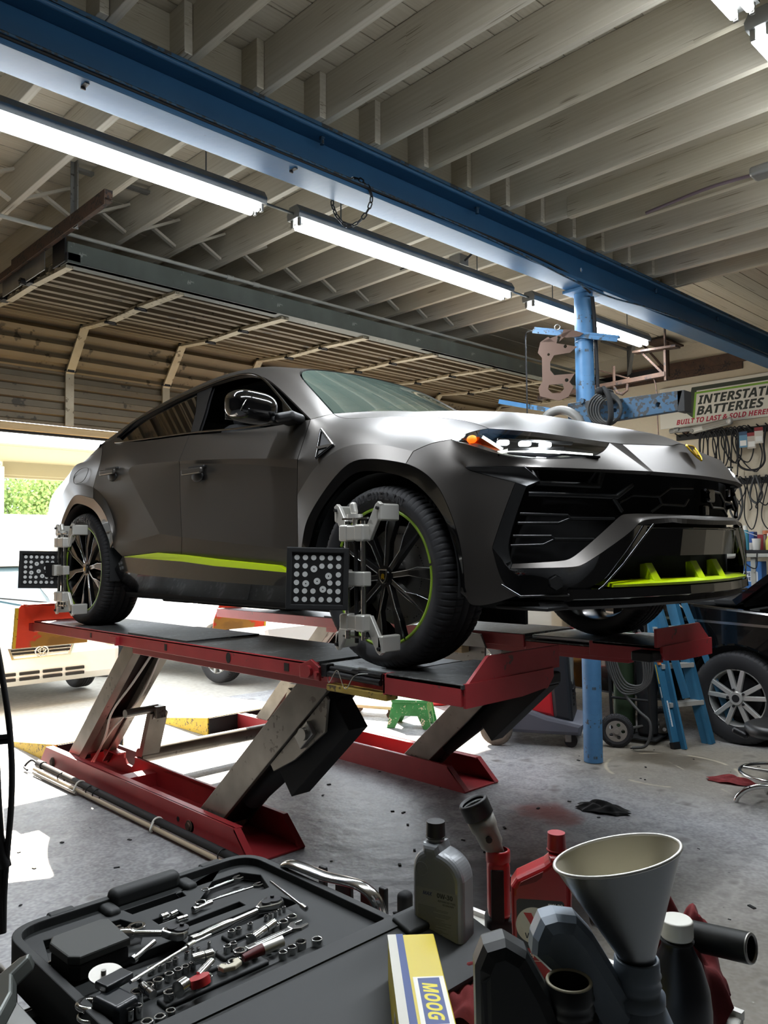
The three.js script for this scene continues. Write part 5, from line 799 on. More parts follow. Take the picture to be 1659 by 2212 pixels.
{ // stool
  const t = thing('shop_stool', 'round black padded stool with chrome foot ring and splayed base', 'stool', [0.62, 0, -1.78]);
  obj('seat', [lathe([[0, 0.5], [0.17, 0.5], [0.2, 0.485], [0.205, 0.455], [0.19, 0.43], [0, 0.42]], 40), rb(0.1, 0.04, 0.06, 0.018, -0.2, 0.43, 0.1, 0, 0, -0.35)], phy({ color: 0x0e0e10, roughness: 0.42 }), t);
  obj('column', [cyl(0.045, 0.16, 0, 0.33, 0, 0, 0, 0, 0.045, 24)], M.chromeWorn, t); obj('column', cyl(0.025, 0.24, 0, 0.16, 0), M.black, t);
  obj('foot_ring', [tor(0.235, 0.011, 0, 0.2, 0, PI / 2, 0, 0, 56, 12)], M.chrome, t); for (let i = 0; i < 3; i++) obj('ring_spoke', rod([0, 0.2, 0], [0.235 * Math.cos(i * 2.09 + 1.0), 0.2, 0.235 * Math.sin(i * 2.09 + 1.0)], 0.009), M.chromeWorn, t);
  for (let i = 0; i < 5; i++) { const a = i * 1.2566 + 2.75, c = Math.cos(a), s = Math.sin(a); obj('leg', [tube([[0, 0.11, 0], [0.1 * c, 0.115, 0.1 * s], [0.2 * c, 0.085, 0.2 * s], [0.255 * c, 0.03, 0.255 * s], [0.262 * c, 0.01, 0.262 * s]], 0.016, 24, 10)], M.chrome, t); }
}
{
  const t = thing('tool_chest', 'black rolling tool chest with a chrome corner strip beside the stool', 'tool chest', [1.0, 0, -2.1]);
  obj('case', rbb(-0.42, 0.42, 0.12, 1.03, -0.3, 0.3, 0.008), std({ color: 0x0d0e10, roughness: 0.35 }), t);
  obj('corner_strip', [rbb(-0.435, -0.4, 0.1, 1.045, 0.28, 0.315, 0.004), rbb(-0.435, 0.435, 1.03, 1.045, -0.315, 0.315, 0.004)], M.steel, t); for (let i = 0; i < 5; i++) obj('rivet', sph(0.006, -0.418, 0.2 + i * 0.19, 0.317), M.chrome, t);
  for (let i = 0; i < 4; i++) obj('drawer', rbb(-0.38, 0.4, 0.2 + i * 0.2, 0.385 + i * 0.2, 0.3, 0.315, 0.004), i === 2 ? std({ color: 0x6a1c24, roughness: 0.4 }) : std({ color: 0x101114, roughness: 0.3 }), t);
  for (const x of [-0.35, 0.35]) for (const z of [-0.22, 0.22]) obj('caster', [cyl(0.05, 0.03, x, 0.05, z, PI / 2), bx(0.05, 0.06, 0.04, x, 0.1, z)], M.rubber, t);
}

// ---------- around the blue post ----------
{
  const t = thing('gasket', 'brown cut-out gasket plate hanging in front of the blue post', 'gasket', [-0.9, 2.93, -1.72], 0.45);
  const S = shape([[-0.12, 0.12], [-0.1, 0.2], [-0.04, 0.235], [0.0, 0.195], [0.04, 0.19], [0.075, 0.28], [0.14, 0.27], [0.22, 0.235], [0.19, 0.215], [0.1, 0.215], [0.03, 0.235], [0.02, 0.18], [0.17, 0.14], [0.12, 0.1], [0.0, 0.09], [-0.03, 0.04], [-0.03, -0.02], [0.0, -0.06], [0.15, -0.06], [0.11, -0.12], [0.14, -0.16], [0.1, -0.23], [0.03, -0.255], [-0.05, -0.23], [-0.11, -0.21], [-0.12, -0.15], [-0.09, -0.1], [-0.09, 0.08]]);
  for (const [a, b, r] of [[0.085, 0.15, 0.013], [0.09, -0.105, 0.014], [-0.04, 0.1, 0.01]]) S.holes.push(new THREE.Path(circ(a, b, r, 14).map(([x, y]) => new THREE.Vector2(x, y))));
  S.holes.push(new THREE.Path([[-0.04, -0.13], [0.06, -0.13], [0.07, -0.17], [0.04, -0.2], [-0.02, -0.195], [-0.05, -0.16]].map(([x, y]) => new THREE.Vector2(x, y))));
  obj('plate', ext(S, 0.006, 0), M.brown, t);
  obj('hook_wire', [tor(0.02, 0.004, 0.03, 0.3, 0.003, 0, 0, 0, 20, 6)], M.steel, t);
  const u = thing('hanging_rail', 'short blue slotted rail fixed crosswise to the post', 'rail', [-0.78, 3.19, -1.8]);
  obj('channel', [bar([-0.3, 0.075, 0.06], [0.3, -0.075, -0.14], 0.05, 0.016), bar([-0.3, 0.05, 0.09], [0.3, -0.1, -0.11], 0.016, 0.03)], M.bluePaint, u); for (const f of [0.25, 0.5, 0.75]) obj('slot', bar([-0.3 + 0.6 * f - 0.06, 0.086 - 0.15 * f + 0.015, 0.06 - 0.2 * f + 0.02], [-0.3 + 0.6 * f + 0.06, 0.086 - 0.15 * f - 0.015, 0.06 - 0.2 * f - 0.02], 0.02, 0.004), M.blackSoft, u);
  const w = thing('bent_rod', 'thin bent steel rod hanging down in front of the door', 'rod'); obj('wire', tube([[-1.03, 3.22, -1.72], [-1.12, 3.25, -1.72], [-1.165, 3.24, -1.74], [-1.17, 3.1, -1.74], [-1.175, 2.8, -1.75], [-1.178, 2.45, -1.75]], 0.006, 60, 6), M.darkSteel, w);
  const a = thing('swing_arm', 'blue steel swing arm with two holes bracketed to the post', 'bracket', [-0.75, 2.56, -1.9]);
  obj('arm_beam', [prism([[-0.06, -0.075], [0.74, -0.06], [0.78, 0.075], [-0.02, 0.09]], -0.01, 0.05, 0.003, [circ(0.27, 0.005, 0.014), circ(0.6, 0.0, 0.017)])], M.blueDark, a);
  obj('arm_end', rbb(0.74, 0.79, -0.07, 0.075, -0.06, 0.05, 0.003), M.black, a);
  obj('rear_arm', bar([-0.72, 0.2, 0.1], [-0.08, 0.02, 0.08], 0.05, 0.035), M.bluePaint, a);
  obj('post_bracket', [rbb(-0.1, 0.1, -0.12, 0.1, 0.06, 0.09, 0.006), cyl(0.02, 0.03, 0.03, 0.1, 0.09, PI / 2)], M.blueDark, a);
  const c = thing('coiled_hose', 'dark coiled hose looped over the swing arm beside the post', 'hose', [-0.52, 2.6, -1.86]);
  const h = []; for (let i = 0; i < 5; i++) h.push(tor(0.12 - i * 0.008, 0.009, i * 0.018 - 0.03, -0.02 - i * 0.006, 0.03 + i * 0.014, 0.15, 0.3 - i * 0.08, 0.4, 44, 8)); obj('coil', h, M.hose, c); obj('strap', [rb(0.05, 0.05, 0.2, 0.02, -0.01, 0.1, 0.06, 0, 0, 0.3), tube([[0.0, 0.12, 0.1], [0.06, 0.06, 0.13], [0.07, -0.1, 0.12], [0.02, -0.15, 0.08]], 0.02, 30, 8)], M.blackSoft, c);
  const e = thing('hose_elbow', 'fat grey hose bending over the bonnet beside the post', 'hose'); obj('pipe', tube([[-1.02, 2.42, -1.72], [-0.98, 2.58, -1.74], [-0.88, 2.61, -1.78], [-0.76, 2.54, -1.8], [-0.7, 2.38, -1.82]], 0.034, 50, 14), std({ color: 0x6b6a66, roughness: 0.5 }), e); obj('cuff', rod([-1.02, 2.3, -1.72], [-1.02, 2.47, -1.72], 0.043, 0.043, 18), M.blackSoft, e);
  const k = thing('wall_hook', 'dark J-shaped hook bracket hanging from the track end', 'hook'); obj('hook', [poly([[-1.42, 3.3, -3.5], [-1.42, 3.1, -3.5], [-1.39, 3.04, -3.5], [-1.34, 3.02, -3.5], [-1.29, 3.05, -3.5], [-1.27, 3.17, -3.5]], 0.014)].flat(), M.rust, k);
  const r = thing('door_track', 'rusty overhead track with triangular hanger by the sign wall', 'track'); obj('rail', [bar([-2.3, 3.12, -3.52], [-0.9, 3.14, -3.5], 0.05, 0.04)], M.rust, r); obj('hanger', [bar([-0.9, 3.08, -3.5], [-0.9, 3.36, -3.5], 0.035, 0.02), bar([-0.92, 3.14, -3.5], [-1.13, 3.38, -3.5], 0.018, 0.018), bar([-1.2, 3.39, -3.5], [-0.78, 3.37, -3.5], 0.1, 0.02)], M.rust, r); obj('tie_rod', [rod([-1.2, 3.13, -3.5], [-1.85, 3.4, -3.6], 0.008), rod([-0.9, 3.37, -3.5], [-0.9, 3.8, -3.5], 0.01)], M.rust, r);
  tag(obj('ceiling_cable', tube([[-1.02, 3.12, -3.5], [-1.0, 3.05, -3.5], [-0.99, 2.7, -3.5], [-0.98, 2.2, -3.5]], 0.006, 30, 6), M.rust), 'brown cable dropping from the hanging track past the sign', 'cable');
}

// ---------- sign wall, racks and bench ----------
{
  const W = 2.3, H = 0.5, cv = document.createElement('canvas'); cv.width = 2048; cv.height = 446; const x = cv.getContext('2d'), px = (m) => m * 890;
  x.fillStyle = '#e4dfd2'; x.fillRect(0, 0, 2048, 446);
  x.fillStyle = '#3d4438'; x.beginPath(); x.moveTo(px(0.07), px(0.075)); x.lineTo(px(0.22), px(0.065)); x.lineTo(px(0.36), px(0.25)); x.lineTo(px(0.41), px(0.035)); x.lineTo(px(2.3), px(0.035)); x.lineTo(px(2.3), px(0.085)); x.lineTo(px(0.47), px(0.085)); x.lineTo(px(0.42), px(0.42)); x.lineTo(px(0.33), px(0.34)); x.closePath(); x.fill();
  x.fillStyle = '#7fae3a'; x.beginPath(); x.moveTo(px(0.13), px(0.12)); x.lineTo(px(0.2), px(0.115)); x.lineTo(px(0.3), px(0.24)); x.lineTo(px(0.26), px(0.27)); x.closePath(); x.fill();
  x.fillRect(px(0.445), px(0.1), px(1.9), px(0.024)); x.beginPath(); x.moveTo(px(0.445), px(0.1)); x.lineTo(px(0.47), px(0.1)); x.lineTo(px(0.435), px(0.44)); x.lineTo(px(0.41), px(0.42)); x.closePath(); x.fill();
  x.fillStyle = '#e4dfd2'; x.beginPath(); x.moveTo(px(0.475), px(0.125)); x.lineTo(px(2.3), px(0.125)); x.lineTo(px(2.3), px(0.4)); x.lineTo(px(0.445), px(0.4)); x.closePath(); x.fill();
  const txt = (s, c, X, Y, h, w) => { x.save(); x.fillStyle = c; x.font = 'italic 900 ' + Math.round(px(h) * 1.37) + 'px sans-serif'; const k = px(w) / x.measureText(s).width; x.translate(px(X), px(Y)); x.scale(k, 1); x.fillText(s, 0, 0); x.restore(); };
  txt('INTERSTATE', '#2f332d', 0.475, 0.255, 0.105, 0.86); txt('BATTERIES', '#2f332d', 0.45, 0.385, 0.105, 0.78); txt('BUILT TO LAST & SOLD HERE!', '#b3203a', 0.2, 0.475, 0.06, 1.08);
  const ct = new THREE.CanvasTexture(cv); ct.colorSpace = THREE.SRGBColorSpace;
  const t = thing('wall_sign', 'white battery shop sign with green and black border on the far wall', 'sign', [-2.21 + W / 2, 3.275, -5.985]);
  obj('panel', rbb(-W / 2, W / 2, -H / 2, H / 2, 0, 0.015, 0.003), M.white, t); obj('printed_face', new THREE.PlaneGeometry(W - 0.01, H - 0.01).translate(0, 0, 0.0165), std({ map: ct, roughness: 0.5 }), t, true);
}
const rackM = std({ color: 0x1c1b1a, roughness: 0.7 });
tag(obj('peg_rail', [rbb(-2.0, 0.2, 2.86, 2.93, -6.0, -5.95, 0.004), ...Array.from({ length: 22 }, (_, i) => rod([-1.95 + i * 0.095, 2.9, -5.95], [-1.95 + i * 0.095, 2.93, -5.82], 0.008, 0.008, 6))], rackM), 'dark peg rail under the battery sign holding looped belts', 'rail');
tag(obj('peg_rail', [rbb(-1.42, 0.2, 2.28, 2.35, -6.0, -5.95, 0.004), ...Array.from({ length: 16 }, (_, i) => rod([-1.38 + i * 0.095, 2.32, -5.95], [-1.38 + i * 0.095, 2.35, -5.82], 0.008, 0.008, 6))], rackM), 'lower dark peg rail draped with cables above the bench', 'rail');
for (let i = 0; i < 5; i++) tag(obj('belt_pulley', cyl(0.035, 0.03, -1.86 + i * 0.1, 2.96, -5.92, PI / 2), M.rust), ORD[i] + ' small round pulley sitting along the upper peg rail', 'pulley', 'pulleys on the peg rail');
for (let i = 0; i < 11; i++) {
  const x0 = -1.62 + i * 0.048, w = rr(0.09, 0.2), h = rr(0.35, 0.62), lean = rr(-0.05, 0.08), y0 = 2.9, z = -5.83 + (i % 3) * 0.012;
  tag(obj('drive_belt', tube([[x0, y0 + 0.03, z], [x0 + w * 0.5, y0 - 0.06, z], [x0 + w * 0.62 + lean, y0 - h * 0.6, z + 0.005], [x0 + w * 0.3 + lean, y0 - h, z + 0.008], [x0 - w * 0.25 + lean, y0 - h * 0.85, z], [x0 - w * 0.45, y0 - h * 0.4, z], [x0 - w * 0.35, y0 - 0.04, z]], 0.0075, 60, 5, true), M.rubber), ORD[i] + ' black drive belt looped along the upper peg rail, counted from the bonnet', 'belt', 'belts on the upper rail');
}
for (let i = 0; i < 12; i++) {
  const x0 = -1.36 + i * 0.055, h = rr(0.3, 0.66), s = rr(-0.12, 0.14), z = -5.83 + (i % 4) * 0.011, pts = i % 3 === 1 ? [[x0, 2.36, z], [x0 + 0.02, 2.2, z], [x0 + s, 2.0, z], [x0 + s * 0.6, 2.33 - h, z]] : [[x0, 2.36, z], [x0 - 0.05, 2.2, z], [x0 + s - 0.04, 2.36 - h * 0.8, z], [x0 + s + 0.03, 2.36 - h, z], [x0 + s + 0.09, 2.36 - h * 0.75, z], [x0 + 0.06, 2.2, z], [x0 + 0.01, 2.36, z]];
  tag(obj('hanging_cable', tube(pts, i % 4 === 2 ? 0.013 : 0.007, 60, 5), i % 4 === 2 ? M.hose : M.rubber), ORD[i] + ' dangling cable along the lower peg rail above the bench', 'cable', 'cables on the lower rail');
}
tag(obj('metal_gasket', tube([[-1.2, 2.88, -5.82], [-1.22, 2.6, -5.82], [-1.2, 2.48, -5.82], [-1.12, 2.43, -5.82], [-1.0, 2.43, -5.82], [-0.93, 2.5, -5.82], [-0.93, 2.7, -5.82], [-0.9, 2.88, -5.82]], 0.012, 60, 4), M.darkSteel), 'open black U-shaped gasket hanging from the upper rail', 'gasket');
[[-1.14, 2.77, 0x5a86a0, 'blue and white parts card hanging on the peg rail'], [-1.05, 2.75, 0xb0a69a, 'red topped parts card beside the blue one on the rail'], [-0.97, 2.8, 0xc8c2b6, 'larger white label card hanging at the end of the belts']].forEach(([x, y, c, l], i) => { const t = thing('parts_card', l, 'card', [x, y, -5.8], 0.05 * i); obj('card', rbb(-0.045, 0.045, -0.09, 0.09, 0, 0.006, 0.002), std({ color: c, roughness: 0.6 }), t); obj('card_label', rbb(-0.035, 0.035, -0.07, -0.01, 0.006, 0.008, 0.001), M.white, t); obj('card_band', rbb(-0.045, 0.045, 0.05, 0.09, 0.006, 0.008, 0.001), std({ color: i === 0 ? 0x2f4a66 : 0x8a2a2c, roughness: 0.6 }), t); });
{
  const t = thing('work_lamp', 'scuffed silver tube work light leaning over the peg rail', 'work light', [-1.5, 2.97, -5.8], 0, undefined); t.rotation.z = 0.13;
  obj('body', rb(0.5, 0.085, 0.06, 0.03, 0, 0, 0), M.alu, t); obj('lens', rb(0.3, 0.06, 0.02, 0.01, 0.05, 0.005, 0.025), M.chromeWorn, t); obj('end_ring', [tor(0.018, 0.006, -0.225, -0.01, 0.03), cyl(0.014, 0.01, -0.225, -0.01, 0.03, PI / 2)], M.steel, t);
  const u = thing('pipe_shield', 'pale bent metal shield lying on the rail beside the work light', 'shield', [-1.86, 2.97, -5.86]); obj('plate', [rb(0.36, 0.06, 0.05, 0.02, 0, 0, 0), rb(0.08, 0.05, 0.06, 0.02, -0.08, 0.01, 0.01)], M.galv, u);
}
{
  const t = thing('workbench', 'steel workbench with a light edge below the hanging cables', 'bench', [-0.15, 0, -5.55]);
  obj('top', rbb(-1.15, 1.4, 1.49, 1.53, -0.42, 0.3, 0.005), M.darkSteel, t); obj('edge', rbb(-1.1, 1.4, 1.455, 1.495, 0.3, 0.34, 0.008), M.grayPaint, t);
  for (const x of [-0.72, 1.3]) for (const z of [-0.38, 0.26]) obj('leg', rbb(x - 0.025, x + 0.025, 0, 1.49, z - 0.025, z + 0.025, 0.004), M.grayPaint, t); obj('shelf', rbb(-1.1, 1.4, 1.02, 1.05, -0.42, 0.28, 0.004), M.grayPaint, t);
  obj('back_board', rbb(-1.15, 1.4, 1.53, 1.7, -0.44, -0.42, 0.004), M.red, t);
  const b = (n, x, z, prof, m, l, c) => { const q = thing(n, l, c, [x, 1.53, z]); obj('body', lathe(prof, 24), m, q); return q; };
  let q = b('paper_cup', -0.87, -5.38, [[0, 0], [0.034, 0], [0.046, 0.12], [0.049, 0.122], [0.044, 0.118], [0.033, 0.008], [0, 0.008]], M.white, 'white paper cup on the bench edge by the bumper', 'cup');
  q = b('spray_can', -1.03, -5.5, [[0, 0], [0.034, 0], [0.034, 0.19], [0.026, 0.215], [0, 0.215]], std({ color: 0x4a98b0, roughness: 0.35 }), 'tall light blue spray can standing behind the paper cup', 'spray can'); obj('cap', cyl(0.027, 0.05, 0, 0.24, 0, 0, 0, 0, 0.02), M.whitePlastic, q); obj('spray_straw', rod([0, 0.2, 0.03], [0.14, 0.15, 0.05], 0.003), M.white, q);
  q = b('cleaner_bottle', -0.75, -5.4, [[0, 0], [0.035, 0], [0.036, 0.1], [0.02, 0.125], [0.016, 0.15], [0, 0.15]], std({ color: 0xd9cc66, roughness: 0.4 }), 'small yellow bottle on the bench past the paper cup', 'bottle'); obj('cap', cyl(0.018, 0.03, 0, 0.16, 0), M.whitePlastic, q);
  q = b('orange_jar', -0.86, -5.7, [[0, 0], [0.06, 0], [0.06, 0.16], [0.05, 0.17], [0, 0.17]], std({ color: 0x5a3a28, roughness: 0.4 }), 'dark jar with an orange lid at the back of the bench', 'jar'); obj('lid', cyl(0.064, 0.04, 0, 0.19, 0), std({ color: 0xc06a38, roughness: 0.5 }), q);
  q = thing('blue_box', 'small blue and white box at the back of the bench', 'box', [-1.1, 1.53, -5.75]); obj('carton', rbb(-0.08, 0.08, 0, 0.2, -0.05, 0.05, 0.004), std({ color: 0x2f5aa6, roughness: 0.5 }), q); obj('carton_band', rbb(-0.082, 0.082, 0, 0.08, -0.052, 0.052, 0.004), M.white, q);
  const cv = document.createElement('canvas'); cv.width = 256; cv.height = 160; const x = cv.getContext('2d'); x.fillStyle = '#3f74b4'; x.fillRect(0, 0, 256, 160); x.fillStyle = '#dfe3e6'; x.beginPath(); x.roundRect(40, 50, 190, 86, 14); x.fill(); x.fillStyle = '#22324a'; x.font = '900 38px sans-serif'; x.textAlign = 'center'; x.fillText('SUPER', 140, 88); x.fillText('WIPER', 140, 126);
  const ct = new THREE.CanvasTexture(cv); ct.colorSpace = THREE.SRGBColorSpace;
  q = thing('wiper_box', 'blue parts box with a white lettered label under the bench', 'box', [-0.93, 1.05, -5.3]); obj('carton', rbb(-0.2, 0.14, 0, 0.36, -0.12, 0.02, 0.006), std({ color: 0x3f74b4, roughness: 0.5 }), q); obj('printed_face', new THREE.PlaneGeometry(0.33, 0.2).translate(-0.03, 0.22, 0.0215), std({ map: ct, roughness: 0.5 }), q, true);
  tag(obj('bench_cable', tube([[-1.0, 1.54, -5.22], [-0.98, 1.5, -5.19], [-0.9, 1.38, -5.18], [-0.82, 1.34, -5.2], [-0.8, 1.5, -5.2]], 0.006, 40, 6), M.black), 'black cable looping down from the bench edge', 'cable');
}

// ---------- parked cars ----------
function simpleWheel(R, W, rim, spokes, mat, twin) {
  const w = new THREE.Group(); w.name = 'wheel';
  obj('tyre', tyreGeo(R, W, rim, 56, 0.007), M.rubber, w);
  obj('rim_barrel', lathe([[rim + 0.002, -W * 0.4], [rim - 0.02, 0], [rim - 0.012, W * 0.36], [rim + 0.004, W * 0.42], [rim + 0.004, -W * 0.4]], 48).rotateX(PI / 2), mat, w);
  for (let i = 0; i < spokes; i++) { const a = (i + 0.25) / spokes * 2 * PI; const g = []; for (const s of twin ? [-1, 1] : [0]) g.push(ext([[0.05, -0.02 + s * 0.012], [rim - 0.004, -0.016 + s * 0.055], [rim - 0.004, 0.02 + s * 0.055], [0.05, 0.02 + s * 0.012]], 0.035, 0.005).translate(0, 0, W * 0.26)); const m = obj('spoke', g, mat, w); m.rotation.z = a; }
  obj('hub_cap', [cyl(0.06, 0.03, 0, 0, W * 0.42, PI / 2, 0, 0, 0.05, 28)], mat, w); obj('cap_centre', cyl(0.035, 0.03, 0, 0, W * 0.43, PI / 2, 0, 0, 0.03), M.darkSteel, w);
  for (let i = 0; i < 5; i++) obj('lug_nut', cyl(0.011, 0.03, 0.068 * Math.cos(i * 1.2566 + 0.6), 0.068 * Math.sin(i * 1.2566 + 0.6), W * 0.4, PI / 2, 0, 0, 0.011, 6), M.darkSteel, w);
  obj('brake_disc', cyl(rim * 0.72, 0.02, 0, 0, -0.02, PI / 2), M.darkSteel, w); obj('wheel_back', cyl(rim * 0.97, 0.01, 0, 0, -0.06, PI / 2), M.blackSoft, w);
  return w;
}
const arch = (cx, R, y0, a0 = 0, a1 = PI) => Array.from({ length: 15 }, (_, i) => { const a = a1 + (a0 - a1) * i / 14; return [cx - R * Math.cos(a - 0) * -1, y0 + R * Math.sin(a)]; });
{ // black car with open bonnet behind the lift (nose towards +x)
  const t = thing('black_car', 'glossy black car with its bonnet raised beside the blue ladder', 'car', [-0.2, 0, -3.12]);
  const P = phy({ color: 0x040506, roughness: 0.14, clearcoat: 1, clearcoatRoughness: 0.03 });
  const body = [[-3.9, 0.4], [-3.05, 0.32], ...arch(-2.65, 0.4, 0.36).map((p) => p), [-2.2, 0.28], [-0.46, 0.26], ...arch(0, 0.41, 0.37), [0.46, 0.3], [0.85, 0.32], [0.95, 0.6], [0.88, 0.9], [0.6, 1.03], [-0.35, 1.1], [-0.62, 1.12], [-3.6, 1.14], [-3.95, 0.9]];
  obj('body_side', prism(body, -0.06, 0.0, 0.02), P, t); obj('body_shell', [prism(body.map(([x, y]) => [x, y]), -1.72, -1.66, 0.02), rbb(-3.9, -0.6, 0.3, 1.05, -1.68, -0.05, 0.05), rbb(0.45, 0.9, 0.3, 0.9, -1.68, -0.05, 0.06), rbb(-0.6, 0.9, 0.25, 0.45, -1.68, -0.3, 0.03)], P, t);
  obj('engine_bay', [rbb(-0.6, 0.6, 0.5, 0.92, -1.5, -0.3, 0.05), rb(0.4, 0.12, 0.4, 0.03, 0.1, 0.98, -0.7), rb(0.2, 0.16, 0.2, 0.03, -0.3, 0.98, -0.45)], M.blackSoft, t);
  obj('cabin', [prism([[-3.4, 1.1], [-0.62, 1.1], [-1.45, 1.62], [-2.9, 1.64]], -1.5, -0.2, 0.06)], M.glassDark, t);
  obj('roof', rb(1.6, 0.05, 1.35, 0.025, -2.15, 1.64, -0.85), P, t);
  obj('side_moulding', bar([-1.2, 0.995, 0.004], [0.85, 0.93, 0.004], 0.012, 0.02), M.chrome, t); obj('door_gap', bar([-0.55, 1.12, 0.002], [-0.6, 0.32, 0.002], 0.006, 0.006), M.black, t);
  obj('fender_line', tube([[-0.55, 1.12, -0.02], [-0.42, 1.07, 0.004], [-0.36, 1.0, 0.006], [-0.4, 0.985, 0.006]], 0.008, 30, 6), M.chrome, t);
  obj('bonnet', [bar([-0.02, 1.12, -0.86], [0.95, 1.85, -0.86], 1.55, 0.03, V3(0, 1, 0)), bar([0.0, 1.09, -0.86], [0.9, 1.78, -0.86], 1.3, 0.03, V3(0, 1, 0))], M.black, t); obj('bonnet_edge', [bar([-0.02, 1.12, -0.08], [0.95, 1.85, -0.08], 0.02, 0.05)], P, t); obj('bonnet_hinge', [rb(0.2, 0.06, 0.05, 0.02, -0.1, 1.12, -0.12)], M.blackSoft, t);
  obj('cowl', [rbb(-0.7, -0.1, 1.08, 1.12, -1.55, -0.15, 0.01), bar([-0.62, 1.15, -0.2], [-0.2, 1.16, -1.2], 0.015, 0.015)], M.blackSoft, t); obj('mirror', [rb(0.1, 0.12, 0.2, 0.04, -0.75, 1.2, 0.08)], P, t);
  const w = simpleWheel(0.365, 0.22, 0.228, 5, std({ color: 0xc4c4c0, roughness: 0.3, metalness: 0.6 }), true); w.position.set(0, 0.365, -0.1); t.add(w); const w2 = w.clone(); w2.position.set(-2.65, 0.365, -0.1); t.add(w2);
  obj('wheel_well', [cyl(0.42, 0.2, 0, 0.38, -0.25, PI / 2), cyl(0.41, 0.2, -2.65, 0.38, -0.25, PI / 2)], M.blackSoft, t);
}
function whiteCar(pos, turn, label, nose) {
  const t = thing('sedan', label, 'car', pos, turn);
  const P = phy({ color: nose ? 0xdfdfda : 0xd2d4d4, roughness: 0.2, clearcoat: 0.8, clearcoatRoughness: 0.05 }), W = 0.86;
  const prof = [[-3.6, 0.3], ...arch(-2.6, 0.36, 0.34), [-2.1, 0.24], [-0.5, 0.24], ...arch(0, 0.36, 0.34), [0.45, 0.24], [0.78, 0.22], [0.88, 0.3], [0.9, 0.52], [0.84, 0.68], [0.6, 0.78], [-0.6, 0.95], [-3.2, 0.98], [-3.65, 0.9], [-3.75, 0.6]];
  obj('body', [prism(prof, -W, W, 0.06)], P, t);
  obj('cabin', prism([[-3.1, 0.95], [-0.55, 0.93], [-1.35, 1.4], [-2.5, 1.42]], -W + 0.14, W - 0.14, 0.08), phy({ color: 0x3a5058, roughness: 0.05, clearcoat: 1 }), t); obj('roof', rb(1.3, 0.05, 1.3, 0.025, -1.95, 1.43, 0), P, t);
  for (const k of [1, -1]) obj('pillar', [bar([-0.55, 0.95, k * 0.74], [-1.35, 1.42, k * 0.64], 0.05, 0.05), bar([-3.05, 0.96, k * 0.74], [-2.5, 1.42, k * 0.64], 0.08, 0.05)], P, t);
  const w = simpleWheel(0.32, 0.2, 0.205, nose ? 5 : 10, std({ color: 0xb5b6b4, roughness: 0.35, metalness: 0.6 })); for (const [x, k] of [[0, 1], [0, -1], [-2.6, 1], [-2.6, -1]]) { const c = w.clone(); c.name = 'wheel'; c.position.set(x, 0.32, k * (W - 0.08)); c.rotation.y = k > 0 ? 0 : PI; t.add(c); }
  if (nose) {
    obj('grille_frame', [ext([[-0.34, 0.62], [0.34, 0.62], [0.3, 0.5], [-0.3, 0.5]], 0.03, 0.004, [[[-0.31, 0.605], [-0.275, 0.515], [0.275, 0.515], [0.31, 0.605]]]).rotateY(PI / 2).translate(0.875, 0, 0)], M.chrome, t); obj('grille_mesh', rbb(0.86, 0.89, 0.51, 0.61, -0.3, 0.3, 0.004), M.black, t); for (let i = 0; i < 2; i++) obj('grille_slat', rbb(0.885, 0.9, 0.538 + i * 0.035, 0.548 + i * 0.035, -0.3, 0.3, 0.002), M.chrome, t);
    obj('emblem', [tor(0.05, 0.006, 0, 0, 0).scale(1.3, 1, 1), tor(0.03, 0.005, 0, 0.012, 0).scale(1.25, 0.8, 1), tor(0.03, 0.005, 0, 0, 0).scale(0.62, 1.3, 1)].map((g) => g.rotateY(PI / 2).translate(0.91, 0.565, 0)), M.chrome, t);
    for (let r = 0; r < 2; r++) for (let c = -2; c < 2; c++) obj('bumper_slot', rb(0.02, 0.032, 0.2, 0.006, 0.895, 0.3 + r * 0.055, (c + 0.5) * 0.235), M.black, t);
    for (const k of [1, -1]) { obj('headlamp', rb(0.1, 0.14, 0.42, 0.04, 0.8, 0.6, k * 0.6, 0, k * 0.25, 0), phy({ color: 0xd8d6c8, roughness: 0.05, clearcoat: 1 }), t); obj('amber_corner', rb(0.05, 0.1, 0.08, 0.02, 0.78, 0.6, k * 0.82, 0, k * 0.6, 0), std({ color: 0xd8b890, roughness: 0.3 }), t); }
    obj('bonnet_gap', [bar([0.66, 0.785, -0.68], [-0.5, 0.945, -0.7], 0.006, 0.006), bar([0.66, 0.785, 0.68], [-0.5, 0.945, 0.7], 0.006, 0.006)], M.black, t);
    obj('wiper', [bar([-0.52, 0.975, 0.05], [-0.72, 1.05, 0.6], 0.015, 0.015), bar([-0.52, 0.975, -0.6], [-0.72, 1.05, -0.05], 0.015, 0.015)], M.black, t);
  }
  return t;
}
whiteCar([-6.85, 0, 0.12], 0, 'white sedan with slotted bumper parked facing the open door', true);
whiteCar([-5.95, 0, -2.75], 0.12, 'silver-white car with many-spoke wheels beyond the far runway', false);
{ const t = thing('loose_tyre', 'black tyre standing upright on the yard behind the white sedan', 'tyre', [-7.5, 0.33, -1.3], 0.7); obj('tread', tyreGeo(0.33, 0.2, 0.2, 56, 0.007), M.rubber, t); obj('hub', cyl(0.2, 0.1, 0, 0, 0, PI / 2), M.steel, t); }

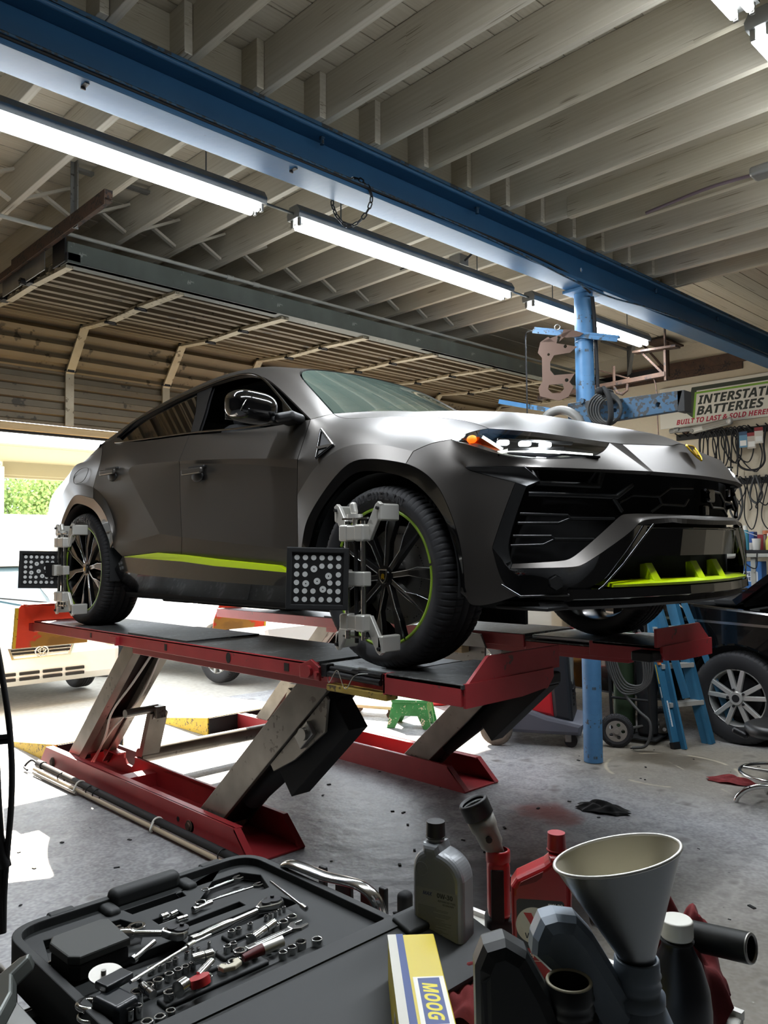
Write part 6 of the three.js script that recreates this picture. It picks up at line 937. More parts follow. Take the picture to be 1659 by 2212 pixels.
// ---------- outside: canopy, house, trees ----------
{
  const t = thing('canopy', 'cream canopy with a white post over the yard', 'canopy'); const c = std({ color: 0x8f8668, roughness: 0.7 });
  obj('roof', rbb(-11.3, -9.2, 3.08, 3.12, -14, 2.5, 0.01), c, t); obj('fascia', [rbb(-11.35, -11.25, 2.86, 3.1, -14, -1.25, 0.01), rbb(-11.4, -11.3, 2.82, 2.87, -14, -1.25, 0.01)], c, t); obj('post', rbb(-11.35, -11.15, 0, 3.0, -1.25, -0.85, 0.02), M.white, t); obj('vent_pipe', rod([-11.2, 3.1, -1.68], [-11.2, 3.55, -1.68], 0.07, 0.07, 16), M.grayPaint, t);
  const h = thing('house', 'low pale house with a shallow roof beyond the yard', 'house', [-32, -0.02, -9.5]);
  obj('wall', rbb(-3, 3, 0, 1.8, -6, 3.5, 0.02), std({ color: 0xe0d8c4, roughness: 0.8 }), h); obj('roof', prism([[-3.5, 1.75], [3.5, 1.75], [0, 3.2]], -6.5, 4, 0.02), std({ color: 0xd8cfbf, roughness: 0.8 }), h); obj('chimney', rbb(0.3, 0.9, 2.2, 3.3, -1.2, -0.4, 0.02), std({ color: 0xa8865e, roughness: 0.8 }), h);
  obj('garage_door', rbb(3, 3.04, 0, 1.4, -4, -1.5, 0.01), M.white, h); obj('window', rbb(3, 3.04, 0.7, 1.3, 1, 2.2, 0.01), M.glassDark, h);
  const leafA = std({ color: 0x7d9450, roughness: 0.8, side: THREE.DoubleSide }), leafB = std({ color: 0x848c70, roughness: 0.8, side: THREE.DoubleSide }), bark = std({ color: 0x5a4a3a, roughness: 0.9 });
  const tree = (x, z, r, y, m, label, n = 6500) => { const q = thing('tree', label, 'tree', [x, -0.02, z]); const lv = new THREE.CircleGeometry(0.1, 6).scale(1, 0.6, 1), im = new THREE.InstancedMesh(lv, m, n), mt = new THREE.Matrix4(), qt = new THREE.Quaternion(), eu = new THREE.Euler(); im.name = 'foliage'; const cl = Array.from({ length: 16 }, () => [rr(-0.75, 0.75) * r, y + rr(-0.7, 0.85) * r, rr(-0.75, 0.75) * r, rr(0.3, 0.55) * r]); for (let i = 0; i < n; i++) { const c = cl[i % 16], a = rr(0, 6.28), b = Math.acos(rr(-1, 1)), d = c[3] * Math.cbrt(rnd()); mt.compose(V3(c[0] + d * Math.sin(b) * Math.cos(a), c[1] + d * Math.cos(b), c[2] + d * Math.sin(b) * Math.sin(a)), qt.setFromEuler(eu.set(rr(0, 6), rr(0, 6), rr(0, 6))), V3(1, 1, 1)); im.setMatrixAt(i, mt); im.setColorAt(i, new THREE.Color().setHSL(0, 0, rr(0.75, 1.1))); } im.userData.kind = 'stuff'; q.add(im); obj('trunk', [cyl(0.22, y, 0, y / 2, 0, 0, 0, 0, 0.12), ...cl.slice(0, 7).map((c) => rod([0, y * 0.6, 0], [c[0], c[1], c[2]], 0.07, 0.03, 6))], bark, q); };
  tree(-44, -10.5, 3.2, 3.6, leafB, 'tall grey-green tree beside the white post outside'); tree(-40, -12.4, 2.3, 3.0, leafA, 'bright green round tree between the post and the car'); tree(-46, -17, 3.4, 3.6, leafA, 'broad green tree hidden mostly behind the raised car'); tree(-37, -9.6, 1.2, 1.5, leafA, 'low green bush under the tall grey-green tree', 900);
  const s = thing('yard_sign', 'small white lettered sign in front of the pale house', 'sign', [-24, 0, -5.9], 1.2); obj('panel', rbb(-0.6, 0.6, 1.3, 2.0, -0.02, 0.02, 0.01), M.white, s); obj('post', [rod([-0.4, 0, 0], [-0.4, 1.3, 0], 0.03), rod([0.4, 0, 0], [0.4, 1.3, 0], 0.03)], M.steel, s);
}

// ---------- tool cart with the open socket case ----------
const casePlastic = std({ color: 0x1b1e1e, roughness: 0.62 });
{
  const t = thing('tool_cart', 'dark steel tool cart under the open socket case', 'cart', [0, 0, 0]);
  obj('cart_body', rbb(1.12, 1.46, 0.12, 0.8, 2.28, 2.86, 0.01), M.black, t);
  obj('rim', [rbb(1.1, 1.13, 0.79, 0.832, 2.27, 2.88, 0.003)], M.darkSteel, t); obj('rim_edge', [rbb(1.0, 1.5, 0.855, 0.86, 2.855, 2.89, 0.002), rbb(1.0, 1.5, 0.79, 0.86, 2.885, 2.89, 0.002), rod([1.1, 0.833, 2.86], [1.1, 0.833, 2.4], 0.002)], M.galv, t);
  for (const x of [1.17, 1.41]) for (const z of [2.34, 2.8]) obj('caster', [cyl(0.05, 0.03, x, 0.05, z, PI / 2), bx(0.04, 0.05, 0.04, x, 0.105, z)], M.rubber, t);
  const h = thing('cart_handle', 'bent chrome bar handle with black slotted holder beside the socket case', 'handle');
  obj('bar', [tube([[1.06, 0.8, 2.26], [1.062, 0.87, 2.27], [1.075, 0.905, 2.278], [1.1, 0.918, 2.28], [1.2, 0.918, 2.275], [1.29, 0.918, 2.265], [1.318, 0.9, 2.26], [1.328, 0.86, 2.255], [1.33, 0.8, 2.25]], 0.008, 80, 14).translate(0, 0, -2.265).scale(1, 1, 1.9).translate(0, 0, 2.265)], M.chrome, h);
  for (const [x, w, y] of [[1.1, 0.022, 0.87], [1.17, 0.05, 0.86], [1.24, 0.03, 0.86], [1.29, 0.02, 0.88]]) obj('holder_tab', rbb(x - w / 2, x + w / 2, 0.76, y + 0.02, 2.2, 2.212, 0.004), M.black, h);
  obj('holder_rail', rbb(1.05, 1.34, 0.76, 0.79, 2.2, 2.3, 0.004), M.black, h); obj('knob', rb(0.026, 0.06, 0.03, 0.01, 1.335, 0.87, 2.19), M.blackSoft, h);
  tag(obj('rag', ragGeo(0.15, 0.13, 0.1, 0.7).map((g) => T(g, 1.185, 0.79, 2.265, 0.2, 0.5, 0)), M.redRag), 'dark red rag stuffed behind the chrome bar handle', 'rag');
  const y = thing('screwdriver', 'screwdriver with a yellow handle in the slotted holder', 'screwdriver', [1.262, 0.79, 2.235], 0); y.rotation.z = 0.2; obj('handle', rb(0.02, 0.07, 0.02, 0.008, 0, 0.035, 0), std({ color: 0xb89a3a, roughness: 0.4 }), y); obj('shaft', rod([0, -0.05, 0], [0, 0.01, 0], 0.004), M.chrome, y);
  const p = thing('steel_pan', 'dented steel pan with shiny blue reflections by the case corner', 'pan', [0.93, 0, 2.9]);
  obj('pan_wall', [rbb(-0.09, 0.09, 0.55, 0.835, 0.075, 0.08, 0.002), rbb(-0.09, 0.09, 0.55, 0.835, -0.08, -0.075, 0.002), rbb(0.085, 0.09, 0.55, 0.835, -0.08, 0.08, 0.002), rbb(-0.09, -0.085, 0.55, 0.835, -0.08, 0.08, 0.002)], M.brown, p); obj('pan_plate', rbb(-0.085, 0.085, 0.8, 0.806, -0.075, 0.075, 0.002), M.chromeWorn, p); obj('pan_rim', [...poly([[-0.09, 0.835, -0.08], [0.09, 0.835, -0.08], [0.09, 0.835, 0.08], [-0.09, 0.835, 0.08], [-0.09, 0.835, -0.08]], 0.005, 6)], M.steel, p); obj('pan_stand', rbb(-0.08, 0.08, 0, 0.56, -0.07, 0.07, 0.01), M.brown, p);
}
{
  const t = thing('socket_case', 'open black plastic case full of chrome sockets and wrenches', 'tool case');
  const X0 = 0.955, X1 = 1.425, Z0 = 2.3, Z1 = 2.825, R = 0.07;
  const rr2 = (x0, x1, z0, z1, r) => { const s = new THREE.Shape(); s.moveTo(x0 + r, z0); s.lineTo(x1 - 0.01, z0); s.lineTo(x1, z0 + 0.01); s.lineTo(x1, z1 - 0.01); s.lineTo(x1 - 0.01, z1); s.lineTo(x0 + r, z1); s.quadraticCurveTo(x0, z1, x0, z1 - r); s.lineTo(x0, z0 + r); s.quadraticCurveTo(x0, z0, x0 + r, z0); return s; };
  const H = (pts) => new THREE.Path(pts.map(([x, z]) => new THREE.Vector2(x, z)));
  const flat = (g, yTop, d) => g.rotateX(PI / 2).translate(0, yTop, 0); // extrudes downwards from yTop
  // tray skin with the moulded pockets cut out of it
  const skin = rr2(X0, X1, Z0, Z1, R);
  const pockets = [[[1.01, 2.775], [1.09, 2.795], [1.14, 2.79], [1.15, 2.66], [1.09, 2.62], [1.03, 2.64]], [[1.005, 2.51], [1.1, 2.53], [1.12, 2.48], [1.115, 2.36], [1.05, 2.335], [1.005, 2.36]], [[1.175, 2.585], [1.215, 2.585], [1.215, 2.36], [1.165, 2.37]], [[1.17, 2.74], [1.225, 2.74], [1.225, 2.6], [1.175, 2.6]], [[1.075, 2.6], [1.105, 2.6], [1.105, 2.545], [1.075, 2.545]], [[1.13, 2.6], [1.15, 2.6], [1.15, 2.44], [1.125, 2.44]]];
  for (const p of pockets) skin.holes.push(H(p));
  skin.holes.push(H([[1.0, 2.62], [1.03, 2.615], [1.03, 2.5], [1.0, 2.495]]));
  obj('tray', [flat(new THREE.ExtrudeGeometry(skin, { depth: 0.012, bevelEnabled: true, bevelSize: 0.001, bevelThickness: 0.001, bevelSegments: 1, curveSegments: 10 }), 0.893)], casePlastic, t);
  obj('tray_floor', [...pockets.map((p) => flat(ext(p.map((q) => q), 0.004), 0.876))], std({ color: 0x121414, roughness: 0.6 }), t);
  const wall = rr2(X0, X1, Z0, Z1, R); wall.holes.push(new THREE.Path(rr2(X0 + 0.012, X1 - 0.012, Z0 + 0.012, Z1 - 0.012, R - 0.012).getPoints(10)));
  obj('case_wall', flat(new THREE.ExtrudeGeometry(wall, { depth: 0.075, bevelEnabled: true, bevelSize: 0.002, bevelThickness: 0.002, bevelSegments: 2, curveSegments: 10 }), 0.908), casePlastic, t);
  obj('case_bottom', rbb(X0 + 0.05, X1, 0.834, 0.84, Z0 + 0.02, Z1 - 0.02, 0.002), casePlastic, t);
  obj('carry_handle', [rb(0.034, 0.04, 0.15, 0.014, 0.965, 0.905, 2.557), rb(0.05, 0.03, 0.03, 0.01, 0.985, 0.89, 2.64), rb(0.05, 0.03, 0.03, 0.01, 0.985, 0.89, 2.475)], casePlastic, t);
  for (const z of [2.72, 2.4]) obj('latch', rb(0.02, 0.034, 0.05, 0.005, 0.955, 0.895, z), casePlastic, t);
  for (const [x, z0, z1] of [[1.26, 2.58, 2.72], [1.246, 2.4, 2.55], [1.305, 2.6, 2.765], [1.29, 2.42, 2.59], [1.35, 2.54, 2.73], [1.39, 2.44, 2.79]]) obj('socket_rail', rb(0.03, 0.012, z1 - z0, 0.004, x, 0.895, (z0 + z1) / 2), casePlastic, t);
  // lid tipped over towards the bottles
  const L = new THREE.Group(); L.name = 'case_lid'; t.add(L);
  obj('lid_shell', [bar([1.43, 0.905, 2.5], [1.6, 0.862, 2.5], 0.66, 0.03, V3(0, 1, 0)), bar([1.425, 0.905, 2.5], [1.45, 0.898, 2.5], 0.68, 0.04, V3(0, 1, 0))].map((g) => g.translate(0, 0, 0.015)), casePlastic, L);
  obj('lid_latch', rb(0.06, 0.045, 0.07, 0.008, 1.44, 0.915, 2.205, 0, 0, -0.25), casePlastic, L); obj('lid_latch', rb(0.05, 0.03, 0.06, 0.006, 1.46, 0.908, 2.3, 0, 0, -0.25), casePlastic, L);
}
{
  const SK = { A: [[1.264, 2.699, 0.0071], [1.264, 2.683, 0.0062], [1.264, 2.669, 0.0057], [1.264, 2.657, 0.005], [1.261, 2.634, 0.0043], [1.26, 2.622, 0.0035], [1.26, 2.612, 0.0031], [1.257, 2.589, 0.0028]],
    B: [[1.248, 2.538, 0.0067], [1.249, 2.524, 0.0062], [1.249, 2.499, 0.0052], [1.245, 2.462, 0.0036], [1.244, 2.451, 0.0036], [1.243, 2.439, 0.0034], [1.241, 2.428, 0.0032], [1.239, 2.416, 0.0033]],
    C: [[1.314, 2.75, 0.0099], [1.31, 2.73, 0.0089], [1.307, 2.711, 0.0083], [1.303, 2.69, 0.0073], [1.301, 2.673, 0.0067], [1.301, 2.66, 0.0062], [1.3, 2.646, 0.0055], [1.296, 2.622, 0.0048], [1.296, 2.607, 0.0052]],
    D: [[1.293, 2.576, 0.0063], [1.292, 2.563, 0.0067], [1.29, 2.528, 0.0072], [1.289, 2.511, 0.0079], [1.288, 2.493, 0.0082], [1.288, 2.473, 0.0089], [1.288, 2.454, 0.0092], [1.283, 2.431, 0.0097]],
    E: [[1.351, 2.716, 0.0091], [1.351, 2.696, 0.0089], [1.351, 2.675, 0.0097], [1.351, 2.653, 0.0106], [1.345, 2.617, 0.0101], [1.342, 2.596, 0.0091], [1.34, 2.575, 0.009], [1.339, 2.555, 0.0083]],
    F: [[1.354, 2.781, 0.0051], [1.352, 2.767, 0.0061], [1.397, 2.777, 0.0089], [1.399, 2.758, 0.0083], [1.397, 2.739, 0.0074]],
    G: [[1.336, 2.519, 0.0051], [1.332, 2.503, 0.0062], [1.376, 2.521, 0.0077], [1.373, 2.5, 0.0084], [1.369, 2.478, 0.0097], [1.382, 2.453, 0.01]] };
  const LB = { A: 'in the row just beyond the thin extension bar', B: 'in the row next to the long ratchet', C: 'in the row crossed by the long extension bar', D: 'in the row past the tall deep socket', E: 'in the row of big open hex sockets', F: 'in the cluster by the case corner under the lid', G: 'in the group around the combination wrench' };
  // one socket of unit radius: body, hollow hexagonal mouth and drive recess
  const pts = (n, r, k) => Array.from({ length: n }, (_, i) => { const a = i / n * 2 * PI, q = n === 12 ? (i % 2 ? 0.9 : 1) : 1; return [r * q * Math.cos(a), r * q * Math.sin(a)]; });
  const ringG = (n) => ext(circ(0, 0, 1, 28), 0.5, 0.08, [pts(n, 0.76).reverse()]).rotateX(-PI / 2).translate(0, -0.5, 0);
  const body = cyl(0.99, 2.4, 0, -1.7, 0, 0, 0, 0, 0.99, 28, true), well = cyl(0.8, 0.02, 0, -0.52, 0);
  const P = thing('socket', 'chrome socket', 'socket', [0, 0, 0], 0, 'chrome sockets standing in the case'); const hx = merged([ringG(6)]), tw = merged([ringG(12)]);
  obj('socket_body', body, M.chrome, P); obj('socket_mouth', hx, M.chrome, P); obj('socket_well', well, M.black, P);
  let first = true;
  for (const [row, list] of Object.entries(SK)) list.forEach(([x, z, r], i) => {
    const s = first ? P : P.clone(); if (!first) { s.name = numbered('socket'); scene.add(s); } first = false;
    s.position.set(x, 0.913 - (row === 'A' || row === 'B' ? 0.002 : 0), z); s.scale.set(r, row === 'A' && i > 3 ? r * 1.6 : r, r); s.children[1].geometry = 'CDG'.includes(row) ? tw : hx;
    s.userData = { label: ORD[i] + ' chrome socket ' + LB[row], category: 'socket', group: 'chrome sockets standing in the case' };
  });
  const chromeTool = M.chrome;
  const wrench = (name, a, b, w, open, ring, label, cat = 'wrench', lift = 0.9) => { // combination wrench from ring end a to open end b
    const A = V3(a[0], lift, a[1]), B = V3(b[0], lift + (b[2] ?? 0), b[1]), L = A.distanceTo(B), t = thing(name, label, cat, A.toArray());
    const d = B.clone().sub(A).normalize(); t.quaternion.setFromRotationMatrix(new THREE.Matrix4().makeBasis(d, V3(0, 1, 0).cross(d).normalize().cross(d).negate().cross(d).length() ? V3(0, 1, 0).addScaledVector(d, -d.y).normalize() : V3(0, 1, 0), d.clone().cross(V3(0, 1, 0).addScaledVector(d, -d.y).normalize())));
    obj('shank', [rb(L - ring - open, 0.004, w, 0.0018, L / 2, 0, 0), rb(L * 0.5, 0.0045, w * 0.5, 0.001, L / 2, 0.0008, 0)], chromeTool, t);
    obj('ring_end', ext(circ(0, 0, ring, 24), 0.007, 0.001, [pts(12, ring * 0.68).reverse()]).rotateX(-PI / 2).translate(0, -0.0035, 0), chromeTool, t);
    const o = open; obj('open_end', ext([[-o * 1.2, -w / 2], [-o * 0.3, -o], [o * 0.9, -o * 0.85], [o * 1.05, -o * 0.45], [0, -o * 0.42], [-o * 0.3, 0], [0, o * 0.42], [o * 1.05, o * 0.45], [o * 0.9, o * 0.85], [-o * 0.3, o], [-o * 1.2, w / 2]], 0.006, 0.001).rotateX(-PI / 2).translate(L, -0.003, 0), chromeTool, t); return t; };
  wrench('wrench', [1.064, 2.736], [1.063, 2.662], 0.007, 0.01, 0.009, 'small combination wrench topmost in the pocket by the rounded corner', 'wrench', 0.893);
  wrench('wrench', [1.08, 2.648], [1.077, 2.757], 0.008, 0.009, 0.011, 'slim wrench second from the top of the wrench pocket', 'wrench', 0.891);
  wrench('wrench', [1.088, 2.655], [1.088, 2.77], 0.008, 0.009, 0.01, 'slim wrench just above the dark plastic bit box', 'wrench', 0.893);
  wrench('wrench', [1.096, 2.64], [1.118, 2.79], 0.011, 0.014, 0.016, 'large combination wrench partly under the dark plastic bit box', 'wrench', 0.9);
  wrench('wrench', [1.032, 2.458], [1.027, 2.378], 0.006, 0.01, 0.0085, 'small wrench in the pocket near the case latch beyond the handle', 'wrench', 0.892);
  wrench('wrench', [1.085, 2.5], [1.094, 2.374], 0.006, 0.009, 0.012, 'pair of flat wrenches crossing beside the short steel bar', 'wrench', 0.896);
  wrench('wrench', [1.352, 2.59], [1.348, 2.468], 0.012, 0.015, 0.011, 'bright combination wrench lying across the big sockets', 'wrench', 0.928);
  const ratchet = (p, q, label) => { const A = V3(...p), B = V3(...q), d = B.clone().sub(A), L = d.length(); d.normalize(); const t = thing('ratchet', label, 'ratchet', A.toArray()); const up = V3(0, 1, 0).addScaledVector(d, -d.y).normalize(); t.quaternion.setFromRotationMatrix(new THREE.Matrix4().makeBasis(d, up, d.clone().cross(up)));
    obj('grip', [lathe([[0, 0], [0.0075, 0], [0.0085, 0.004], [0.0085, 0.014], [0.007, 0.018], [0.0085, 0.045], [0.009, L * 0.36], [0.0078, L * 0.37], [0.009, L * 0.385], [0.0078, L * 0.4], [0.009, L * 0.415], [0.006, L * 0.44], [0.0055, L * 0.76], [0, L * 0.76]], 24).rotateZ(-PI / 2)], chromeTool, t);
    obj('head', ext([[L * 0.72, -0.005], [L * 0.82, -0.016], [L * 0.9, -0.021], [L * 0.97, -0.018], [L * 1.0, -0.008], [L * 1.0, 0.008], [L * 0.97, 0.018], [L * 0.9, 0.021], [L * 0.82, 0.016], [L * 0.72, 0.005]], 0.014, 0.003).rotateX(-PI / 2).translate(0, -0.006, 0), chromeTool, t);
    obj('head_plate', [cyl(0.014, 0.003, L * 0.92, 0.0085, 0)], M.darkSteel, t); obj('direction_lever', [cyl(0.009, 0.004, L * 0.83, 0.009, 0), cyl(0.004, 0.008, L * 0.925, 0.01, -0.006)], M.darkSteel, t); return t; };
  ratchet([1.099, 0.915, 2.722], [1.2, 0.91, 2.596], 'chrome ratchet lying diagonally over the wrenches by the bit box'); ratchet([1.204, 0.896, 2.594], [1.187, 0.897, 2.386], 'long chrome ratchet in its pocket across the middle of the case');
  const barT = (name, pts2, r, label, cat) => { const t = thing(name, label, cat); obj('shaft', [rod(pts2[0], pts2[1], r)], chromeTool, t); obj('collar', [rod(pts2[0], a3(pts2[0]).lerp(a3(pts2[1]), 0.12), r * 1.7, r * 1.7, 16)], chromeTool, t); return t; };
  barT('extension_bar', [[1.254, 0.918, 2.617], [1.322, 0.934, 2.765]], 0.003, 'long thin extension bar lying across the socket rows', 'extension bar'); tag(obj('bit_strip', [rod([1.254, 0.918, 2.617], [1.244, 0.915, 2.578], 0.0022)], chromeTool), 'thin flat tip piece at the end of the long extension bar', 'bit');
  barT('extension_bar', [[1.2, 0.9, 2.7], [1.187, 0.91, 2.653]], 0.004, 'short slim extension under the diagonal ratchet', 'extension bar'); barT('extension_bar', [[1.109, 0.9, 2.532], [1.104, 0.9, 2.488]], 0.004, 'short plain bar beside the crossed wrenches', 'extension bar');
  barT('slim_rod', [[1.275, 0.91, 2.392], [1.141, 0.917, 2.375]], 0.003, 'thin steel rod with a black grip along the case end', 'rod'); 
  const uj = thing('universal_joint', 'chrome universal joint lying by the handle opening', 'socket joint', [1.089, 0.897, 2.572]); obj('yoke', [rod([0, 0, 0.016], [0, 0, 0.003], 0.008, 0.008, 16), rod([0.002, 0, -0.004], [0.003, 0.002, -0.016], 0.0055, 0.0055, 12)], chromeTool, uj); obj('cross_pin', rod([-0.007, 0, 0], [0.007, 0, 0], 0.003), M.steel, uj);
  for (const [p, q, r, l] of [[[1.119, 0.897, 2.572], [1.121, 0.897, 2.552], 0.0065, 'small square drive adapter next to the universal joint'], [[1.166, 0.897, 2.607], [1.169, 0.897, 2.585], 0.008, 'square drive adapter above the ratchet head'], [[1.306, 0.92, 2.65], [1.313, 0.92, 2.617], 0.009, 'chrome deep socket lying on its side between the rows'], [[1.316, 0.92, 2.54], [1.295, 0.92, 2.48], 0.0075, 'long spark plug socket lying near the wrench'], [[1.32, 0.92, 2.745], [1.355, 0.92, 2.745], 0.007, 'short bright socket lying loose in the front row'], [[1.296, 0.895, 2.785], [1.296, 0.918, 2.785], 0.0052, 'narrow deep socket standing alone near the washer']]) { const t = thing('deep_socket', l, 'socket'); obj('body', [rod(p, a3(p).lerp(a3(q), 0.55), r, r, 24), rod(a3(p).lerp(a3(q), 0.6), q, r * 0.94, r * 0.94, 24)], chromeTool, t); obj('groove', rod(a3(p).lerp(a3(q), 0.54), a3(p).lerp(a3(q), 0.61), r * 0.8, r * 0.8, 20), M.darkSteel, t); }
  const bb2 = thing('bit_box', 'dark plastic bit box lying on the wrenches', 'box', [1.152, 0.925, 2.752], 0.05); obj('lid', ext([[-0.05, -0.042], [-0.03, -0.055], [0.035, -0.055], [0.05, -0.042], [0.05, 0.045], [-0.042, 0.055], [-0.05, 0.045]], 0.014, 0.003).rotateX(-PI / 2), std({ color: 0x2c2e2b, roughness: 0.55 }), bb2); obj('base', ext([[-0.048, -0.04], [-0.03, -0.052], [0.035, -0.052], [0.048, -0.04], [0.048, 0.043], [-0.042, 0.052]], 0.025, 0.003).rotateX(-PI / 2).translate(0, -0.026, 0), M.blackSoft, bb2);
  const wa = thing('suction_disc', 'round steel washer with a nut standing beside the bit box', 'washer', [1.262, 0.915, 2.775]); obj('disc', cyl(0.026, 0.003, 0, 0.012, 0, 0, 0, -0.15, 0.026, 32), M.steel, wa); obj('nut', cyl(0.008, 0.012, 0, 0.004, 0.004, 0, 0, 0, 0.008, 6), M.steel, wa); obj('bolt', rod([0, -0.02, 0.004], [0, 0.02, 0.004], 0.004), M.steel, wa);
  const pu = thing('puller', 'grey steel puller arm hooking over the cart rim', 'puller', [0, 0, 0]); obj('hook_arm', prism([[0, 0], [0.012, -0.004], [0.03, -0.03], [0.08, -0.035], [0.13, -0.06], [0.16, -0.06], [0.17, -0.045], [0.2, -0.06], [0.2, -0.12], [0.15, -0.12], [0.09, -0.08], [0.04, -0.07], [0.01, -0.05], [-0.006, -0.015]], -0.012, 0.012, 0.004).rotateX(0).rotateX(-PI / 2.6).rotateY(-0.25).translate(1.17, 0.945, 2.852), std({ color: 0x5c605c, roughness: 0.35, metalness: 0.5 }), pu);
  obj('ring_nut', [tor(0.017, 0.005, 1.288, 0.905, 2.812, PI / 2 - 0.2, 0, 0, 30, 10), tor(0.02, 0.003, 1.305, 0.9, 2.815, PI / 2, 0, 0, 30, 8)], M.chrome, pu); obj('puller_block', [rb(0.06, 0.05, 0.045, 0.008, 1.325, 0.9, 2.79, 0, 0.2, 0), rb(0.03, 0.012, 0.05, 0.003, 1.29, 0.928, 2.775, 0, 0.2, 0)], phy({ color: 0x15181c, roughness: 0.3 }), pu);
  const rh = thing('red_ratchet', 'stubby ratchet with a round red lettered face', 'ratchet', [1.378, 0.925, 2.68], 0.3); obj('face', cyl(0.016, 0.012, 0, 0, 0, 0, 0, 0.3, 0.016, 28), std({ color: 0xa82428, roughness: 0.4 }), rh); obj('neck', [rod([-0.012, 0, -0.01], [-0.02, 0.002, -0.05], 0.006), cyl(0.012, 0.016, -0.012, 0, 0.026, PI / 2)], M.chrome, rh);
  const aw = thing('adjustable_wrench', 'pale open jaw tool with a red grip by the lid edge', 'wrench', [1.376, 0.925, 2.625]); obj('jaw', ext([[-0.018, -0.01], [0.0, -0.016], [0.016, -0.01], [0.018, 0.004], [0.008, 0.004], [0.004, -0.004], [-0.006, -0.004], [-0.012, 0.006], [-0.02, 0.002]], 0.008, 0.002).rotateX(-PI / 2).rotateY(PI / 2), std({ color: 0xc9c2ac, roughness: 0.4 }), aw); obj('red_grip', [rod([0.0, 0.004, -0.025], [0.004, 0.008, -0.06], 0.006, 0.009, 14)], std({ color: 0x5a1518, roughness: 0.5 }), aw); obj('sleeve', rod([0.004, 0.008, -0.06], [0.012, 0.012, -0.095], 0.0085, 0.0085, 18), M.alu, aw);
}

// ---------- white-topped cart with bottles ----------
{
  const t = thing('bottle_cart', 'pale grey topped shop cart carrying the oil bottles', 'cart');
  obj('top', ext([[1.31, 2.05], [1.93, 2.03], [2.06, 2.95], [1.63, 2.98], [1.62, 2.3], [1.31, 2.27]], 0.02, 0.003).rotateX(PI / 2).translate(0, 0.83, 0), M.grayPaint, t);
  obj('rim', [bar([1.31, 0.832, 2.05], [1.93, 0.832, 2.03], 0.012, 0.014), bar([1.31, 0.832, 2.05], [1.31, 0.832, 2.27], 0.012, 0.014)], M.white, t);
  for (const [x, z] of [[1.4, 2.12], [1.87, 2.1], [1.97, 2.88], [1.68, 2.9]]) obj('leg', rbb(x - 0.02, x + 0.02, 0, 0.815, z - 0.02, z + 0.02, 0.004), M.grayPaint, t);
  obj('lower_shelf', ext([[1.38, 2.1], [1.89, 2.08], [1.99, 2.9], [1.66, 2.92]], 0.02, 0.003).rotateX(PI / 2).translate(0, 0.3, 0), M.grayPaint, t);
}
const canvasTex = (w, h, draw) => { const c = document.createElement('canvas'); c.width = w; c.height = h; draw(c.getContext('2d'), w, h); const t = new THREE.CanvasTexture(c); t.colorSpace = THREE.SRGBColorSpace; t.anisotropy = 4; return t; };
{ // silver quart bottle
  const t = thing('oil_bottle', 'silver plastic oil bottle with a black cap and grey back label', 'bottle', [1.492, 0.83, 2.25], 0.25); const sil = phy({ color: 0x84878a, metalness: 0.25, roughness: 0.36 });
  const s = new THREE.Shape(); s.moveTo(-0.05, 0.006); s.lineTo(-0.05, 0.17); s.quadraticCurveTo(-0.049, 0.2, -0.03, 0.21); s.lineTo(-0.03, 0.222); s.lineTo(0.002, 0.222); s.lineTo(0.006, 0.21); s.quadraticCurveTo(0.045, 0.2, 0.05, 0.165); s.lineTo(0.05, 0.006); s.lineTo(0.044, 0); s.lineTo(-0.044, 0);
  obj('body', new THREE.ExtrudeGeometry(s, { depth: 0.03, bevelEnabled: true, bevelSize: 0.012, bevelOffset: -0.012, bevelThickness: 0.014, bevelSegments: 4, curveSegments: 12 }).translate(0, 0, -0.015), sil, t);
  obj('neck', cyl(0.0155, 0.02, -0.014, 0.222, 0), sil, t); obj('cap', [cyl(0.0175, 0.026, -0.014, 0.243, 0, 0, 0, 0, 0.0168, 28), tor(0.0172, 0.0015, -0.014, 0.229, 0, PI / 2)], M.black, t);
  obj('embossed_ring', tor(0.012, 0.0008, -0.028, 0.178, 0.0292, 0, 0, 0, 30, 6), sil, t);
  const ct = canvasTex(256, 384, (x, w, h) => { x.fillStyle = '#8b8d8e'; x.fillRect(0, 0, w, h); x.fillStyle = '#3a3f66'; x.font = 'italic 900 26px sans-serif'; x.fillText('MAX', 44, 34); x.fillStyle = '#34363a'; x.font = '900 34px sans-serif'; x.fillText('0W-30', 134, 36); x.font = '700 14px sans-serif'; x.fillText('ADVANCED FUEL', 140, 56); x.fillText('ECONOMY', 170, 72); x.fillStyle = '#54575a'; let sd = 3; for (let r = 0; r < 34; r++) { sd = (sd * 37 + 11) % 101; x.fillRect(16, 92 + r * 7, 90 + sd * 1.2, 2); } x.fillStyle = '#2c2f38'; for (let i = 0; i < 16; i++) x.fillRect(18 + i * 4, 330, i % 3 ? 2 : 3, 40); x.strokeStyle = '#3a3c40'; x.lineWidth = 2; x.beginPath(); x.arc(206, 338, 16, 0, 7); x.stroke(); });
  obj('label', new THREE.PlaneGeometry(0.082, 0.128).translate(0.0, 0.082, 0.0292), std({ map: ct, roughness: 0.4 }), t, true);
}
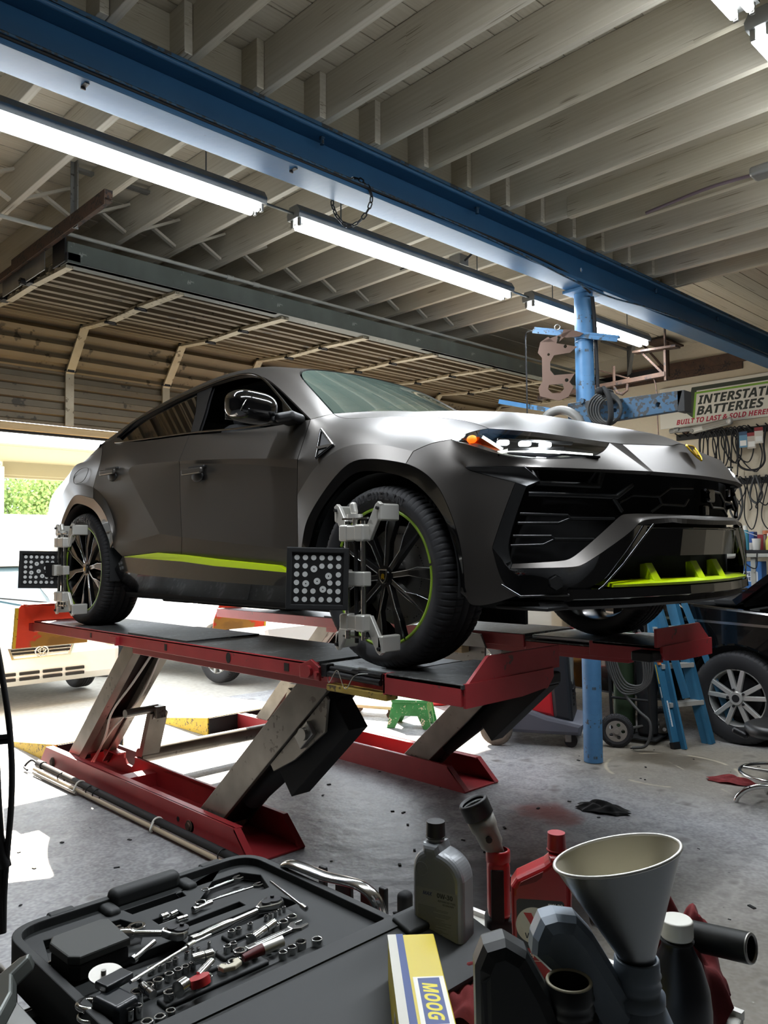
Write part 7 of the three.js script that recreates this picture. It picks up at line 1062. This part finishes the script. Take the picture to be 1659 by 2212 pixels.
{ // red bottle
  const t = thing('oil_bottle', 'red plastic oil bottle with a black V-marked label', 'bottle', [1.64, 0.83, 2.16], 0.62); const rd = phy({ color: 0x9c1216, roughness: 0.35 });
  const s = new THREE.Shape(); s.moveTo(-0.05, 0.006); s.lineTo(-0.052, 0.165); s.lineTo(-0.042, 0.18); s.lineTo(0.006, 0.205); s.lineTo(0.014, 0.212); s.lineTo(0.014, 0.22); s.lineTo(0.04, 0.22); s.lineTo(0.044, 0.2); s.lineTo(0.052, 0.19); s.lineTo(0.05, 0.006); s.lineTo(0.044, 0); s.lineTo(-0.044, 0);
  obj('body', new THREE.ExtrudeGeometry(s, { depth: 0.03, bevelEnabled: true, bevelSize: 0.01, bevelOffset: -0.01, bevelThickness: 0.013, bevelSegments: 4 }).translate(0, 0, -0.015), rd, t); obj('grip_recess', ext([[-0.038, 0.168], [-0.034, 0.176], [0.004, 0.196], [0.002, 0.186], [-0.008, 0.178]], 0.004, 0.001).translate(0, 0, 0.0265), std({ color: 0x6e0c10, roughness: 0.6 }), t);
  obj('cap', [cyl(0.0165, 0.03, 0.028, 0.238, 0, 0, 0, 0, 0.015, 24), tor(0.016, 0.0016, 0.028, 0.224, 0, PI / 2)], rd, t);
  const ct = canvasTex(320, 512, (x) => { x.fillStyle = '#9c1418'; x.fillRect(0, 0, 320, 512); x.fillStyle = '#191a1c'; x.beginPath(); x.roundRect(14, 16, 292, 300, 22); x.fill(); x.fillStyle = '#d8d4c6'; x.beginPath(); x.ellipse(120, 176, 112, 112, 0, 0, 7); x.fill(); x.fillStyle = '#c01c22'; x.beginPath(); x.moveTo(56, 100); x.lineTo(104, 100); x.lineTo(150, 196); x.lineTo(196, 100); x.lineTo(216, 100); x.lineTo(158, 240); x.lineTo(142, 240); x.fill(); x.fillStyle = '#15161a'; x.font = '700 46px sans-serif'; x.fillText('Valvoline', 62, 256); x.fillStyle = '#e6e6e2'; x.font = '700 32px sans-serif'; x.fillText('5W-20', 206, 60); x.fillStyle = '#e2d6c6'; x.font = '900 38px sans-serif'; x.fillText('HIGH MILEAGE', 20, 372); x.fillRect(20, 390, 280, 4); });
  obj('label', new THREE.PlaneGeometry(0.088, 0.14).translate(-0.002, 0.082, 0.0283), std({ map: ct, roughness: 0.35 }), t, true);
}
{ // work light
  const t = thing('flashlight', 'red and black cordless work light with a tilted grey head', 'flashlight', [1.515, 0.83, 2.12], 0.75); const gr = std({ color: 0x7c7a72, roughness: 0.5 });
  obj('battery_foot', rb(0.052, 0.06, 0.055, 0.01, 0, 0.03, 0), M.blackSoft, t); obj('grip', rb(0.042, 0.11, 0.046, 0.012, 0, 0.11, 0), std({ color: 0x9c171b, roughness: 0.4 }), t); obj('grip_panel', rb(0.024, 0.1, 0.006, 0.002, -0.004, 0.1, 0.0225), M.blackSoft, t); obj('switch', rb(0.01, 0.03, 0.014, 0.004, 0.021, 0.12, 0.006), M.black, t); obj('collar', lathe([[0.018, 0], [0.023, 0], [0.023, 0.02], [0.018, 0.022]], 24).translate(0, 0.158, 0), std({ color: 0x9c171b, roughness: 0.4 }), t);
  const h = new THREE.Group(); h.name = 'lamp_head'; h.position.set(0, 0.165, 0); h.rotation.z = 0.42; t.add(h); obj('head_body', lathe([[0, 0], [0.015, 0], [0.017, 0.02], [0.022, 0.028], [0.023, 0.055], [0.026, 0.062], [0.027, 0.085], [0, 0.085]], 32), gr, h); obj('bezel', lathe([[0.022, 0.086], [0.0285, 0.084], [0.029, 0.112], [0.026, 0.116], [0.022, 0.112]], 32), M.black, h); obj('lens', cyl(0.023, 0.004, 0, 0.108, 0), M.glassDark, h); obj('head_button', cyl(0.006, 0.006, 0, 0.045, 0.024, PI / 2), M.black, h);
}
tag(obj('rag', ragGeo(0.13, 0.17, 0.06, 4.1).map((g) => T(g, 1.59, 0.832, 2.315, 0, 0.6, 0)), M.redRag), 'crumpled red rag between the yellow box and the black jug', 'rag');
tag(obj('rag', ragGeo(0.17, 0.2, 0.25, 5.3, 40).map((g) => T(g, 1.855, 0.832, 2.1, 0, 0.4, 0)), M.redRag), 'tall heap of red rag behind the metal funnel', 'rag');
{
  const t = thing('black_pipe', 'black steel pipe sticking out from under the red rag heap', 'pipe'); obj('pipe', [aim(lathe([[0.0165, -0.13], [0.022, -0.13], [0.022, 0.13], [0.0165, 0.13], [0.0165, -0.13]], 28).rotateX(PI / 2), [1.737, 0.955, 2.115], [1.962, 0.982, 2.115])], std({ color: 0x1c1d1b, roughness: 0.45, metalness: 0.5 }), t);
  obj('pipe_edge', aim(tor(0.0195, 0.0026, 0, 0, 0.131, 0, 0, 0, 32, 6), [1.737, 0.955, 2.115], [1.962, 0.982, 2.115]), M.steel, t);
}
{ // yellow parts box
  const u = V3(0.213, 0.003, 0.183).normalize(), v = V3(0.066, 0.004, -0.024).normalize(), t = thing('parts_box', 'long yellow parts box with blue and white edge stripe', 'box', [1.536, 0.963, 2.433]);
  { const ux = V3(0.758, 0, 0.652).normalize(), uy = V3(0, 1, 0); t.quaternion.setFromRotationMatrix(new THREE.Matrix4().makeBasis(ux, uy, ux.clone().cross(uy))); }
  const L = 0.36, Wd = 0.074, yl = std({ color: 0xc8b41e, roughness: 0.42 });
  obj('carton', rbb(0, L, -0.125, 0, -Wd, 0, 0.002), yl, t); obj('white_stripe', rbb(0, L, -0.001, 0.0006, -0.017, 0.0006, 0.0003), std({ color: 0xc9c7bc, roughness: 0.5 }), t); obj('blue_stripe', rbb(0, L, -0.001, 0.0009, -0.024, -0.013, 0.0003), std({ color: 0x24407e, roughness: 0.5 }), t);
  const ct = canvasTex(256, 96, (x) => { x.fillStyle = '#e2dfd2'; x.fillRect(0, 0, 256, 96); x.fillStyle = '#1f3a78'; x.fillRect(8, 14, 240, 68); x.fillStyle = '#d8c822'; x.font = 'italic 900 62px sans-serif'; x.textAlign = 'center'; x.fillText('MOOG', 128, 70); });
  const m = std({ map: ct, roughness: 0.45 }); obj('printed_label', new THREE.PlaneGeometry(0.12, 0.044).rotateX(-PI / 2).translate(0.19, 0.0008, -0.05), m, t, true); obj('printed_label', new THREE.PlaneGeometry(0.11, 0.042).translate(0.21, -0.05, 0.0008), m, t, true);
}
// large jugs: a ridged body under the neck and a thick moulded handle bar
function jug(pos, col, label, handle, rough, neckM) {
  const t = thing('oil_jug', label, 'jug', pos), m = phy({ color: col, roughness: rough });
  const face = Math.atan2(0.719, 0.695) + 0; // turn so that a ridge faces the open side
  const R = (v) => v < 0.12 ? 0.03 + v * 0.1 : v < 0.6 ? 0.042 + (v - 0.12) * 0.085 : 0.083;
  obj('body', [grid((u, v) => { const a = -u * 2 * PI, p = 1.35 + v * 1.4, c = Math.cos(a), q = Math.sin(a), r = R(v) / Math.pow(Math.pow(Math.abs(c), p) + Math.pow(Math.abs(q), p), 1 / p), b = a + PI / 4; const y = 0.2 - Math.pow(v, 0.9) * 0.2; return [r * Math.cos(b), y, r * Math.sin(b)]; }, 64, 24, true), bx(0.09, 0.004, 0.09, 0, 0.003, 0)], m, t);
  obj('neck', lathe([[0.033, 0.196], [0.033, 0.206], [0.0275, 0.209], [0.0275, 0.214], [0.029, 0.217], [0.0275, 0.22], [0.0275, 0.226], [0.029, 0.229], [0.0275, 0.232], [0.0268, 0.246], [0.0228, 0.246], [0.0225, 0.19]], 40), m, t); obj('neck_rim', tor(0.0248, 0.0021, 0, 0.246, 0, PI / 2, 0, 0, 40, 8), neckM ?? m, t); obj('inside', cyl(0.0222, 0.002, 0, 0.222, 0), M.black, t);
  const s = handle.holes ? shape(handle.pts, handle.holes) : shape(handle.pts);
  obj('handle', frame(ext(s, 0.055, 0.016).translate(0, 0, -0.03), [0, 0, 0], [0.695, 0, -0.719], [0, 1, 0]), m, t); return t;
}
jug([1.968, 0.83, 2.427], 0x77838f, 'blue-grey plastic oil jug holding the metal funnel', { pts: [[-0.128, 0.278], [-0.118, 0.3], [-0.1, 0.305], [-0.075, 0.302], [-0.055, 0.28], [-0.01, 0.205], [0.03, 0.15], [0.03, 0.06], [-0.02, 0.1], [-0.06, 0.17], [-0.1, 0.23], [-0.13, 0.258]] }, 0.42);
jug([1.938, 0.83, 2.529], 0x1b1e1e, 'black plastic oil jug with an open neck in front of the box', { pts: [[-0.108, 0.02], [-0.11, 0.27], [-0.1, 0.293], [-0.075, 0.3], [-0.05, 0.285], [-0.025, 0.24], [0.0, 0.18], [0.0, 0.02]], holes: [[[-0.082, 0.06], [-0.05, 0.1], [-0.052, 0.18], [-0.06, 0.22], [-0.08, 0.255], [-0.088, 0.25]]] }, 0.4, std({ color: 0xa39c84, roughness: 0.4 }));
{
  const t = thing('funnel', 'oval silver metal funnel standing in the blue-grey jug', 'funnel'); const c0 = V3(1.957, 1.203, 2.448), e1 = V3(0.053, 0.015, -0.0535).multiplyScalar(1.02), e2 = V3(0.719, 0, 0.695).multiplyScalar(0.056), c1 = V3(1.968, 1.075, 2.427);
  const P = (u, v, o) => { const a = u * 2 * PI, k = 1 - o * 0.03, w = Math.pow(v, 1.0); const top = c0.clone().addScaledVector(e1, Math.cos(a) * k).addScaledVector(e2, Math.sin(a) * k), r = 0.0205 - o * 0.002, bot = c1.clone().add(V3(0.695, 0, -0.719).multiplyScalar(Math.cos(a) * r)).add(V3(0.719, 0, 0.695).multiplyScalar(Math.sin(a) * r)); return top.lerp(bot, w).toArray(); };
  obj('outer_cone', grid((u, v) => P(u, v, 0), 56, 10, true), std({ color: 0x8a8c8c, roughness: 0.3, metalness: 0.85 }), t); obj('inner_cone', grid((u, v) => P(1 - u, v, 1), 56, 10, true), std({ color: 0xbdb8a6, roughness: 0.45, metalness: 0.4 }), t);
  obj('rolled_rim', tube(Array.from({ length: 32 }, (_, i) => P(i / 32, 0, 0.4)), 0.0022, 120, 8, true), M.alu, t); obj('spout', cyl(0.02, 0.05, 1.968, 1.052, 2.427, 0, 0, 0, 0.0205, 30, true), M.steel, t);
}
{
  const t = thing('dark_bottle', 'dark rounded bottle with a white screw cap behind the jugs', 'bottle', [1.905, 0.832, 2.195]);
  obj('body', lathe([[0, 0], [0.042, 0], [0.046, 0.01], [0.047, 0.07], [0.044, 0.1], [0.034, 0.135], [0.0235, 0.155], [0.021, 0.165], [0.021, 0.172], [0, 0.172]], 40), phy({ color: 0x15171a, roughness: 0.35 }), t); obj('cap', lathe([[0, 0.198], [0.021, 0.198], [0.0235, 0.195], [0.0235, 0.174], [0.0222, 0.171], [0, 0.171]], 36), M.whitePlastic, t); obj('neck_ring', tor(0.0225, 0.002, 0, 0.167, 0, PI / 2), M.blackSoft, t);
  const u = thing('small_cap', 'small black cap lying at the cart corner under the dark bottle', 'cap', [1.9, 0.832, 2.075]); obj('cap_body', cyl(0.02, 0.03, 0, 0.015, 0, 0, 0, 0, 0.019, 28), M.black, u); obj('cap_ring', tor(0.02, 0.002, 0, 0.004, 0, PI / 2), M.black, u);
  const w = thing('pale_tube', 'pale tube with a red tip lying under the case latch', 'tube', [1.34, 0.836, 2.14], 0.5); obj('barrel', rod([0, 0.01, 0.03], [0, 0.01, -0.02], 0.01), M.whitePlastic, w); obj('tip', rb(0.018, 0.018, 0.025, 0.004, 0, 0.01, -0.035), std({ color: 0xa02028, roughness: 0.4 }), w);
}
{ // black looped hanger at the cart's end
  const t = thing('strap_hanger', 'black looped rubber strap with long slots hanging in front of the door', 'strap');
  const at = (X, Y) => { const k = 0.000868 * 1.0; return V3(0.69 + (X - 20) * k * 0.695 + (Y - 1580) * k * 0.028, 1.19 - (Y - 1580) * k, 2.73 - (X - 20) * k * 0.719 + (Y - 1580) * k * -0.03); };
  const o = [[-14, 1290], [2, 1360], [14, 1440], [24, 1520], [29, 1590], [30, 1660], [26, 1740], [16, 1830], [8, 1900], [2, 1960], [-2, 2045]].map(([X, Y]) => at(X, Y));
  obj('outer_band', new THREE.TubeGeometry(new THREE.CatmullRomCurve3(o), 80, 0.0062, 10), M.black, t); obj('inner_band', new THREE.TubeGeometry(new THREE.CatmullRomCurve3([[-16, 1290], [-14, 1480], [-10, 1600], [-8, 1720], [-4, 1850], [-6, 2045]].map(([X, Y]) => at(X, Y))), 60, 0.009, 10), M.black, t);
  for (const Y of [1580, 1592]) obj('cross_band', rod(at(-12, Y), at(28, Y - 3), 0.0055), M.black, t); obj('lower_band', rod(at(-10, 1810), at(8, 1890), 0.012), M.black, t);
}
renderer.render(scene, camera);
